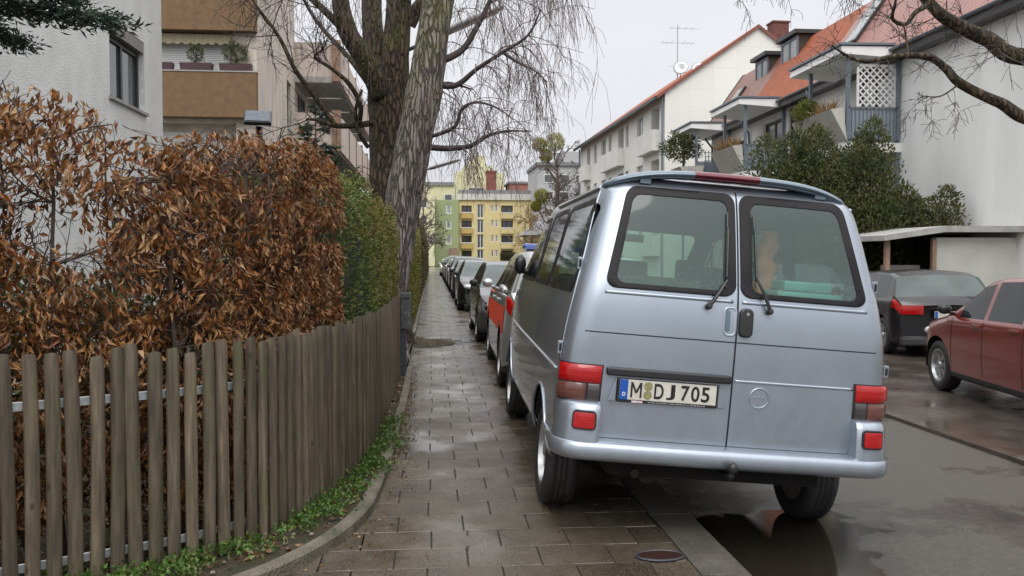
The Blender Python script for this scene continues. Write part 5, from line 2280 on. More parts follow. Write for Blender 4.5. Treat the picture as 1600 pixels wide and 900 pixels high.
bough(mb, [at(524, 196, 14.7), at(495, 155, 14.5), at(462, 110, 14.3), at(440, 65, 14.2), at(420, 35, 14.1), at(396, 2, 14), at(370, -50, 14)], [.05, .045, .038, .032, .025, .02, .01], 14, 1.0, .012, 2, -.01, .3, segs, tips)
bough(mb, [at(560, 196, 15), at(563, 165, 14.8), at(545, 130, 14.7), at(515, 105, 14.6), at(492, 90, 14.5), at(505, 76, 14.4), at(512, 60, 14.3)], [.045, .045, .04, .03, .025, .015, .01], 12, .7, .010, 2, -.01, .35, segs, tips)
bough(mb, [at(575, 230, 15.2), at(560, 205, 15), at(556, 170, 14.9), at(566, 140, 14.8)], [.04, .035, .03, .02], 4, .5, .01, 1, 0, .3, segs, tips)
bough(mb, [at(545, 55, 14.9), at(500, 10, 14.6), at(455, -30, 14.3), at(400, -70, 14)], [.08, .06, .045, .02], 16, 1.2, .012, 2, .05, .3, segs, tips)
bough(mb, [at(590, 150, 15.6), at(545, 90, 16), at(500, 40, 16.3), at(470, -10, 16.5), at(450, -60, 16.8)], [.07, .05, .04, .03, .01], 14, 1.1, .012, 2, .02, .3, segs, tips)
bough(mb, [at(628, -40, 15.3), at(660, -120, 15.5), at(720, -200, 15.8)], [.1, .07, .02], 14, 1.8, .014, 3, .12, .25, segs, tips)
bough(mb, [at(580, -40, 15.8), at(540, -120, 16), at(500, -200, 16)], [.1, .07, .02], 12, 1.8, .014, 3, .14, .25, segs, tips)
obj('boughs', mb, M['dark_bark'], DT, world=True, smooth=True)
tri_tubes('twigs', segs, M['twig_dark'], DT)

# leaning birch
BT = thing('birch_tree', 'leaning birch with fissured grey bark and a veil of hanging twigs', 'tree', tuple(at(600, 545, 13.2)))
mb = MB()
limb(mb, [tuple(at(600, 565, 13.2)), at(600, 520, 13.2), at(607, 460, 13.2), at(620, 380, 13.2), at(632, 300, 13.2), at(648, 215, 13.2), at(662, 140, 13.25), at(673, 75, 13.3), at(686, 0, 13.4), at(700, -90, 13.5), at(712, -260, 13.6), at(722, -420, 13.7)],
     [.42, .33, .29, .275, .275, .27, .275, .25, .24, .20, .13, .05], 24, .045, 9)
obj('trunk', mb, M['birch_bark'], BT, world=True, smooth=True)
mb = MB()
segs, tips = [], []
bough(mb, [at(668, 230, 13.2), at(700, 232, 13), at(735, 228, 12.8), at(760, 213, 12.7), at(790, 205, 12.6), at(830, 205, 12.4)], [.05, .045, .035, .028, .02, .008], 22, .75, .008, 2, .30, .3, segs, tips, 8)
bough(mb, [at(668, 214, 13.2), at(690, 208, 13.1), at(712, 196, 13), at(722, 170, 12.9), at(745, 160, 12.8), at(775, 168, 12.7), at(800, 185, 12.6)], [.035, .03, .028, .025, .02, .014, .006], 20, .8, .008, 2, .35, .3, segs, tips, 8)
bough(mb, [at(690, 134, 13.3), at(715, 132, 13.3), at(745, 108, 13.2), at(785, 82, 13.1), at(825, 55, 13), at(845, 15, 12.9)], [.05, .045, .035, .028, .02, .008], 26, .95, .008, 2, .35, .3, segs, tips, 8)
bough(mb, [at(785, 82, 13.1), at(810, 98, 13), at(835, 110, 12.8), at(855, 128, 12.7)], [.025, .02, .015, .006], 16, .8, .007, 2, .4, .3, segs, tips, 8)
bough(mb, [at(690, 95, 13.3), at(722, 78, 13.5), at(745, 42, 13.6), at(768, -5, 13.7), at(790, -60, 13.8)], [.06, .05, .045, .035, .02], 22, 1.1, .009, 2, .35, .3, segs, tips, 8)
bough(mb, [at(700, -20, 13.5), at(760, -70, 13.3), at(830, -95, 13), at(858, -80, 12.8)], [.08, .06, .04, .01], 23, 1.4, .008, 2, .42, .25, segs, tips, 8)
bough(mb, [at(700, -60, 13.5), at(770, -100, 14.3), at(840, -110, 15), at(855, -90, 15.2)], [.07, .05, .03, .01], 15, 1.5, .008, 2, .45, .25, segs, tips, 8)
bough(mb, [at(694, -30, 13.5), at(640, -90, 13), at(560, -110, 12.6), at(480, -70, 12.4)], [.07, .05, .035, .01], 30, 1.2, .008, 2, .4, .25, segs, tips, 8)
bough(mb, [at(655, 160, 13.2), at(672, 140, 14), at(700, 130, 14.6), at(740, 140, 15)], [.05, .04, .03, .01], 20, 1.0, .008, 2, .4, .25, segs, tips, 8)
obj('boughs', mb, M['twig_dark'], BT, world=True, smooth=True)
tri_tubes('twigs', segs, M['twig_mauve'], BT)

# tree on the far side of the street whose branches reach into the view from the right
RT = thing('street_tree', 'tree at the right edge whose mossy boughs hang in front of the tiled roofs', 'tree', (9.6, 9.0, -.05))
mb = MB()
limb(mb, [(9.6, 9.0, -.15), (9.6, 9, .4), (9.55, 9.1, 2.0), (9.45, 9.2, 3.6), (9.3, 9.3, 4.6), (9.2, 9.4, 6.5), (9.3, 9.3, 9)], [.40, .28, .24, .21, .18, .12, .03], 18, .05, 3)
obj('trunk', mb, M['dark_bark'], RT, world=True, smooth=True)
mb = MB()
segs, tips = [], []
bough(mb, [(9.45, 9.2, 3.4), at(1650, 190, 9.6), at(1560, 160, 9.5), at(1500, 130, 9.4), at(1476, 105, 9.4), at(1448, 88, 9.3), at(1400, 88, 9.3), at(1352, 96, 9.2), at(1318, 84, 9.2), at(1300, 70, 9.1)], [.10, .08, .06, .05, .042, .040, .030, .022, .014, .006], 12, .30, .005, 2, .03, .35, segs, tips, 10)
bough(mb, [(9.35, 9.3, 4.1), at(1620, 90, 9.8), at(1540, 60, 9.8), at(1478, 28, 9.7), at(1442, -8, 9.7), at(1400, -60, 9.6)], [.12, .10, .085, .07, .055, .03], 14, .55, .007, 2, .08, .3, segs, tips, 10)
bough(mb, [at(1455, 5, 9.7), at(1430, 20, 9.6), at(1415, 38, 9.5), at(1395, 30, 9.5), at(1398, 8, 9.4), at(1405, -20, 9.4)], [.035, .028, .022, .02, .016, .01], 9, .4, .006, 2, .02, .4, segs, tips, 8)
bough(mb, [at(1420, 88, 9.3), at(1416, 60, 9.3), at(1412, 40, 9.3)], [.016, .012, .008], 5, .3, .005, 1, 0, .4, segs, tips, 6)
bough(mb, [at(1400, -60, 9.6), at(1320, -70, 9.4), at(1240, -60, 9.2), at(1170, -40, 9)], [.04, .03, .02, .008], 13, .5, .006, 2, .30, .28, segs, tips, 8)
bough(mb, [at(1440, -60, 9.6), at(1360, -40, 10.4), at(1280, -30, 11), at(1210, -40, 11.4)], [.04, .03, .02, .008], 10, .5, .006, 2, .25, .3, segs, tips, 8)
bough(mb, [at(1500, -40, 9.6), at(1560, -60, 9.0), at(1600, -40, 8.6)], [.05, .03, .01], 6, .7, .006, 2, .2, .3, segs, tips, 8)
bough(mb, [at(1500, 130, 9.4), at(1470, 150, 9.2), at(1440, 150, 9.1)], [.012, .008, .004], 6, .35, .004, 2, .1, .3, segs, tips, 6)
obj('boughs', mb, M['dark_bark'], RT, world=True, smooth=True)
tri_tubes('twigs', segs, M['twig_dark'], RT)
# ------------------------------------------------------------------ buildings
def facade(mb, O, U, W, H, holes, depth, N):
    """wall face from O along unit U (W wide, H high) facing N, with rectangular holes (x0,x1,z0,z1) and reveals"""
    O, U, N = Vector(O), Vector(U).normalized(), Vector(N).normalized()
    xs = sorted(set([0, W] + [h[i] for h in holes for i in (0, 1)]))
    zs = sorted(set([0, H] + [h[i] for h in holes for i in (2, 3)]))
    def pt(x, z, d=0):
        q = O + U * x - N * d
        return (q.x, q.y, q.z + z)
    for i in range(len(xs) - 1):
        for j in range(len(zs) - 1):
            cx, cz = (xs[i] + xs[i + 1]) / 2, (zs[j] + zs[j + 1]) / 2
            if any(h[0] < cx < h[1] and h[2] < cz < h[3] for h in holes):
                continue
            mb.add([pt(xs[i], zs[j]), pt(xs[i + 1], zs[j]), pt(xs[i + 1], zs[j + 1]), pt(xs[i], zs[j + 1])], [(0, 1, 2, 3)])
    for h in holes:
        d = h[4] if len(h) > 4 else depth
        a = [pt(h[0], h[2]), pt(h[1], h[2]), pt(h[1], h[3]), pt(h[0], h[3])]
        b = [pt(h[0], h[2], d), pt(h[1], h[2], d), pt(h[1], h[3], d), pt(h[0], h[3], d)]
        mb.add(a + b, [(k, (k + 1) % 4, 4 + (k + 1) % 4, 4 + k) for k in range(4)] + [(4, 5, 6, 7)])

def window(par, O, U, N, x0, x1, z0, z1, d, frame=None, pane=None, fw=.06, mull=1, sill=True, name='window', shutter=0):
    O, U, N = Vector(O), Vector(U).normalized(), Vector(N).normalized()
    Z = Vector((0, 0, 1))
    def bx(mb, xa, xb, za, zb, da, db):
        c = O + U * (xa + xb) / 2 + Z * (za + zb) / 2 - N * (da + db) / 2
        mb.obox(c, U, N, Z, abs(xb - xa) / 2, abs(db - da) / 2, abs(zb - za) / 2)
    mb = MB()
    e_ = .004
    bx(mb, x0 + e_, x0 + fw, z0 + e_, z1 - e_, d - .07, d - .005)
    bx(mb, x1 - fw, x1 - e_, z0 + e_, z1 - e_, d - .07, d - .005)
    bx(mb, x0 + fw, x1 - fw, z0 + e_, z0 + fw, d - .07, d - .005)
    bx(mb, x0 + fw, x1 - fw, z1 - fw, z1 - e_, d - .07, d - .005)
    for k in range(1, mull + 1):
        xm = x0 + (x1 - x0) * k / (mull + 1)
        bx(mb, xm - fw * .55, xm + fw * .55, z0 + fw, z1 - fw, d - .068, d - .006)
    wo_ = obj(name, mb, frame or M['white_frame'], par, world=True)
    mb = MB()
    bx(mb, x0 + fw * .8, x1 - fw * .8, z0 + fw * .8, z1 - fw * .8, d - .035, d - .015)
    obj('pane', mb, pane or M['glass_dark'], wo_, world=True)
    if shutter:
        mb = MB()
        bx(mb, x0 + fw * .6, x1 - fw * .6, z1 - (z1 - z0) * shutter, z1 - e_, d - .09, d - .072)
        obj('roller_blind', mb, M['blind'], wo_, world=True)
    if sill:
        mb = MB()
        bx(mb, x0 - .05, x1 + .05, z0 - .045, z0 - .002, -.05, d - .08)
        obj('sill', mb, M['conc'], wo_, world=True)
    return wo_
def blind_mat():
    m, n, l, b = new_mat('roller_blind')
    b.inputs['Base Color'].default_value = (.66, .67, .66, 1)
    b.inputs['Roughness'].default_value = .5
    t = n.new('ShaderNodeTexCoord')
    w = n.new('ShaderNodeTexWave')
    w.bands_direction = 'Z'
    w.inputs['Scale'].default_value = 5.2
    l.new(t.outputs['Object'], w.inputs['Vector'])
    bp = n.new('ShaderNodeBump')
    bp.inputs['Strength'].default_value = .8
    bp.inputs['Distance'].default_value = .02
    l.new(w.outputs['Fac'], bp.inputs['Height'])
    l.new(bp.outputs[0], b.inputs['Normal'])
    return m
M['blind'] = blind_mat()
XP, XN, YP, YN = (1, 0, 0), (-1, 0, 0), (0, 1, 0), (0, -1, 0)

# -- near left house: rendered wall parallel to the pavement
LH = thing('rendered_house', 'pale rough rendered house wall with a dark framed window, nearest on the left', 'house', (-4.5, 10, 0.02))
mb = MB()
w0 = (12.625 - 3.0, 14.104 - 3.0, 3.80, 4.90)
facade(mb, (-4.5, 3.0, 0), YP, 12.0, 9.5, [w0 + (.16,), (12.0 - 7.2, 12 - 5.6, 2.75, 4.9, .16), (9.6, 11.1, .9, 2.1, .16)], .16, XP)
mb.add([(-4.5, 15, 0), (-14, 15, 0), (-14, 15, 9.5), (-4.5, 15, 9.5)], [(0, 1, 2, 3)])
mb.add([(-4.5, 3, 0), (-14, 3, 0), (-14, 3, 9.5), (-4.5, 3, 9.5)], [(0, 1, 2, 3)])
mb.add([(-4.5, 3, 9.5), (-14, 3, 9.5), (-14, 15, 9.5), (-4.5, 15, 9.5)], [(0, 1, 2, 3)])
mb.add([(-14, 3, 0), (-14, 15, 0), (-14, 15, 9.5), (-14, 3, 9.5)], [(0, 1, 2, 3)])
obj('wall', mb, M['render_wall'], LH, world=True, fix=False)
window(LH, (-4.5, 3, 0), YP, XP, w0[0], w0[1], 3.80, 4.72, .16, M['dark_frame'], None, .07, 1, True)
window(LH, (-4.5, 3, 0), YP, XP, 4.8, 6.4, 2.75, 4.72, .16, M['dark_frame'], None, .07, 1, True)
window(LH, (-4.5, 3, 0), YP, XP, 9.6, 11.1, .9, 2.1, .16, M['dark_frame'], None, .07, 1, True)
mb = MB()
mb.box(-4.60, -4.505, 3 + w0[0] + .01, 3 + w0[1] - .01, 4.725, 4.895)
obj('blind_box', mb, pm('taupe_metal', (0.22, 0.19, 0.18), .5), LH, world=True)
mb = MB()
mb.box(-14.3, -4.2, 2.7, 15.3, 9.5, 9.75)
obj('roof', mb, M['tile_brown'], LH, world=True)
# darker render patch: garden wall seen through the hedge
# -- second house on the left: loggias facing the camera, terraces along the street
L2 = thing('apartment_house', 'cream apartment house with brown balcony panels and stepped terraces on the left', 'building', (-7, 30, 0.02))
mb = MB()
facade(mb, (-14, 27.5, 0), XP, 8.60, 14, [(4.5, 7.95, 8.75, 11.3, .5), (4.5, 7.95, 5.95, 8.75 - .22, .5), (4.5, 7.95, 3.1, 5.7, .5), (4.5, 7.95, .4, 2.8, .5)], 1.5, YN)
facade(mb, (-5.40, 27.5, 0), YP, 7.5, 14, [(5.6, 6.6, 6.4, 8.2, .2), (5.6, 6.6, 3.6, 5.4, .2)], .2, XP)
mb.add([(-14, 27.5, 14), (-5.4, 27.5, 14), (-5.4, 35, 14), (-14, 35, 14)], [(0, 1, 2, 3)])
mb.add([(-14, 35, 0), (-5.4, 35, 0), (-5.4, 35, 14), (-14, 35, 14)], [(0, 1, 2, 3)])
mb.add([(-14, 27.5, 0), (-14, 35, 0), (-14, 35, 14), (-14, 27.5, 14)], [(0, 1, 2, 3)])
mb.box(-14, -5.45, 35.01, 52, 0, 8.72)
obj('wall', mb, M['cream_wall'], L2, world=True, fix=False)
for z0, zt in ((8.46, 9.95), (5.82, 7.20), (3.0, 4.4)):
    mb = MB()
    mb.box(-13.9, -5.36, 27.18, 27.49, z0, zt)
    obj('balcony_panel', mb, M['brown_render'], L2, world=True, bevel=.02)
    mb = MB()
    mb.box(-13.92, -5.34, 27.16, 27.49, zt + .003, zt + .04)
    obj('coping', mb, M['conc'], L2, world=True)
for z in (5.95, 3.1, 8.75):
    window(L2, (-14, 27.5, 0), XP, YN, 4.6, 7.7, z + .1, z + 2.35, .48, M['white_frame'], None, .08, 1, False, shutter=.97)
window(L2, (-5.40, 27.5, 0), YP, XP, 5.6, 6.6, 6.4, 8.2, .2, M['dark_frame'])
window(L2, (-5.40, 27.5, 0), YP, XP, 5.6, 6.6, 3.6, 5.4, .2, M['dark_frame'])
# awning with scalloped edge
mb = MB()
x0, x1 = -9.5, -5.85
mb.box(x0, x1, 27.60, 27.95, 8.36, 8.44)
V = []
n_ = 90
for i in range(n_ + 1):
    x = x0 + (x1 - x0) * i / n_
    V += [(x, 27.58, 8.42), (x, 27.58, 8.18 - .07 * abs(math.sin(PI * (x - x0) / .26)))]
k = len(V)
V += [(a, b + .015, c) for a, b, c in V]
F = [(2 * i, 2 * i + 1, 2 * i + 3, 2 * i + 2) for i in range(n_)] + [(k + 2 * i, k + 2 * i + 2, k + 2 * i + 3, k + 2 * i + 1) for i in range(n_)]
mb.add(V, F)
obj('awning', mb, pm('cream_awning', (0.62, 0.55, 0.38), .8, (.5, .44, .3), 3, stretch=(6, 1, 1)), L2, world=True)
# terraces stepping along the street
M['pinkish_panel'] = pm('pinkish_panel', (0.62, 0.54, 0.48), .85, (.48, .40, .35), 1.6, .2, 40, stretch=(3, 3, .5))
M['brown_panel'] = pm('brown_wood_panel', (0.30, 0.19, 0.13), .7, (.22, .14, .10), 4)
yb = 35.0
bay = 0
while yb < 51:
    for z in (8.72, 5.95, 3.15):
        mb = MB()
        mb.box(-5.44, -3.72, yb + .05, yb + 3.35, z - .22, z)
        obj('balcony_slab', mb, M['conc'], L2, world=True)
        mb = MB()
        mb.box(-5.44, -3.76, yb + .05, yb + .15, z + .005, z + 1.35)
        obj('balcony_panel', mb, M['pinkish_panel'], L2, world=True)
        mb = MB()
        mb.box(-3.75, -3.62, yb + .05, yb + 3.35, z - .15, z + 1.25)
        obj('balcony_panel', mb, M['pinkish_panel'], L2, world=True)
        mb = MB()
        mb.box(-3.95, -3.60, yb - .06, yb + .04, z - .18, z + 1.45)
        obj('divider', mb, M['brown_panel'], L2, world=True)
    yb += 3.6
    bay += 1
for yb in (36.0, 39.6, 43.2, 46.8):
    for z in (6.0, 3.2, .5):
        window(L2, (-5.45, yb, 0), YP, XP, 0, 1.7, z + .1, z + 2.2, .02, M['dark_frame'], None, .07, 1, False)
# window boxes with clipped shrubs on the brown parapet
def window_box(name, x0, x1, label):
    t = thing(name, label, 'window box', ((x0 + x1) / 2, 27.3, 7.243), group='window boxes on the brown balcony')
    mb = MB()
    y0, y1, z0, z1 = 27.18, 27.44, 7.243, 7.47
    mb.add([(x0 + .03, y0 + .02, z0), (x1 - .03, y0 + .02, z0), (x1 - .03, y1 - .02, z0), (x0 + .03, y1 - .02, z0), (x0, y0, z1), (x1, y0, z1), (x1, y1, z1), (x0, y1, z1)],
           [(0, 3, 2, 1), (0, 1, 5, 4), (1, 2, 6, 5), (2, 3, 7, 6), (3, 0, 4, 7)])
    obj('box', mb, pm('plum_plastic', (0.075, 0.035, 0.045), .5), t, world=True)
    mb = MB()
    mb.add([(x0 + .02, y0 + .02, z1 - .03), (x1 - .02, y0 + .02, z1 - .03), (x1 - .02, y1 - .02, z1 - .03), (x0 + .02, y1 - .02, z1 - .03)], [(0, 1, 2, 3)])
    obj('soil', mb, M['soil'], t, world=True)
window_box('window_box', -8.75, -7.85, 'plum window box on the brown balcony, leftmost, beside the near house wall')
window_box('window_box', -7.65, -6.68, 'plum window box on the brown balcony holding the smaller round shrub')
window_box('window_box', -6.48, -5.50, 'plum window box on the brown balcony holding the larger round shrub')

def leafy_ball(name, label, cat, c, rx, ry, rz, n_, L, mat, base, stem=True, group=None, up=.3, hollow=.55):
    t = thing(name, label, cat, base, group=group)
    a = rng.normal(0, 1, (n_, 3))
    a = unit(a)
    r = hollow + (1 - hollow) * rng.random((n_, 1)) ** .6
    lump = 1 + .16 * np.sin(a[:, :1] * 5 + a[:, 2:3] * 4) + .10 * np.sin(a[:, 1:2] * 9)
    pos = np.array(c) + a * r * lump * np.array([rx, ry, rz])
    d = a + np.array([0, 0, up]) + rng.normal(0, .5, (n_, 3))
    leaves('foliage', pos, d, L * rng.uniform(.6, 1.3, n_), L * .5 * rng.uniform(.7, 1.3, n_), mat, t)
    if stem:
        mb = MB()
        b_ = Vector(base)
        mb.tube([b_, (b_ + Vector(c)) / 2, Vector(c)], [.03, .02, .012], 6)
        for k in range(7):
            q = Vector(c) + Vector((rng.uniform(-.6, .6) * rx, rng.uniform(-.6, .6) * ry, rng.uniform(.1, .7) * rz))
            mb.tube([(b_ * .4 + Vector(c) * .6), q], [.012, .005], 4)
        obj('stem', mb, M['twig_brown'], t, world=True)
    return t
leafy_ball('shrub', 'small round evergreen shrub in the middle window box', 'shrub', (-7.18, 27.3, 7.76), .24, .2, .26, 900, .05, M['yew'], (-7.18, 27.3, 7.44))
leafy_ball('shrub', 'larger round evergreen shrub in the right window box', 'shrub', (-5.98, 27.3, 7.82), .38, .24, .34, 1500, .05, M['yew'], (-5.98, 27.3, 7.44))

# -- solar garden lamp behind the hedge
SL = thing('solar_lamp', 'dark solar panel lamp on a post standing behind the brown hedge', 'lamp', (-1.80, 9.26, 0.02))
mb = MB()
mb.tube([(-1.80, 9.26, 0), (-1.80, 9.26, 2.90)], .035, 10)
obj('post', mb, M['black_plastic'], SL, world=True, smooth=True)
mb = MB()
mb.obox((-1.80, 9.20, 2.98), (1, .15, 0), (-.12, .80, .62), (.05, -.62, .80), .135, .12, .022)
hd = obj('lamp_head', mb, M['black_plastic'], SL, world=True, bevel=.008)
mb = MB()
mb.obox((-1.80, 9.183, 3.001), (1, .15, 0), (-.12, .80, .62), (.05, -.62, .80), .12, .105, .003)
obj('solar_panel', mb, pm('solar_cells', (0.03, 0.045, 0.07), .3, (.07, .09, .12), 20), SL, world=True)

# -- conifers and shrubs in the left gardens
def conifer(name, label, base, h, r, n_, L, mat, droop=-.1, low=.05, group=None):
    t = thing(name, label, 'tree', base, group=group)
    mb = MB()
    mb.tube([base, (base[0] + .03, base[1], base[2] + h * .5), (base[0], base[1], base[2] + h * .97)], [.05 + .012 * h, .03 + .006 * h, .008], 8)
    nb_ = int(28 + h * 6)
    P = []
    D = []
    for i in range(nb_):
        f = low + (1 - low) * (i + rng.random()) / nb_
        ang = rng.uniform(0, 2 * PI)
        R_ = r * (1 - f) ** .75 * rng.uniform(.75, 1.12) + .05
        a = Vector((base[0], base[1], base[2] + f * h))
        b = a + Vector((math.cos(ang) * R_, math.sin(ang) * R_, R_ * droop + .12 * R_))
        mb.tube([a, (a + b) / 2 + Vector((0, 0, .06)), b], [.02, .012, .004], 4)
        m = max(4, int(n_ / nb_ * (R_ / (r * .55))))
        tt = rng.uniform(.15, 1.05, m)[:, None] ** .7
        q = np.array(a) + (np.array(b) - np.array(a)) * tt
        q = q + rng.normal(0, 1, (m, 3)) * np.array([.16, .16, .07]) * (R_ * .30 + .08)
        P.append(q)
        D.append(np.tile(np.array(b - a) / max(R_, .1), (m, 1)) + rng.normal(0, .55, (m, 3)))
    obj('trunk', mb, M['dark_bark'], t, world=True, smooth=True)
    P, D = np.concatenate(P), np.concatenate(D)
    k = len(P)
    cell = np.floor(P / (.22)).astype(int)
    hsh = ((cell[:, 0] * 73856093 ^ cell[:, 1] * 19349663 ^ cell[:, 2] * 83492791) % 997) / 997
    leaves('foliage', P, D, L * rng.uniform(.6, 1.4, k), L * .28 * rng.uniform(.7, 1.3, k), mat, t, fold=.2, curl=.1, tint=np.clip(hsh * .6 + rng.random(k) * .4, 0, 1))
    return t
conifer('fir_tree', 'dark fir tree whose branches reach into the view at the top left', (-3.98, 6.95, .02), 8.0, 2.05, 80000, .07, M['fir'], -.22, .42)
conifer('fir_tree', 'dark green conifer behind the cypress hedge, left of the dark trunk', (-3.1, 23.5, .02), 5.6, 1.5, 9000, .16, M['fir'], -.1, .05)
leafy_ball('garden_shrub', 'yellow green shrub above the brown hedge in front of the terraces', 'shrub', (-2.25, 12.2, 2.1), .75, .6, .75, 3200, .07, M['cypress_gold'], (-2.25, 12.2, 0.02), hollow=.3)
leafy_ball('garden_shrub', 'low dark laurel bush seen through the loose brown hedge', 'shrub', (-2.9, 7.2, .75), .9, .6, .7, 3500, .09, M['yew'], (-2.9, 7.2, 0.02), hollow=.3)
leafy_ball('garden_shrub', 'small green shrub behind the dense brown hedge', 'shrub', (-1.75, 8.6, .95), .5, .5, .75, 2200, .07, M['cypress_gold'], (-1.75, 8.6, 0.02), hollow=.3)

# -- right side: white houses with tiled roofs and balconies
def roof_slab(mb, pts, th=.12):
    """pts: polygon on the roof surface, thickened downwards"""
    mb.prism(pts, (0, 0, -th))

ROW_X = 13.4
def row_house(label, y0, y1, tile, openings, z_eave=7.5, skylight=None, near_gable=False, far_gable=True, dormers=()):
    t = thing('white_house', label, 'house', (ROW_X + 5, (y0 + y1) / 2, -.045))
    mb = MB()
    L = y1 - y0
    # facade faces -X, parameter runs along +Y
    facade(mb, (ROW_X, y0, -.3), YP, L, z_eave + .3, [(a - y0, b - y0, c + .3, d + .3, dep) for a, b, c, d, dep in openings], .18, XN)
    zb = 10.3
    prof = [(ROW_X, -.3), (ROW_X + 10, -.3), (ROW_X + 10, z_eave), (ROW_X + 8.4, zb - .12), (ROW_X + 5, 11.0), (ROW_X + 1.62, zb - .12), (ROW_X, z_eave)]
    for y in (y0 + .002, y1 - .002):
        mb.add([(x, y, z) for x, z in prof], [tuple(range(len(prof)))])
    mb.add([(ROW_X + 10, y0, -.3), (ROW_X + 10, y1, -.3), (ROW_X + 10, y1, z_eave), (ROW_X + 10, y0, z_eave)], [(0, 1, 2, 3)])
    obj('wall', mb, M['white_wall'], t, world=True, fix=False)
    mb = MB()
    e0 = ROW_X - .38
    ze = z_eave - .02
    ya, yb_ = y0 - (.25 if near_gable else -.003), y1 + (.25 if far_gable else -.003)
    roof_slab(mb, [(e0, ya, ze), (e0, yb_, ze), (ROW_X + 1.62, yb_, zb), (ROW_X + 1.62, ya, zb)])
    roof_slab(mb, [(ROW_X + 1.62, ya, zb), (ROW_X + 1.62, yb_, zb), (ROW_X + 5, yb_, 11.15), (ROW_X + 5, ya, 11.15)])
    roof_slab(mb, [(ROW_X + 5, ya, 11.15), (ROW_X + 5, yb_, 11.15), (ROW_X + 10.3, yb_, ze), (ROW_X + 10.3, ya, ze)])
    rf = obj('roof', mb, tile, t, world=True, fix=True)
    mb = MB()
    mb.box(e0 - .02, ROW_X - .003, ya, yb_, ze - .32, ze - .125)
    obj('fascia', mb, M['dark_frame'], rf, world=True)
    mb = MB()
    P = [(e0 - .08 + .065 * math.cos(a), 0, ze - .06 + .065 * math.sin(a)) for a in np.linspace(PI, 2 * PI, 9)]
    V = [(x, y, z) for y in (ya, yb_) for x, _, z in P]
    mb.add(V, [(i, i + 1, 9 + i + 1, 9 + i) for i in range(8)])
    obj('gutter', mb, M['grey_metal'], rf, world=True)
    if far_gable:
        mb = MB()
        for (xa, za, xb, zb_) in ((e0, ze, ROW_X + 1.62, zb), (ROW_X + 1.62, zb, ROW_X + 5, 11.15)):
            mb.prism([(xa, yb_ + .003, za + .05), (xb, yb_ + .003, zb_ + .05), (xb, yb_ + .003, zb_ - .2), (xa, yb_ + .003, za - .2)], (0, .06, 0))
        obj('verge_board', mb, M['dark_frame'], rf, world=True)
    if skylight:
        for (sy, s0_, s1_) in skylight:
            mb = MB()
            k = (zb - ze) / (ROW_X + 1.62 - e0)
            dx, dz = 1 / math.hypot(1, k), k / math.hypot(1, k)
            c = Vector((e0 + (s0_ + s1_) / 2 * dx, sy, ze + (s0_ + s1_) / 2 * dz))
            mb.obox(c + Vector((-dz, 0, dx)) * .05, (dx, 0, dz), (0, 1, 0), (-dz, 0, dx), (s1_ - s0_) / 2, .45, .05)
            sk = obj('skylight', mb, M['dark_frame'], rf, world=True)
            mb = MB()
            mb.obox(c + Vector((-dz, 0, dx)) * .104, (dx, 0, dz), (0, 1, 0), (-dz, 0, dx), (s1_ - s0_) / 2 - .06, .39, .004)
            obj('pane', mb, M['glass_pale'], sk, world=True)
    for (ya_, yb2, xf, zb0, zt) in dormers:
        mb = MB()
        # cheeks and roof run back into the slope
        xb = ROW_X + 3.6
        mb.box(xf + .02, xb, ya_, yb2, zb0, zt - .16)
        dm = obj('dormer', mb, pm('dark_shingle', (0.055, 0.038, 0.028), .7, (.035, .026, .02), 4, .4, 30), rf, world=True)
        mb = MB()
        mb.box(xf - .22, xb, ya_ - .16, yb2 + .16, zt - .155, zt)
        obj('dormer_roof', mb, M['dark_frame'], dm, world=True)
        window(t, (xf, ya_, zb0), YP, XN, .0, yb2 - ya_, .05, zt - zb0 - .2, .03, M['grey_metal'], M['glass_pale'], .10, 1, False)
    return t
openA = [(30 - 9, 31.5 - 9, 1.0, 2.3, .18), (24.3, 26.2, 4.95, 7.05, .18), (24.2, 26.3, 1.2, 3.4, .18)]
HA = row_house('white house nearest on the right with pinkish wet roof tiles and a lattice screened balcony', 14.0, 28.7, M['tile_pink'], openA, skylight=[(29.6 - 2.2, 1.3, 3.2)], near_gable=True, far_gable=False)
for a, b, c, d in ((24.3, 26.2, 4.95, 7.05), (24.2, 26.3, 1.2, 3.4), (21, 22.5, 1.0, 2.3)):
    window(HA, (ROW_X, 14, 0), YP, XN, a - 14, b - 14, c, d, .18, M['brown_frame'], M['glass_pale'] if a > 24.25 else None, .09, 1, False)
openB = [(29.9, 31.5, 5.0, 7.15, .18), (32.0, 33.9, 4.95, 6.9, .18), (32.2, 33.9, 1.2, 3.3, .18), (29.6, 31, 1.4, 3.0, .18)]
HB = row_house('middle white house with bright orange roof tiles and two dark dormers', 28.7, 35.0, M['tile_orange'], openB, far_gable=False,
               dormers=[(33.15, 34.75, 14.5, 8.75, 10.55)])
for (a, b, c, d, _) in openB:
    window(HB, (ROW_X, 28.7, 0), YP, XN, a - 28.7, b - 28.7, c, d, .18, M['brown_frame'], M['glass_pale'] if b > 33 else M['glass_dark'], .10, 1, False)
openC = [(36.0, 37.0, 5.0, 6.6, .18), (38.4, 39.4, 4.95, 6.9, .18)]
HC = row_house('white house with small brown tiled roof and a dark dormer, third from the right edge', 35.0, 40.4, M['tile_brown'], openC, skylight=[(38.6, 1.0, 2.2)],
               dormers=[(35.95, 37.35, 14.4, 8.6, 10.35)])
for (a, b, c, d, _) in openC:
    window(HC, (ROW_X, 35.0, 0), YP, XN, a - 35, b - 35, c, d, .18, M['brown_frame'], None, .10, 0, False)

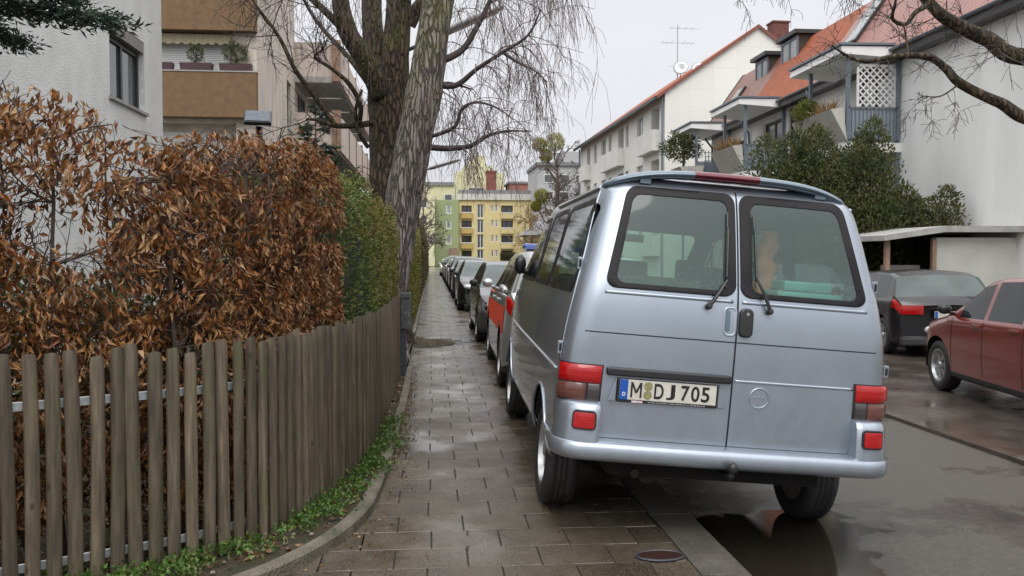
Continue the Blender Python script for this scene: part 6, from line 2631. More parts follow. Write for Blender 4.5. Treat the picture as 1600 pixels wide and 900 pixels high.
def balcony(house, y0, y1, lattice=None, trough=True, zc=7.5, zd=4.80, xo=11.75):
    X = ROW_X
    # canopy with slim white edge and sloping soffit
    mb = MB()
    mb.prism([(X - .003, y0 - .15, zc), (xo - .25, y0 - .15, zc - .02), (xo - .28, y0 - .15, zc - .22), (X - .003, y0 - .15, zc - .34)], (0, y1 - y0 + .9, 0))
    cn = obj('canopy', mb, M['white_wall'], house, world=True)
    mb = MB()
    mb.prism([(X - .003, y0 - .20, zc + .09), (xo - .31, y0 - .20, zc + .07), (xo - .31, y0 - .20, zc + .005), (X - .003, y0 - .20, zc + .025)], (0, y1 - y0 + 1.0, 0))
    obj('canopy_cover', mb, M['grey_metal'], cn, world=True)
    mb = MB()
    mb.box(xo, X - .003, y0, y1, zd - .26, zd)
    bl = obj('balcony', mb, M['white_wall'], house, world=True)
    for (x, y) in ((xo + .06, y0 + .06), (X - .10, y0 + .06), (xo + .06, y1 - .06)):
        mb = MB()
        mb.box(x - .05, x + .05, y - .05, y + .05, -.05, zc - .25)
        obj('post', mb, M['grey_metal'], bl, world=True)
    # side railing facing the camera
    mb = MB()
    yr_ = y0 + .03
    mb.box(xo + .06, X - .1, yr_ - .02, yr_ + .02, zd + .98, zd + 1.02)
    mb.box(xo + .06, X - .1, yr_ - .02, yr_ + .02, zd + .06, zd + .09)
    n_ = 13
    for i in range(1, n_):
        x = xo + .06 + (X - xo - .16) * i / n_
        mb.box(x - .012, x + .012, yr_ - .008, yr_ + .008, zd + .09, zd + .98)
    obj('railing', mb, M['grey_metal'], bl, world=True)
    mb = MB()
    mb.box(xo + .10, X - .14, yr_ + .03, yr_ + .045, zd + .05, zd + .97)
    obj('railing_panel', mb, pm('grey_infill', (0.27, 0.30, 0.34), .4, (.22, .25, .29), 2), bl, world=True)
    if trough:
        mb = MB()
        mb.prism([(xo - .02, y0 - .1, zd + .02), (xo - .42, y0 + .1, zd + .95), (xo - .05, y0 + .1, zd + 1.0), (xo + .02, y0, zd + .1)], (0, y1 - y0 + .15, 0))
        obj('trough', mb, M['trough'], bl, world=True)
    if lattice:
        (za, zb2, xs0, sp_, mt, w_) = lattice
        mb = MB()
        x0, x1 = xs0, X - .16
        yl = y0 + .10
        for (p, q) in (((x0, za), (x1, za)), ((x0, zb2), (x1, zb2)), ((x0, za), (x0, zb2)), ((x1, za), (x1, zb2))):
            mb.obox(((p[0] + q[0]) / 2, yl, (p[1] + q[1]) / 2), (1, 0, 0), (0, 1, 0), (0, 0, 1), max(.035, abs(q[0] - p[0]) / 2), .018, max(.035, abs(q[1] - p[1]) / 2))
        W_, H_ = x1 - x0, zb2 - za
        c = -H_
        while c < W_ + H_:
            for sg in (1, -1):
                # diagonal x = x0 + c + s , z = za + s   (or mirrored)
                s0_ = max(0, -c)
                s1_ = min(H_, W_ - c)
                if s1_ > s0_ + .02:
                    xa, xb = (x0 + c + s0_, x0 + c + s1_) if sg > 0 else (x1 - c - s0_, x1 - c - s1_)
                    a, b = Vector((xa, yl + sg * .008, za + s0_)), Vector((xb, yl + sg * .008, za + s1_))
                    d = (b - a)
                    mb.obox((a + b) / 2, d.normalized(), (0, 1, 0), d.normalized().cross(Vector((0, 1, 0))), d.length / 2, .007, w_)
            c += sp_
        obj('lattice', mb, mt, bl, world=True)
    return bl
balcony(HA, 23.55, 26.1, (4.95, 7.0, 12.12, .20, M['white_frame'], .022))
balcony(HB, 31.6, 34.0)
bC = balcony(HC, 37.6, 39.7, None, False)
mb = MB()
for i in range(8):
    x = 12.2 + i * .14
    mb.box(x - .015, x + .015, 37.56, 37.59, 4.9, 6.3)
for j in range(8):
    z = 4.95 + j * .18
    mb.box(12.15, 13.25, 37.57, 37.60, z - .012, z + .012)
obj('trellis', mb, M['grey_metal'], bC, world=True)
mb = MB()
mb.prism([(11.35, 37.3, 4.85), (10.95, 37.3, 5.55), (12.05, 37.3, 5.6), (11.9, 37.3, 4.85)], (0, 1.6, 0))
obj('trough', mb, M['trough'], bC, world=True)
for (hs_, y) in ((HA, 28.9), (HB, 35.25), (HC, 40.0)):
    mb = MB()
    mb.tube([(ROW_X - .42, y, 7.35), (ROW_X - .40, y, 7.1), (ROW_X - .10, y, 6.75), (ROW_X - .08, y, 6.4), (ROW_X - .08, y, 0)], .05, 8)
    obj('downpipe', mb, M['grey_metal'], hs_, world=True, smooth=True)
# plants on the balconies
leafy_ball('trough_plant', 'bright green cushion plant hanging over the near balcony trough', 'plant', (11.5, 25.6, 6.0), .36, .60, .34, 2600, .07, M['cypress_gold'], (11.55, 25.6, 5.75), stem=False, hollow=.2)
leafy_ball('potted_olive', 'round leafy shrub in the trough of the farthest balcony', 'shrub', (11.35, 38.3, 6.55), .95, .8, .62, 2600, .12, M['yew'], (11.4, 38.3, 5.5), hollow=.25)
M['dry_grass'] = leaf_mat('dry_grass', [(0.20, 0.12, 0.05), (0.32, 0.21, 0.09), (0.14, 0.08, 0.04)], .7, .2)
def dry_tuft(label, x, y0, y1, z, n_, h):
    t = thing('dry_grass_tuft', label, 'plant', (x, (y0 + y1) / 2, z - .02))
    pos = np.stack([rng.normal(x, .06, n_), rng.uniform(y0, y1, n_), np.full(n_, z)], 1)
    d = rng.normal(0, .35, (n_, 3)) + np.array([0, 0, 1])
    leaves('blades', pos, d, h * rng.uniform(.5, 1.2, n_), .018, M['dry_grass'], t, fold=0, curl=.3)
dry_tuft('dry brown grasses in the trough of the near balcony', 11.5, 23.7, 25.0, 5.72, 260, .42)
dry_tuft('dry reddish grasses in the trough of the middle balcony', 11.5, 31.7, 33.9, 5.72, 420, .5)

# garage beside the yews
GA = thing('garage', 'low white garage with grey flat roof and open carport side behind the parked black car', 'garage', (13.0, 20.5, -.045))
mb = MB()
mb.box(11.46, 16.5, 18.6, 18.8, -.1, 1.98)
mb.box(16.3, 16.5, 18.8, 23.4, -.1, 1.98)
mb.box(10.4, 16.3, 23.2, 23.4, -.1, 1.98)
obj('wall', mb, M['render_wall'], GA, world=True)
GA.children[0].data.materials[0] = pm('grey_garage_render', (0.52, 0.51, 0.48), .85, (.45, .44, .41), 2, .2, 50)
mb = MB()
mb.prism([(10.05, 18.3, 1.90), (11.5, 18.3, 2.10), (16.8, 18.3, 2.10), (16.8, 18.3, 2.24), (11.5, 18.3, 2.24), (10.05, 18.3, 2.02)], (0, 5.4, 0))
obj('roof', mb, M['conc'], GA, world=True)
for x in (10.25, 11.36):
    mb = MB()
    mb.box(x - .05, x + .05, 18.5, 18.6, -.1, 1.93)
    obj('post', mb, M['brown_panel'], GA, world=True)
mb = MB()
mb.box(10.35, 11.28, 18.95, 19.0, -.05, 1.35)
obj('fence_panel', mb, pm('taupe_panel', (0.20, 0.18, 0.16), .8), GA, world=True)
# yews in front of the houses
def yew(label, base, h, r, n_):
    t = thing('yew_bush', label, 'shrub', base, group='dark yews in front of the white houses')
    mb = MB()
    P, D = [], []
    for k in range(9):
        ang = rng.uniform(0, 2 * PI)
        rr = r * rng.uniform(.1, .8)
        top = Vector((base[0] + math.cos(ang) * rr, base[1] + math.sin(ang) * rr, base[2] + h * rng.uniform(.62, 1.0) * (1 - .25 * rr / r)))
        mb.tube([base, (base[0] + (top.x - base[0]) * .5, base[1] + (top.y - base[1]) * .5, top.z * .45), top], [.06, .04, .01], 6)
        m = n_ // 9
        f = rng.uniform(.12, 1.03, m)
        ax = np.stack([base[0] + (top.x - base[0]) * f ** .7, base[1] + (top.y - base[1]) * f ** .7, base[2] + (top.z - base[2]) * f], 1)
        R_ = (r * .80 * (1 - f ** 2.0 * .88) + .10)[:, None]
        a = unit(rng.normal(0, 1, (m, 3)))
        lump = 1 + .35 * np.sin(a[:, :1] * 4 + f[:, None] * 17) * np.sin(a[:, 1:2] * 5 + f[:, None] * 11)
        P.append(ax + a * R_ * lump * rng.uniform(.55, 1, (m, 1)) ** .5)
        D.append(a + np.array([0, 0, .7]) + rng.normal(0, .4, (m, 3)))
    obj('trunk', mb, M['twig_brown'], t, world=True)
    P, D = np.concatenate(P), np.concatenate(D)
    k = len(P)
    cell = np.floor(P / .3).astype(int)
    hsh = ((cell[:, 0] * 73856093 ^ cell[:, 1] * 19349663 ^ cell[:, 2] * 83492791) % 997) / 997
    leaves('foliage', P, D, .11 * rng.uniform(.6, 1.4, k), .045 * rng.uniform(.7, 1.3, k), M['yew'], t, tint=np.clip(hsh * .6 + rng.random(k) * .4, 0, 1))
yew('broad dark yew directly above the van roof, leftmost of the three', (9.75, 22.2, -.045), 5.2, 2.0, 34000)
yew('tallest dark yew, in front of the lattice screened balcony', (11.2, 21.6, -.045), 5.2, 1.7, 30000)
yew('narrow dark yew beside the plain white wall, rightmost of the three', (12.5, 21.4, -.045), 4.1, 1.35, 22000)

# -- long white apartment building with its gable towards the camera
def panel_mat():
    m, n, l, b = new_mat('panelled_white_gable')
    t = n.new('ShaderNodeTexCoord')
    br = n.new('ShaderNodeTexBrick')
    br.offset = 0
    br.inputs['Color1'].default_value = (.76, .75, .70, 1)
    br.inputs['Color2'].default_value = (.72, .71, .665, 1)
    br.inputs['Mortar'].default_value = (.66, .65, .61, 1)
    br.inputs['Scale'].default_value = 1
    br.inputs['Mortar Size'].default_value = .012
    br.inputs['Brick Width'].default_value = 1.3
    br.inputs['Row Height'].default_value = 1.15
    mp = n.new('ShaderNodeMapping')
    mp.inputs['Rotation'].default_value = (R(90), 0, 0)
    l.new(t.outputs['Object'], mp.inputs[0])
    l.new(mp.outputs[0], br.inputs['Vector'])
    l.new(br.outputs['Color'], b.inputs['Base Color'])
    b.inputs['Roughness'].default_value = .75
    return m
LB = thing('apartment_building', 'long white three storey building with panelled gable and red verge beyond the tiled houses', 'building', (12.1, 44.0, -.045))
LB.rotation_euler = (0, 0, R(1.6))
BL, BE, BR = 22.0, 10.2, 13.7
def locw(mb):
    return mb
holes_ = []
zrow = (1.9, 4.7, 7.5)
for z in zrow:
    for (a, b, k) in ((1.0, 2.5, 'L'), (4.2, 5.5, 'W'), (7.4, 8.2, 'W'), (8.6, 10.0, 'L'), (11.8, 12.6, 'L'), (13.4, 14.8, 'W'), (16.2, 17.2, 'W'), (18.4, 19.6, 'L')):
        holes_.append((a, b, (z if k == 'L' else z + .75), z + 2.15, (1.0 if k == 'L' else .2), k))
mb = MB()
facade(mb, (0, 0, 0), YP, BL, BE, [h[:5] for h in holes_], .2, XN)
mb.add([(0, BL, 0), (10, BL, 0), (10, BL, BE), (5, BL, BR), (0, BL, BE)], [(0, 1, 2, 3, 4)])
mb.add([(10, 0, 0), (10, BL, 0), (10, BL, BE), (10, 0, BE)], [(0, 1, 2, 3)])
obj('wall', mb, pm('offwhite_render', (0.76, 0.755, 0.70), .85, (.70, .695, .645), .6), LB, fix=False)
mb = MB()
mb.add([(0, 0, 0), (10, 0, 0), (10, 0, BE), (5, 0, BR), (0, 0, BE)], [(0, 1, 2, 3, 4)])
obj('gable', mb, panel_mat(), LB, fix=False)
mb = MB()
ex = .45
k = (BR - BE) / 5
mb.prism([(-ex, -.12, BE - k * ex), (5, -.12, BR), (5, -.12, BR + .10), (-ex, -.12, BE - k * ex + .10)], (0, BL + .24, 0))
mb.prism([(10 + ex, -.12, BE - k * ex), (5, -.12, BR), (5, -.12, BR + .10), (10 + ex, -.12, BE - k * ex + .10)], (0, BL + .24, 0))
rf = obj('roof', mb, M['tile_orange'], LB)
mb = MB()
for sg in (0, 1):
    xa = -ex if sg == 0 else 10 + ex
    mb.prism([(xa, -.16, BE - k * ex - .08), (5, -.16, BR - .08), (5, -.16, BR + .08), (xa, -.16, BE - k * ex + .08)], (0, .035, 0))
obj('verge_board', mb, pm('brick_red_metal', (0.22, 0.075, 0.05), .5), rf)
mb = MB()
mb.box(-ex - .12, -ex + .02, -.1, BL + .1, BE - k * ex - .10, BE - k * ex + .06)
obj('gutter', mb, M['dark_frame'], rf)
for y in (.12, BL - .12):
    mb = MB()
    mb.tube([(-.10, y, BE - .3), (-.10, y, 0)], .055, 6)
    obj('downpipe', mb, M['grey_metal'], LB)
M['balc_white'] = pm('balcony_white', (0.70, 0.695, 0.66), .8, (.62, .615, .58), 1)
for (a, b, z0, z1, dep, kind) in holes_:
    O_ = Vector((0, 0, 0))
    fr_, pn_ = M['white_frame'], M['glass_pale']
    mb = MB()
    xi = dep - .05
    for (ya_, yb2, za_, zb2) in ((a + .004, a + .07, z0 + .004, z1 - .004), (b - .07, b - .004, z0 + .004, z1 - .004), (a + .07, b - .07, z0 + .004, z0 + .07), (a + .07, b - .07, z1 - .07, z1 - .004), ((a + b) / 2 - .035, (a + b) / 2 + .035, z0 + .07, z1 - .07)):
        mb.box(xi - .05, xi, ya_, yb2, za_, zb2)
    wo_ = obj('window', mb, fr_, LB)
    mb = MB()
    mb.box(xi - .03, xi - .02, a + .06, b - .06, z0 + .06, z1 - .06)
    obj('pane', mb, M['glass_dark'] if kind == 'L' else pn_, wo_)
    if kind == 'L':
        mb = MB()
        y0_, y1_ = a - .15, b + (1.6 if a < 2 or 8 < a < 9 else .9)
        mb.box(-.42, -.34, y0_, y1_, z0 - .25, z0 + .85)
        mb.box(-.34, -.004, y0_, y0_ + .1, z0 - .25, z0 + .85)
        mb.box(-.34, -.004, y1_ - .1, y1_, z0 - .25, z0 + .85)
        mb.box(-.34, -.004, y0_ + .1, y1_ - .1, z0 - .25, z0 - .1)
        obj('balcony', mb, M['balc_white'], LB)
mb = MB()
mb.box(6.55, 7.45, 1.6, 2.4, BE + 1.2, BR + .70)
mb.box(6.50, 7.50, 1.55, 2.45, BR + .705, BR + .80)
obj('chimney', mb, pm('brick_chimney', (0.16, 0.065, 0.05), .8, (.12, .045, .038), 5, .4, 30), LB)
# aerial and dishes on the roof
AE = obj('aerial', MB().tube([(1.45, 2.5, BE + .9), (1.45, 2.5, 14.35)], .03, 6)
         .tube([(1.0, 2.5, 14.15), (2.6, 2.5, 14.15)], .012, 4).tube([(.55, 2.5, 13.35), (2.35, 2.5, 13.35)], .012, 4)
         .tube([(.9, 2.3, 12.0), (2.0, 2.3, 12.0)], .012, 4), M['galv'], LB)
mb = MB()
for x in (.6, .85, 1.1, 1.8, 2.05, 2.3):
    mb.tube([(x, 2.2, 13.35), (x, 2.8, 13.35)], .009, 4)
for x in (1.1, 1.5, 1.9, 2.3):
    mb.tube([(x, 2.25, 14.15), (x, 2.75, 14.15)], .009, 4)
obj('aerial_rods', mb, M['galv'], AE)
for (x, z, r) in ((1.6, 11.95, .42), (2.55, 11.95, .33)):
    mb = MB()
    mb.lathe([(0, 0), (r * .5, .03), (r, .12), (r * 1.01, .10), (r * .5, .0), (0, -.03)], (x, 2.35, z), (-.4, -1, .35), 24)
    mb.tube([(x, 2.35, z), (x + .05, 2.6, z - .5)], .025, 5)
    obj('satellite_dish', mb, M['galv'], LB, smooth=True)

# -- far end of the street
def plain_block(name, label, cat, x0, x1, y0, y1, z1, mat, group=None):
    t = thing(name, label, cat, ((x0 + x1) / 2, y0, -.1), group=group)
    mb = MB()
    return t
M['yellow'] = pm('yellow_render', (0.64, 0.53, 0.27), .85, (.58, .48, .245), .3)
M['yellow_dark'] = pm('ochre_panel', (0.52, 0.37, 0.12), .85, (.45, .32, .11), .5)
M['pale_yellow'] = pm('pale_yellow_render', (0.62, 0.60, 0.38), .85, (.56, .54, .34), .3)
M['green_render'] = pm('green_render', (0.31, 0.36, 0.19), .85, (.27, .32, .17), .3)
M['grey_roof'] = pm('grey_roofing', (0.20, 0.20, 0.21), .7)
M['brick_far'] = pm('dark_red_render', (0.24, 0.075, 0.055), .85, (.2, .065, .05), .5)
YB = thing('yellow_building', 'yellow four storey apartment building with loggias closing the far end of the street', 'building', (12, 160, -.1))
mb = MB()
hl = []
for z in (1.0, 3.8, 6.6, 9.4):
    hl += [(.5, 2.4, z + .35, z + 1.75, 1.2), (3.4, 4.6, z - .55, z + 2.0, .3), (6.0, 6.5, z + .6, z + 1.9, .2), (6.8, 7.3, z + .6, z + 1.9, .2), (7.9, 10.1, z + .35, z + 1.8, 1.2)]
facade(mb, (5.0, 160, 0), XP, 24, 12.2, hl, .2, YN)
mb.add([(5.0, 160, 0), (5.0, 172, 0), (5.0, 172, 12.2), (5.0, 160, 12.2)], [(0, 1, 2, 3)])
mb.add([(29, 160, 0), (29, 172, 0), (29, 172, 12.2), (29, 160, 12.2)], [(0, 1, 2, 3)])
obj('wall', mb, M['yellow'], YB, world=True, fix=False)
mb = MB()
mb.box(4.7, 29.3, 159.6, 172, 12.2, 13.3)
obj('parapet', mb, pm('pale_fascia', (0.60, 0.58, 0.52), .8), YB, world=True)
mb = MB()
mb.box(5.0, 29, 160.5, 171, 13.303, 14.1)
obj('roof', mb, M['grey_roof'], YB, world=True)
for h in hl:
    d = h[4]
    w_ = window(YB, (5.0, 160, 0), XP, YN, h[0], h[1], h[2], h[3], d, M['white_frame'] if d < 1 else M['brown_frame'], M['glass_pale'] if d < .25 else M['glass_dark'], .12, 1 if d > .25 else 0, False)
for z in (1.0, 3.8, 6.6, 9.4):
    for (a, b) in ((5.4, 7.5), (12.8, 15.2)):
        mb = MB()
        mb.box(a, b, 159.3, 159.99, z - .65, z + .33)
        obj('balcony', mb, M['yellow_dark'] if a < 8 else M['yellow'], YB, world=True)
        mb = MB()
        mb.box(a - .05, b + .05, 159.25, 159.99, z + .335, z + .50)
        obj('balcony_rail', mb, M['white_frame'], YB, world=True)
GB = thing('green_building', 'green rendered stair wing left of the yellow building', 'building', (3.2, 158, -.1))
mb = MB()
hl = [(2.0, 3.0, z, z + 1.7, .2) for z in (3.9, 6.7, 9.5)]
facade(mb, (.6, 158, 0), XP, 4.3, 12.0, hl, .2, YN)
mb.add([(.6, 158, 0), (.6, 172, 0), (.6, 172, 12), (.6, 158, 12)], [(0, 1, 2, 3)])
mb.add([(4.9, 158, 0), (4.9, 172, 0), (4.9, 172, 12), (4.9, 158, 12)], [(0, 1, 2, 3)])
mb.add([(.6, 158, 12), (4.9, 158, 12), (4.9, 172, 12), (.6, 172, 12)], [(0, 1, 2, 3)])
obj('wall', mb, M['green_render'], GB, world=True, fix=False)
for h in hl:
    window(GB, (.6, 158, 0), XP, YN, h[0], h[1], h[2], h[3], .2, M['white_frame'], M['glass_pale'], .2, 0, False)
mb = MB()
mb.box(3.2, 4.6, 157.3, 157.98, 0, 3.2)
obj('porch', mb, M['brown_panel'], GB, world=True)
PB = thing('pale_building', 'pale yellow building behind the green wing, partly hidden by bare trees', 'building', (-4, 150, -.1))
mb = MB()
hl = [(x, x + 1.2, z, z + 1.6, .2) for x in (2.5, 5.5, 8.5) for z in (1.5, 4.4, 7.3, 10.2)]
facade(mb, (-10.5, 152, 0), XP, 11.0, 13.6, hl, .2, YN)
mb.add([(.5, 152, 0), (.5, 172, 0), (.5, 172, 13.6), (.5, 152, 13.6)], [(0, 1, 2, 3)])
mb.add([(-10.5, 152, 13.6), (.5, 152, 13.6), (.5, 172, 13.6), (-10.5, 172, 13.6)], [(0, 1, 2, 3)])
obj('wall', mb, M['pale_yellow'], PB, world=True, fix=False)
for h in hl:
    window(PB, (-10.5, 152, 0), XP, YN, h[0], h[1], h[2], h[3], .2, M['white_frame'], M['glass_dark'], .12, 0, False)
TB = thing('tower_block', 'pale yellow stepped tower block rising behind the yellow building', 'building', (10, 178, -.1))
mb = MB()
for (xa, xb, ya_, z) in ((-4, 4.8, 178, 16.3), (4.9, 6.5, 178.0, 19.2), (6.5, 12.6, 177.5, 20.3), (8.2, 11.0, 178.5, 22.6), (12.6, 15.0, 178.1, 19.0), (15.0, 30, 179, 15.2)):
    mb.box(xa, xb, ya_, 190, -.1, z)
obj('wall', mb, M['pale_yellow'], TB, world=True)
mb = MB()
mb.box(-4.3, 4.6, 177.6, 190, 16.3, 17.0)
obj('roof', mb, M['grey_roof'], TB, world=True)
for (xa, z) in ((-1, 13.2), (2.6, 13.2), (7.5, 14.6), (9.2, 14.6), (17.0, 13.2)):
    ww = window(TB, (xa, 177.4, 0), XP, YN, 0, 1.6, z, z + 1.3, .05, M['white_frame'], M['glass_dark'], .12, 0, False)
mb = MB()
mb.tube([(7.0, 178.3, 20.3), (7.0, 178.3, 23.4)], .12, 6)
obj('vent_pipe', mb, M['dark_frame'], TB, world=True)
CH = thing('chimney_shaft', 'dark red square chimney shaft standing before the pale tower', 'chimney', (11.8, 173.5, -.1))
mb = MB()
mb.box(11.0, 12.95, 173, 174.6, -.1, 18.6)
mb.box(10.85, 13.1, 172.85, 174.75, 18.605, 19.0)
obj('shaft', mb, M['brick_far'], CH, world=True)
mb = MB()
mb.tube([(12, 173.8, 19.0), (12, 173.8, 19.6)], .25, 8)
obj('flue', mb, M['grey_roof'], CH, world=True)
RB = thing('brown_building', 'low dark red roof storey right of the chimney shaft', 'building', (18, 174, -.1))
mb = MB()
mb.box(15.6, 20.2, 173, 182, -.1, 16.4)
obj('wall', mb, pm('brown_render_far', (0.30, 0.13, 0.09), .85, (.26, .11, .08), .5), RB, world=True)
mb = MB()
mb.box(15.3, 20.5, 172.7, 182, 16.405, 16.8)
obj('roof', mb, M['grey_roof'], RB, world=True)
GY = thing('grey_building', 'grey flat roofed building behind the bare tree with mistletoe', 'building', (22, 150, -.1))
mb = MB()
mb.box(18.5, 34, 150, 165, -.1, 17.6)
mb.box(23.0, 28, 150.5, 160, 17.6, 20.2)
obj('wall', mb, pm('pale_grey_render', (0.42, 0.42, 0.42), .85, (.36, .36, .37), .4), GY, world=True)
mb = MB()
mb.box(18.2, 34.3, 149.6, 165, 17.605, 18.2)
obj('roof', mb, M['grey_roof'], GY, world=True)
for x in (19.6, 22.4, 25.2, 28):
    for z in (14.6, 11.6, 8.6):
        window(GY, (x, 149.98, 0), XP, YN, 0, 1.7, z, z + 1.5, .02, M['white_frame'], M['glass_dark'], .12, 0, False)
# hedge and wall at the far crossing
box_hedge('clipped_hedge', 'low brown hedge in front of the yellow building at the far crossing', [(12.5, 156), (26, 156)], 1.4, lambda s: 2.3, M['hedge_old'], 5000, .25)
FW = thing('low_house', 'small house with dark hipped roof at the right of the far crossing', 'house', (19, 118, -.1))
mb = MB()
mb.box(13.6, 22, 118, 128, -.1, 4.6)
obj('wall', mb, M['yellow'], FW, world=True)
mb = MB()
mb.add([(12.6, 117, 4.6), (23, 117, 4.6), (23, 129, 4.6), (12.6, 129, 4.6), (16, 121, 7.0), (20, 121, 7.0), (20, 125, 7), (16, 125, 7)], [(0, 1, 5, 4), (1, 2, 6, 5), (2, 3, 7, 6), (3, 0, 4, 7), (4, 5, 6, 7), (0, 3, 2, 1)])
obj('roof', mb, M['grey_roof'], FW, world=True)
window(FW, (15, 117.98, 0), XP, YN, 0, 1.6, 1.8, 3.4, .02, M['white_frame'], M['glass_dark'], .1, 0, False)

# ------------------------------------------------------------------ distant bare trees
def bare_tree(name, label, base, h, r, mat, spread=.9, n1=10, depth=3, L=None, group=None, kk=(2, 4), minr=.012, trunk=.2):
    t = thing(name, label, 'tree', base, group=group)
    mb = MB()
    P, rr = limb(mb, [base, (base[0] + .1, base[1], base[2] + h * .2), (base[0] - .1, base[1] + .1, base[2] + h * .45), (base[0], base[1], base[2] + h * .85)], [trunk * 1.3, trunk, trunk * .7, trunk * .12], 8, .05, 1)
    obj('trunk', mb, mat, t, world=True, smooth=True)
    segs, tips = [], []
    for i in range(n1):
        k = int(len(P) * rng.uniform(.22, .98))
        f = k / len(P)
        a = rng.uniform(0, 2 * PI)
        d = np.array([math.cos(a) * spread, math.sin(a) * spread, rng.uniform(.5, 1.2)])
        twiggy(np.array(P[min(k, len(P) - 1)]), d, r * (1.15 - .6 * f) * rng.uniform(.7, 1.1), trunk * .28, depth, segs, tips, .3, 0, kk, .62, 5, .75, minr)
    tri_tubes('twigs', segs, mat, t)
    return t, tips
M['bark_far'] = pm('grey_brown_bark', (0.11, 0.08, 0.065), .85, (.075, .055, .045), 2)
M['bark_red'] = pm('reddish_twigs', (0.17, 0.10, 0.085), .85, (.12, .075, .065), 2)
M['bark_tan'] = pm('tan_twigs', (0.26, 0.17, 0.09), .85, (.18, .12, .07), 2)
M['mistletoe'] = leaf_mat('mistletoe', [(0.14, 0.15, 0.02), (0.28, 0.26, 0.035), (0.20, 0.20, 0.03), (0.36, 0.30, 0.05)], .6, .2)
mt_, _ = bare_tree('mistletoe_tree', 'bare tree carrying yellow green balls of mistletoe beyond the van', (10.0, 68, -.1), 10.8, 3.0, M['bark_far'], .8, 16, 3, minr=.018)
for (u, v, r) in ((843, 226, .55), (868, 222, .72), (853, 243, .5), (846, 306, .55), (838, 322, .4)):
    c = at(u, v, 68.5)
    n_ = 1300
    a = unit(rng.normal(0, 1, (n_, 3)))
    pos = np.array(c) + a * r * rng.random((n_, 1)) ** .35
    leaves('mistletoe_ball', pos, a + rng.normal(0, .5, (n_, 3)), .17, .05, M['mistletoe'], mt_)
    if u < 860 and v < 240 or v > 300 or u > 860:
        pass
mb = MB()
tp = Vector((10.0, 68, 7.5))
for (u, v) in ((843, 226), (868, 222), (853, 243), (846, 306), (838, 322)):
    c = at(u, v, 68.5)
    st = Vector((10.0, 68, max(3.0, c.z - 2.2)))
    mb.tube([st, st * .5 + c * .5 + Vector((-.2, 0, -.1)), c], [.09, .06, .04], 6)
obj('boughs', mb, M['bark_far'], mt_, world=True)
bare_tree('bare_tree', 'bushy reddish bare tree directly left of the long white building', (13.0, 72, -.1), 9.2, 2.8, M['bark_red'], .6, 24, 3, minr=.016)
bare_tree('bare_tree', 'bare tree with upright twigs between the mistletoe and the white building', (11.6, 78, -.1), 9.5, 2.4, M['bark_far'], .5, 20, 3, minr=.018)
bare_tree('bare_tree', 'tan pollarded tree in front of the yellow building', (13.9, 118, -.1), 9.2, 4.2, M['bark_tan'], 1.2, 14, 3, minr=.03, trunk=.35)
bare_tree('bare_tree', 'bare brown tree behind the far hedge, nearest the birch trunk', (-1.7, 52, 0), 8.8, 2.2, M['bark_far'], .7, 20, 3, minr=.014)
bare_tree('bare_tree', 'thin bare tree behind the tall dark hedge on the left', (-2.0, 68, 0), 9.5, 2.6, M['bark_red'], .8, 20, 3, minr=.018)
bare_tree('bare_tree', 'bare tree beside the green wing at the end of the hedge', (-.9, 98, 0), 9.5, 3.0, M['bark_far'], .8, 20, 3, minr=.025)
bare_tree('bare_tree', 'small bare tree behind the brown green hedge by the second lamp', (-2.2, 36, 0), 5.8, 1.6, M['bark_red'], .8, 16, 3, minr=.010, trunk=.1)
conifer('fir_tree', 'dark conifer behind the birch trunk above the clipped hedge', (-1.75, 29.5, .02), 5.2, 1.0, 5000, .16, M['fir'], 0, .3)

# ------------------------------------------------------------------ street lamps
def street_lamp(label, base, h, tip, group='street lamps on the pavement side'):
    t = thing('street_lamp', label, 'street lamp', base, group=group)
    b = Vector(base)
    mb = MB()
    mb.tube([b, b + Vector((0, 0, h * .5)), b + Vector((0, 0, h))], [.07, .06, .045], 12)
    obj('pole', mb, M['grey_metal'], t, world=True, smooth=True)
    top = b + Vector((0, 0, h))
    tipv = Vector(tip)
    dr = (tipv - top)
    st = top + dr * .35
    mb = MB()
    mb.tube([top, st], [.04, .03], 10)
    obj('arm', mb, M['grey_metal'], t, world=True, smooth=True)
    d = dr.normalized()
    sd = d.cross(Vector((0, 0, 1))).normalized()
    upv = sd.cross(d)
    mb = MB()
    n_ = 12
    V = []
    k = 12
    Lh = dr.length * .65
    for i in range(n_ + 1):
        f = i / n_
        w_ = .17 * (min(1, f * 6 + .35)) * (1 - .55 * f ** 3)
        hh = .085 * (min(1, f * 6 + .4)) * (1 - .5 * f ** 3)
        for j in range(k):
            a = 2 * PI * j / k
            q = st + d * Lh * f + sd * math.cos(a) * w_ + upv * math.sin(a) * hh * (1 if math.sin(a) > 0 else .5)
            V.append(tuple(q))
    mb.add(V, [(i * k + j, i * k + (j + 1) % k, (i + 1) * k + (j + 1) % k, (i + 1) * k + j) for i in range(n_) for j in range(k)] + [tuple(range(k)), tuple(n_ * k + j for j in range(k))])
    hd = obj('lamp_head', mb, pm('grey_lamp_housing', (0.28, 0.28, 0.28), .5), t, world=True, smooth=True)
    mb = MB()
    mb.obox(st + d * Lh * .55 - upv * .030, d, sd, upv, Lh * .36, .075, .012)
    obj('lens', mb, pm('lamp_lens', (0.62, 0.60, 0.55), .3), hd, world=True, bevel=.004)
b1 = at(632, 590, 16.2)
street_lamp('long grey lamp head pointing right out from behind the birch', (b1.x, b1.y, 0), 5.35, tuple(at(786, 12, 16.0)))
b2 = at(645, 470, 33)
street_lamp('second lamp, farther off, its thin arm rising above the clipped hedges', (b2.x, b2.y, 0), 4.7, tuple(at(718, 250, 32)))
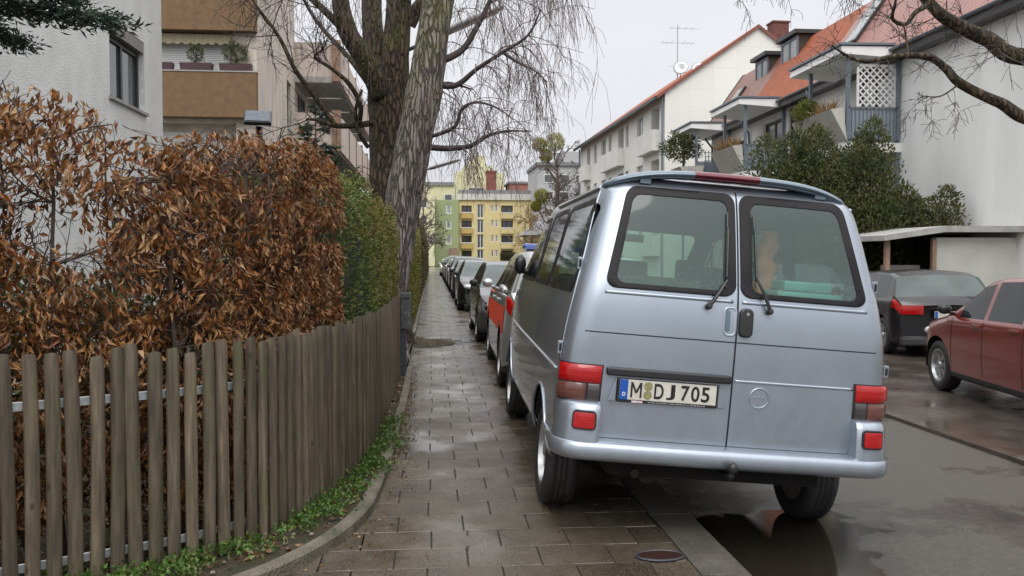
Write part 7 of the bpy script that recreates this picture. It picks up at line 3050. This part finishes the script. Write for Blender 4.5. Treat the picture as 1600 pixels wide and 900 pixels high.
# ------------------------------------------------------------------ passenger cars
M['car_glass'] = pm('car_glass_dark', (0.012, 0.015, 0.015), 0.04, (0.025, 0.03, 0.03), 1.5, spec=.35)
M['car_screen'] = pm('car_windscreen', (0.06, 0.085, 0.08), 0.05, (0.03, 0.04, 0.038), 2.2, spec=.7)
M['trim_grey'] = pm('lower_trim', (0.028, 0.028, 0.03), .55)
PAINTS = {
    'black': paint('black_paint', (0.012, 0.012, 0.014), .2, .25),
    'plum': paint('dark_plum_paint', (0.006, 0.005, 0.007), .0, .25, .4),
    'graphite': paint('graphite_paint', (0.03, 0.032, 0.036), .6, .3),
    'silver': paint('silver_paint', (0.50, 0.51, 0.52), .75, .33),
    'darkgrey': paint('dark_grey_paint', (0.09, 0.095, 0.10), .6, .3),
    'red': paint('copper_red_paint', (0.22, 0.025, 0.014), .35, .3),
    'blue': paint('dark_blue_paint', (0.02, 0.03, 0.06), .4, .3),
    'white': paint('white_paint', (0.70, 0.70, 0.68), .0, .3),
}
CAR_TOP = {
    'hatch': [(0, .78), (.012, .96), (.10, .93), (.22, 1.0), (.45, 1.0), (.56, .955), (.76, .665), (.93, .56), (.985, .46), (1, .40)],
    'suv': [(0, .80), (.012, .99), (.07, .95), (.16, 1.0), (.50, 1.0), (.58, .965), (.74, .70), (.93, .62), (.985, .52), (1, .44)],
}
def make_car(label, kind, color, loc, bearing, roll, L=4.15, W=1.74, H=1.45, wb=2.55, ro=.72, cat='car', wr=.31, name='parked_car', group=None, lod=24, spokes=5, cap=False):
    t = thing(name, label, cat, loc, group=group)
    t.rotation_euler = (0, R(roll), R(-bearing))
    pt = PAINTS[color]
    hw = W / 2
    z0 = .20
    # silhouette keys: (fraction along, height)
    if kind == 'suv':
        K = [(0, .62 * H), (.015, .66 * H), (.035, .70 * H), (.085, .95 * H), (.16, .995 * H), (.35, 1.0 * H), (.52, .985 * H), (.585, .955 * H), (.745, .70 * H), (.90, .635 * H), (.97, .55 * H), (1, .44 * H)]
        RG, WSc = (.035, .085), (.585, .745)
    else:
        K = [(0, .60 * H), (.015, .66 * H), (.035, .70 * H), (.125, .94 * H), (.20, .985 * H), (.36, 1.0 * H), (.50, .985 * H), (.565, .95 * H), (.745, .66 * H), (.90, .58 * H), (.97, .50 * H), (1, .40 * H)]
        RG, WSc = (.035, .125), (.565, .745)
    fk = np.array([k[0] for k in K])
    zk = np.array([k[1] for k in K])
    def top(f):
        return np.interp(f, fk, zk)
    def belt(f):
        b = (.655 * H) + (f - .5) * (-.05)
        return np.minimum(b, top(f) - .045)
    def half(f):
        r = np.clip(1 - f / .07, 0, 1)
        q = np.clip((f - .86) / .14, 0, 1)
        return hw * (1 - .10 * r ** 2 - .20 * q ** 2.2)
    def low(f):
        return z0 + .06 * np.clip(1 - f / .06, 0, 1) + .05 * np.clip((f - .94) / .06, 0, 1)
    vk = np.array([0, .10, .16, .30, .45, .50, .72, .80, 1.0])
    def P(u, f):
        u = np.asarray(u, float)
        u = np.where(u > 1, u - 2, u)
        u = np.where(u < -1, u + 2, u)
        f = np.clip(np.asarray(f, float), 0, 1)
        s = np.where(u < 0, -1.0, 1.0)
        a = np.abs(u)
        w, tp, bl, lo = half(f), top(f), belt(f), low(f)
        g = tp - bl
        wrf = w * .955 - np.maximum(g - .05, 0) * .36
        dz = np.minimum(.06, g * .5)
        X = np.stack([w * 0, w * .90, w * .975, w, w * .985, w * .955, wrf, wrf - .10, w * 0], 1)
        Z = np.stack([lo, lo, lo + .09, lo * 0 + .40 * H, bl - .05, bl, tp - dz, tp - dz * .2, tp + .018], 1)
        i = np.clip(np.searchsorted(vk, a, side='right') - 1, 0, len(vk) - 2)
        r = (a - vk[i]) / (vk[i + 1] - vk[i])
        n_ = np.arange(len(a))
        def cr(A):
            p1, p2 = A[n_, i], A[n_, i + 1]
            p0 = A[n_, np.maximum(i - 1, 0)]
            p3 = A[n_, np.minimum(i + 2, len(vk) - 1)]
            m1 = (p2 - p0) * .28
            m2 = (p3 - p1) * .28
            return (2 * r ** 3 - 3 * r ** 2 + 1) * p1 + (r ** 3 - 2 * r ** 2 + r) * m1 + (-2 * r ** 3 + 3 * r ** 2) * p2 + (r ** 3 - r ** 2) * m2
        x, z = cr(X), cr(Z)
        # plan curvature of nose and tail
        y = -ro + L * f
        e_ = (x / hw) ** 2
        y = y + np.clip(1 - f / .15, 0, 1) * .10 * e_ - np.clip((f - .8) / .2, 0, 1) * .24 * e_
        return np.stack([s * np.maximum(x, 0), y, z], -1)
    us = np.unique(np.concatenate([np.linspace(0, .10, 3), np.linspace(.10, .5, 15), np.linspace(.5, .72, 6), np.linspace(.72, .80, 4), np.linspace(.80, 1, 7)]))
    us = np.concatenate([-us[::-1][:-1], us[1:-1]]) if False else np.concatenate([-us[::-1][:-1], us[:-1]])
    us = us[1:] if abs(us[0] + 1) < 1e-9 and False else us
    fs = np.unique(np.round(np.concatenate([np.linspace(0, .035, 4), np.linspace(.035, .16, 9), np.linspace(.16, .9, 60), np.linspace(.9, 1, 10), [RG[0], RG[1], WSc[0], WSc[1], .15, .30, .32, .50, .52, .55, .70]]), 5))
    arch = wr + .055
    holes = [lambda p, cy=cy: np.where(np.abs(p[:, 0]) > hw * .55, np.hypot(p[:, 1] - cy, p[:, 2] - wr) - arch, 9.) for cy in (0, wb)]
    pv, F, uu, ff = shell_grid(P, us, fs, holes, True)
    um = np.abs(uu[F])
    um = um.mean(1)
    sgn = np.sign(uu[F].mean(1))
    fm = ff[F].mean(1)
    side = (um > .5) & (um < .72)
    if kind == 'suv':
        wins = [(.085, .29), (.31, .49), (.51, .665)]
    else:
        wins = [(.15, .30), (.32, .50), (.52, .665)]
    g_rear = (um > .74) & (fm > RG[0]) & (fm < RG[1])
    g_front = (um > .74) & (fm > WSc[0]) & (fm < WSc[1])
    used_ = g_rear | g_front
    np_parts = []
    for (a, b) in wins:
        for sg in (-1, 1):
            m = side & (fm > a) & (fm < b) & (sgn == sg)
            np_parts.append(('side_window', m, M['car_glass']))
            used_ |= m
    np_parts.append(('rear_window', g_rear, M['car_screen']))
    np_parts.append(('windscreen', g_front, M['car_screen']))
    body = ~used_ & (um > .16)
    sill = ~used_ & (um <= .16)
    np_parts += [('body', body, pt), ('lower_trim', sill, M['trim_grey'])]
    for nm, m, mt2 in np_parts:
        if not m.any():
            continue
        Fm = F[m]
        vi, inv = np.unique(Fm, return_inverse=True)
        o = np_mesh(nm, pv[vi], inv.reshape(-1, 4), mt2, t, smooth=True)
        if nm == 'body':
            o.data.set_sharp_from_angle(angle=R(50))
    # nose and tail panels close the shell
    for f, nm in ((0.0, 'tail_panel'), (1.0, 'nose_panel')):
        q = P(us, np.full(len(us), f))
        mb = MB()
        mb.add(q, [tuple(range(len(us)))])
        obj(nm, mb, pt, t)
    for cy in (0, wb):
        for sg in (-1, 1):
            mb = MB()
            V = []
            a_ = np.linspace(R(-8), R(188), 18)
            for a in a_:
                for xx in (hw * .97, hw * .55):
                    V.append((sg * xx, cy + (arch - .004) * math.cos(a), wr + (arch - .004) * math.sin(a)))
            mb.add(V, [(2 * i, 2 * i + 1, 2 * i + 3, 2 * i + 2) for i in range(17)] + [tuple(2 * i + 1 for i in range(18))])
            obj('arch_liner', mb, M['black_plastic'], t)
            make_wheel(t, sg * (hw - .115), cy, wr, .20, sg, spokes, cap=cap, lod=lod)
    yb_, yf = -ro, -ro + L
    # lamps
    for sg in (-1, 1):
        mb = MB()
        U_, F_ = np.meshgrid(np.linspace(.40, .495, 6), np.linspace(.0, .05, 6), indexing='ij')
        q_ = P(sg * U_.ravel(), F_.ravel())
        q_[:, 0] += sg * .008
        q_[:, 1] -= .012
        ix = np.arange(36).reshape(6, 6)
        mb.add(q_, [tuple(f_) for f_ in np.stack([ix[:-1, :-1], ix[1:, :-1], ix[1:, 1:], ix[:-1, 1:]], -1).reshape(-1, 4)])
        xa_, xb_ = sorted((sg * hw * .50, sg * hw * .885))
        V_ = []
        for i_ in range(9):
            x_ = xa_ + (xb_ - xa_) * i_ / 8
            yy_ = yb_ + .10 * (x_ / hw) ** 2 - .014
            V_ += [(x_, yy_, .50 * H), (x_, yy_ - .006, .55 * H), (x_, yy_, .605 * H), (x_, yy_ + .05, .605 * H), (x_, yy_ + .05, .50 * H)]
        mb.add(V_, [(5 * i_ + j_, 5 * i_ + (j_ + 1) % 5, 5 * i_ + 5 + (j_ + 1) % 5, 5 * i_ + 5 + j_) for i_ in range(8) for j_ in range(5)] + [(0, 1, 2, 3, 4), (40, 41, 42, 43, 44)])
        obj('tail_light', mb, M['red_lens'], t, angle=50)
        mb = MB()
        mb.ico((sg * hw * .66, yf - .165, .475 * H), .17, .17, .075, 2)
        hl_ = obj('headlight', mb, M['clear_lens'], t, smooth=True)
        mb = MB()
        c = P(np.array([sg * .50]), np.array([WSc[1] - .035]))[0]
        mb.ico((c[0] + sg * .10, c[1], c[2] + .09), .085, .05, .065, 2)
        mb.tube([(c[0] - sg * .02, c[1], c[2] + .03), (c[0] + sg * .08, c[1], c[2] + .06)], .02, 6)
        obj('wing_mirror', mb, pt if color in ('silver', 'white') else M['black_plastic'], t, smooth=True)
        # shut lines and handles
        for f in (.30, .51, .70):
            uu_ = np.linspace(.18, .49, 14) * sg
            a = P(uu_, np.full(14, f))
            b = P(uu_, np.full(14, f + .0022))
            n_ = np.array([sg * .0025, 0, 0])
            mb = MB()
            mb.add(np.concatenate([a + n_, b + n_]), [(i, i + 1, 15 + i, 14 + i) for i in range(13)])
            obj('door_gap', mb, M['gap'], t)
        for f in (.34, .545):
            c = P(np.array([sg * .43]), np.array([f]))[0]
            mb = MB()
            mb.obox((c[0] + sg * .012, c[1], c[2]), (1, 0, 0), (0, 1, 0), (0, 0, 1), .014, .09, .014)
            obj('door_handle', mb, pt, t, bevel=.005)
    mb = MB()
    mb.box(-hw * .42, hw * .42, yf - .03, yf + .012, .355 * H, .395 * H)
    mb.box(-hw * .60, hw * .60, yf - .05, yf + .010, .17 * H, .235 * H)
    obj('grille', mb, M['trim_grey'], t, bevel=.006)
    mb = MB()
    mb.box(-.26, .26, yf + .002, yf + .022, .255 * H, .255 * H + .11)
    fp = obj('number_plate', mb, M['plate_white'], t)
    mb = MB()
    mb.box(.215, .257, yf + .0222, yf + .024, .255 * H + .003, .255 * H + .107)
    obj('country_band', mb, M['plate_blue'], fp)
    mb = MB()
    zp = .50 * H
    mb.box(-.26, .26, yb_ - .022, yb_ + .0, zp - .055, zp + .055)
    rp_ = obj('number_plate', mb, M['plate_white'], t)
    mb = MB()
    mb.box(-.257, -.215, yb_ - .024, yb_ - .0222, zp - .052, zp + .052)
    obj('country_band', mb, M['plate_blue'], rp_)
    mb = MB()
    mb.box(-hw * .9, hw * .9, yb_ - .02, yb_ + .12, .20, .33)
    obj('bumper', mb, M['trim_grey'], t, bevel=.03)
    mb = MB()
    mb.box(-hw * .52, hw * .52, yb_ + .2, yf - .3, .17, .5)
    obj('underbody', mb, M['gap'], t)
    return t, P

# ambulance car just ahead of the van, facing away, left wheels on the pavement
NEF, NP = make_car('silver emergency car with red side stripes and blue roof light ahead of the van', 'suv', 'silver', (1.66, 10.20, -.06), 1.0, 4.0, L=4.55, W=1.82, H=1.64, wb=2.68, ro=.85, wr=.335, lod=32, name='emergency_car')
M['signal_red'] = pm('fluorescent_red', (0.90, 0.075, 0.02), .4, (.82, .06, .018), 3)
for (u0, u1, f0, f1) in ((.30, .405, .06, .90), (.18, .29, .76, .86), (.465, .49, .60, .80)):
    for sg in (-1, 1):
        mb = MB()
        U_, F_ = np.meshgrid(np.linspace(u0, u1, 10), np.linspace(f0, f1, 40), indexing='ij')
        p = NP(sg * U_.ravel(), F_.ravel())
        y_, z_ = p[:, 1], p[:, 2]
        p[:, 0] += sg * .004
        ix = np.arange(400).reshape(10, 40)
        Fc = np.stack([ix[:-1, :-1], ix[1:, :-1], ix[1:, 1:], ix[:-1, 1:]], -1).reshape(-1, 4)
        cy_, cz_ = y_[Fc].mean(1), z_[Fc].mean(1)
        ok = (np.hypot(cy_ - 2.68, cz_ - .335) > .42) & (np.hypot(cy_, cz_ - .335) > .42)
        mb.add(p, [tuple(q) for q in Fc[ok]])
        obj('side_stripe', mb, M['signal_red'], NEF, smooth=True)
mb = MB()
mb.box(-.56, .56, 1.44, 1.66, 1.665, 1.75)
lb_ = obj('light_bar', mb, pm('blue_beacon', (0.01, 0.06, 0.30), .15, coat=1), NEF, bevel=.04)
mb = MB()
mb.box(-.50, .50, 1.46, 1.66, 1.635, 1.664)
obj('light_bar_foot', mb, M['black_plastic'], lb_)

G_ROW = 'cars parked half on the pavement facing the camera'
def facing(label, kind, color, yfront, xo=.76, **kw):
    W = kw.get('W', 1.74)
    wb = kw.get('wb', 2.55)
    return make_car(label, kind, color, (xo + W / 2, yfront + wb, -.062), 180, -4.0, group=G_ROW, **kw)[0]
facing('very dark hatchback facing the camera, next beyond the emergency car', 'hatch', 'black', 15.65, H=1.50, lod=32)
facing('black hatchback facing the camera with a wide windscreen, second beyond the emergency car', 'hatch', 'black', 25.0, .70, H=1.50)
facing('dark compact car facing the camera, third beyond the emergency car', 'hatch', 'darkgrey', 32.0, .72, H=1.48)
facing('black sport utility car facing the camera, fourth beyond the emergency car', 'suv', 'black', 38.0, .72, H=1.62, W=1.8)
facing('silver car facing the camera between darker cars in the distance', 'hatch', 'silver', 44.3, .72, H=1.50)
facing('dark blue van-like car facing the camera just beyond the distant silver car', 'suv', 'blue', 50.6, .72, H=1.68, W=1.8)
facing('distant dark grey car facing the camera, second beyond the silver one', 'hatch', 'darkgrey', 57.0, .72)
facing('distant black car facing the camera, third beyond the silver one', 'suv', 'black', 63.5, .72, H=1.6)
facing('farthest small white car facing the camera at the end of the row', 'hatch', 'white', 72.0, .62)
# far side of the street
G_BAY = 'cars parked in the bay across the street'
make_car('dark plum hatchback seen from behind in the bay across the street', 'hatch', 'plum', (8.50, 13.9, -.113), 8, 0, L=3.95, W=1.72, H=1.42, wb=2.45, ro=.70, lod=32, group=G_BAY)
make_car('copper red car at the right edge with silver wheel covers', 'hatch', 'red', (6.66, 7.45, -.113), 9, 0, L=4.0, W=1.70, H=1.45, wb=2.5, ro=.70, lod=40, cap=True, spokes=7, group=G_BAY)
make_car('silver car in front of the plum hatchback, partly hidden by the van', 'hatch', 'silver', (8.55, 19.2, -.113), 2, 0, L=4.1, W=1.7, H=1.50, wb=2.5, ro=.70, group=G_BAY)
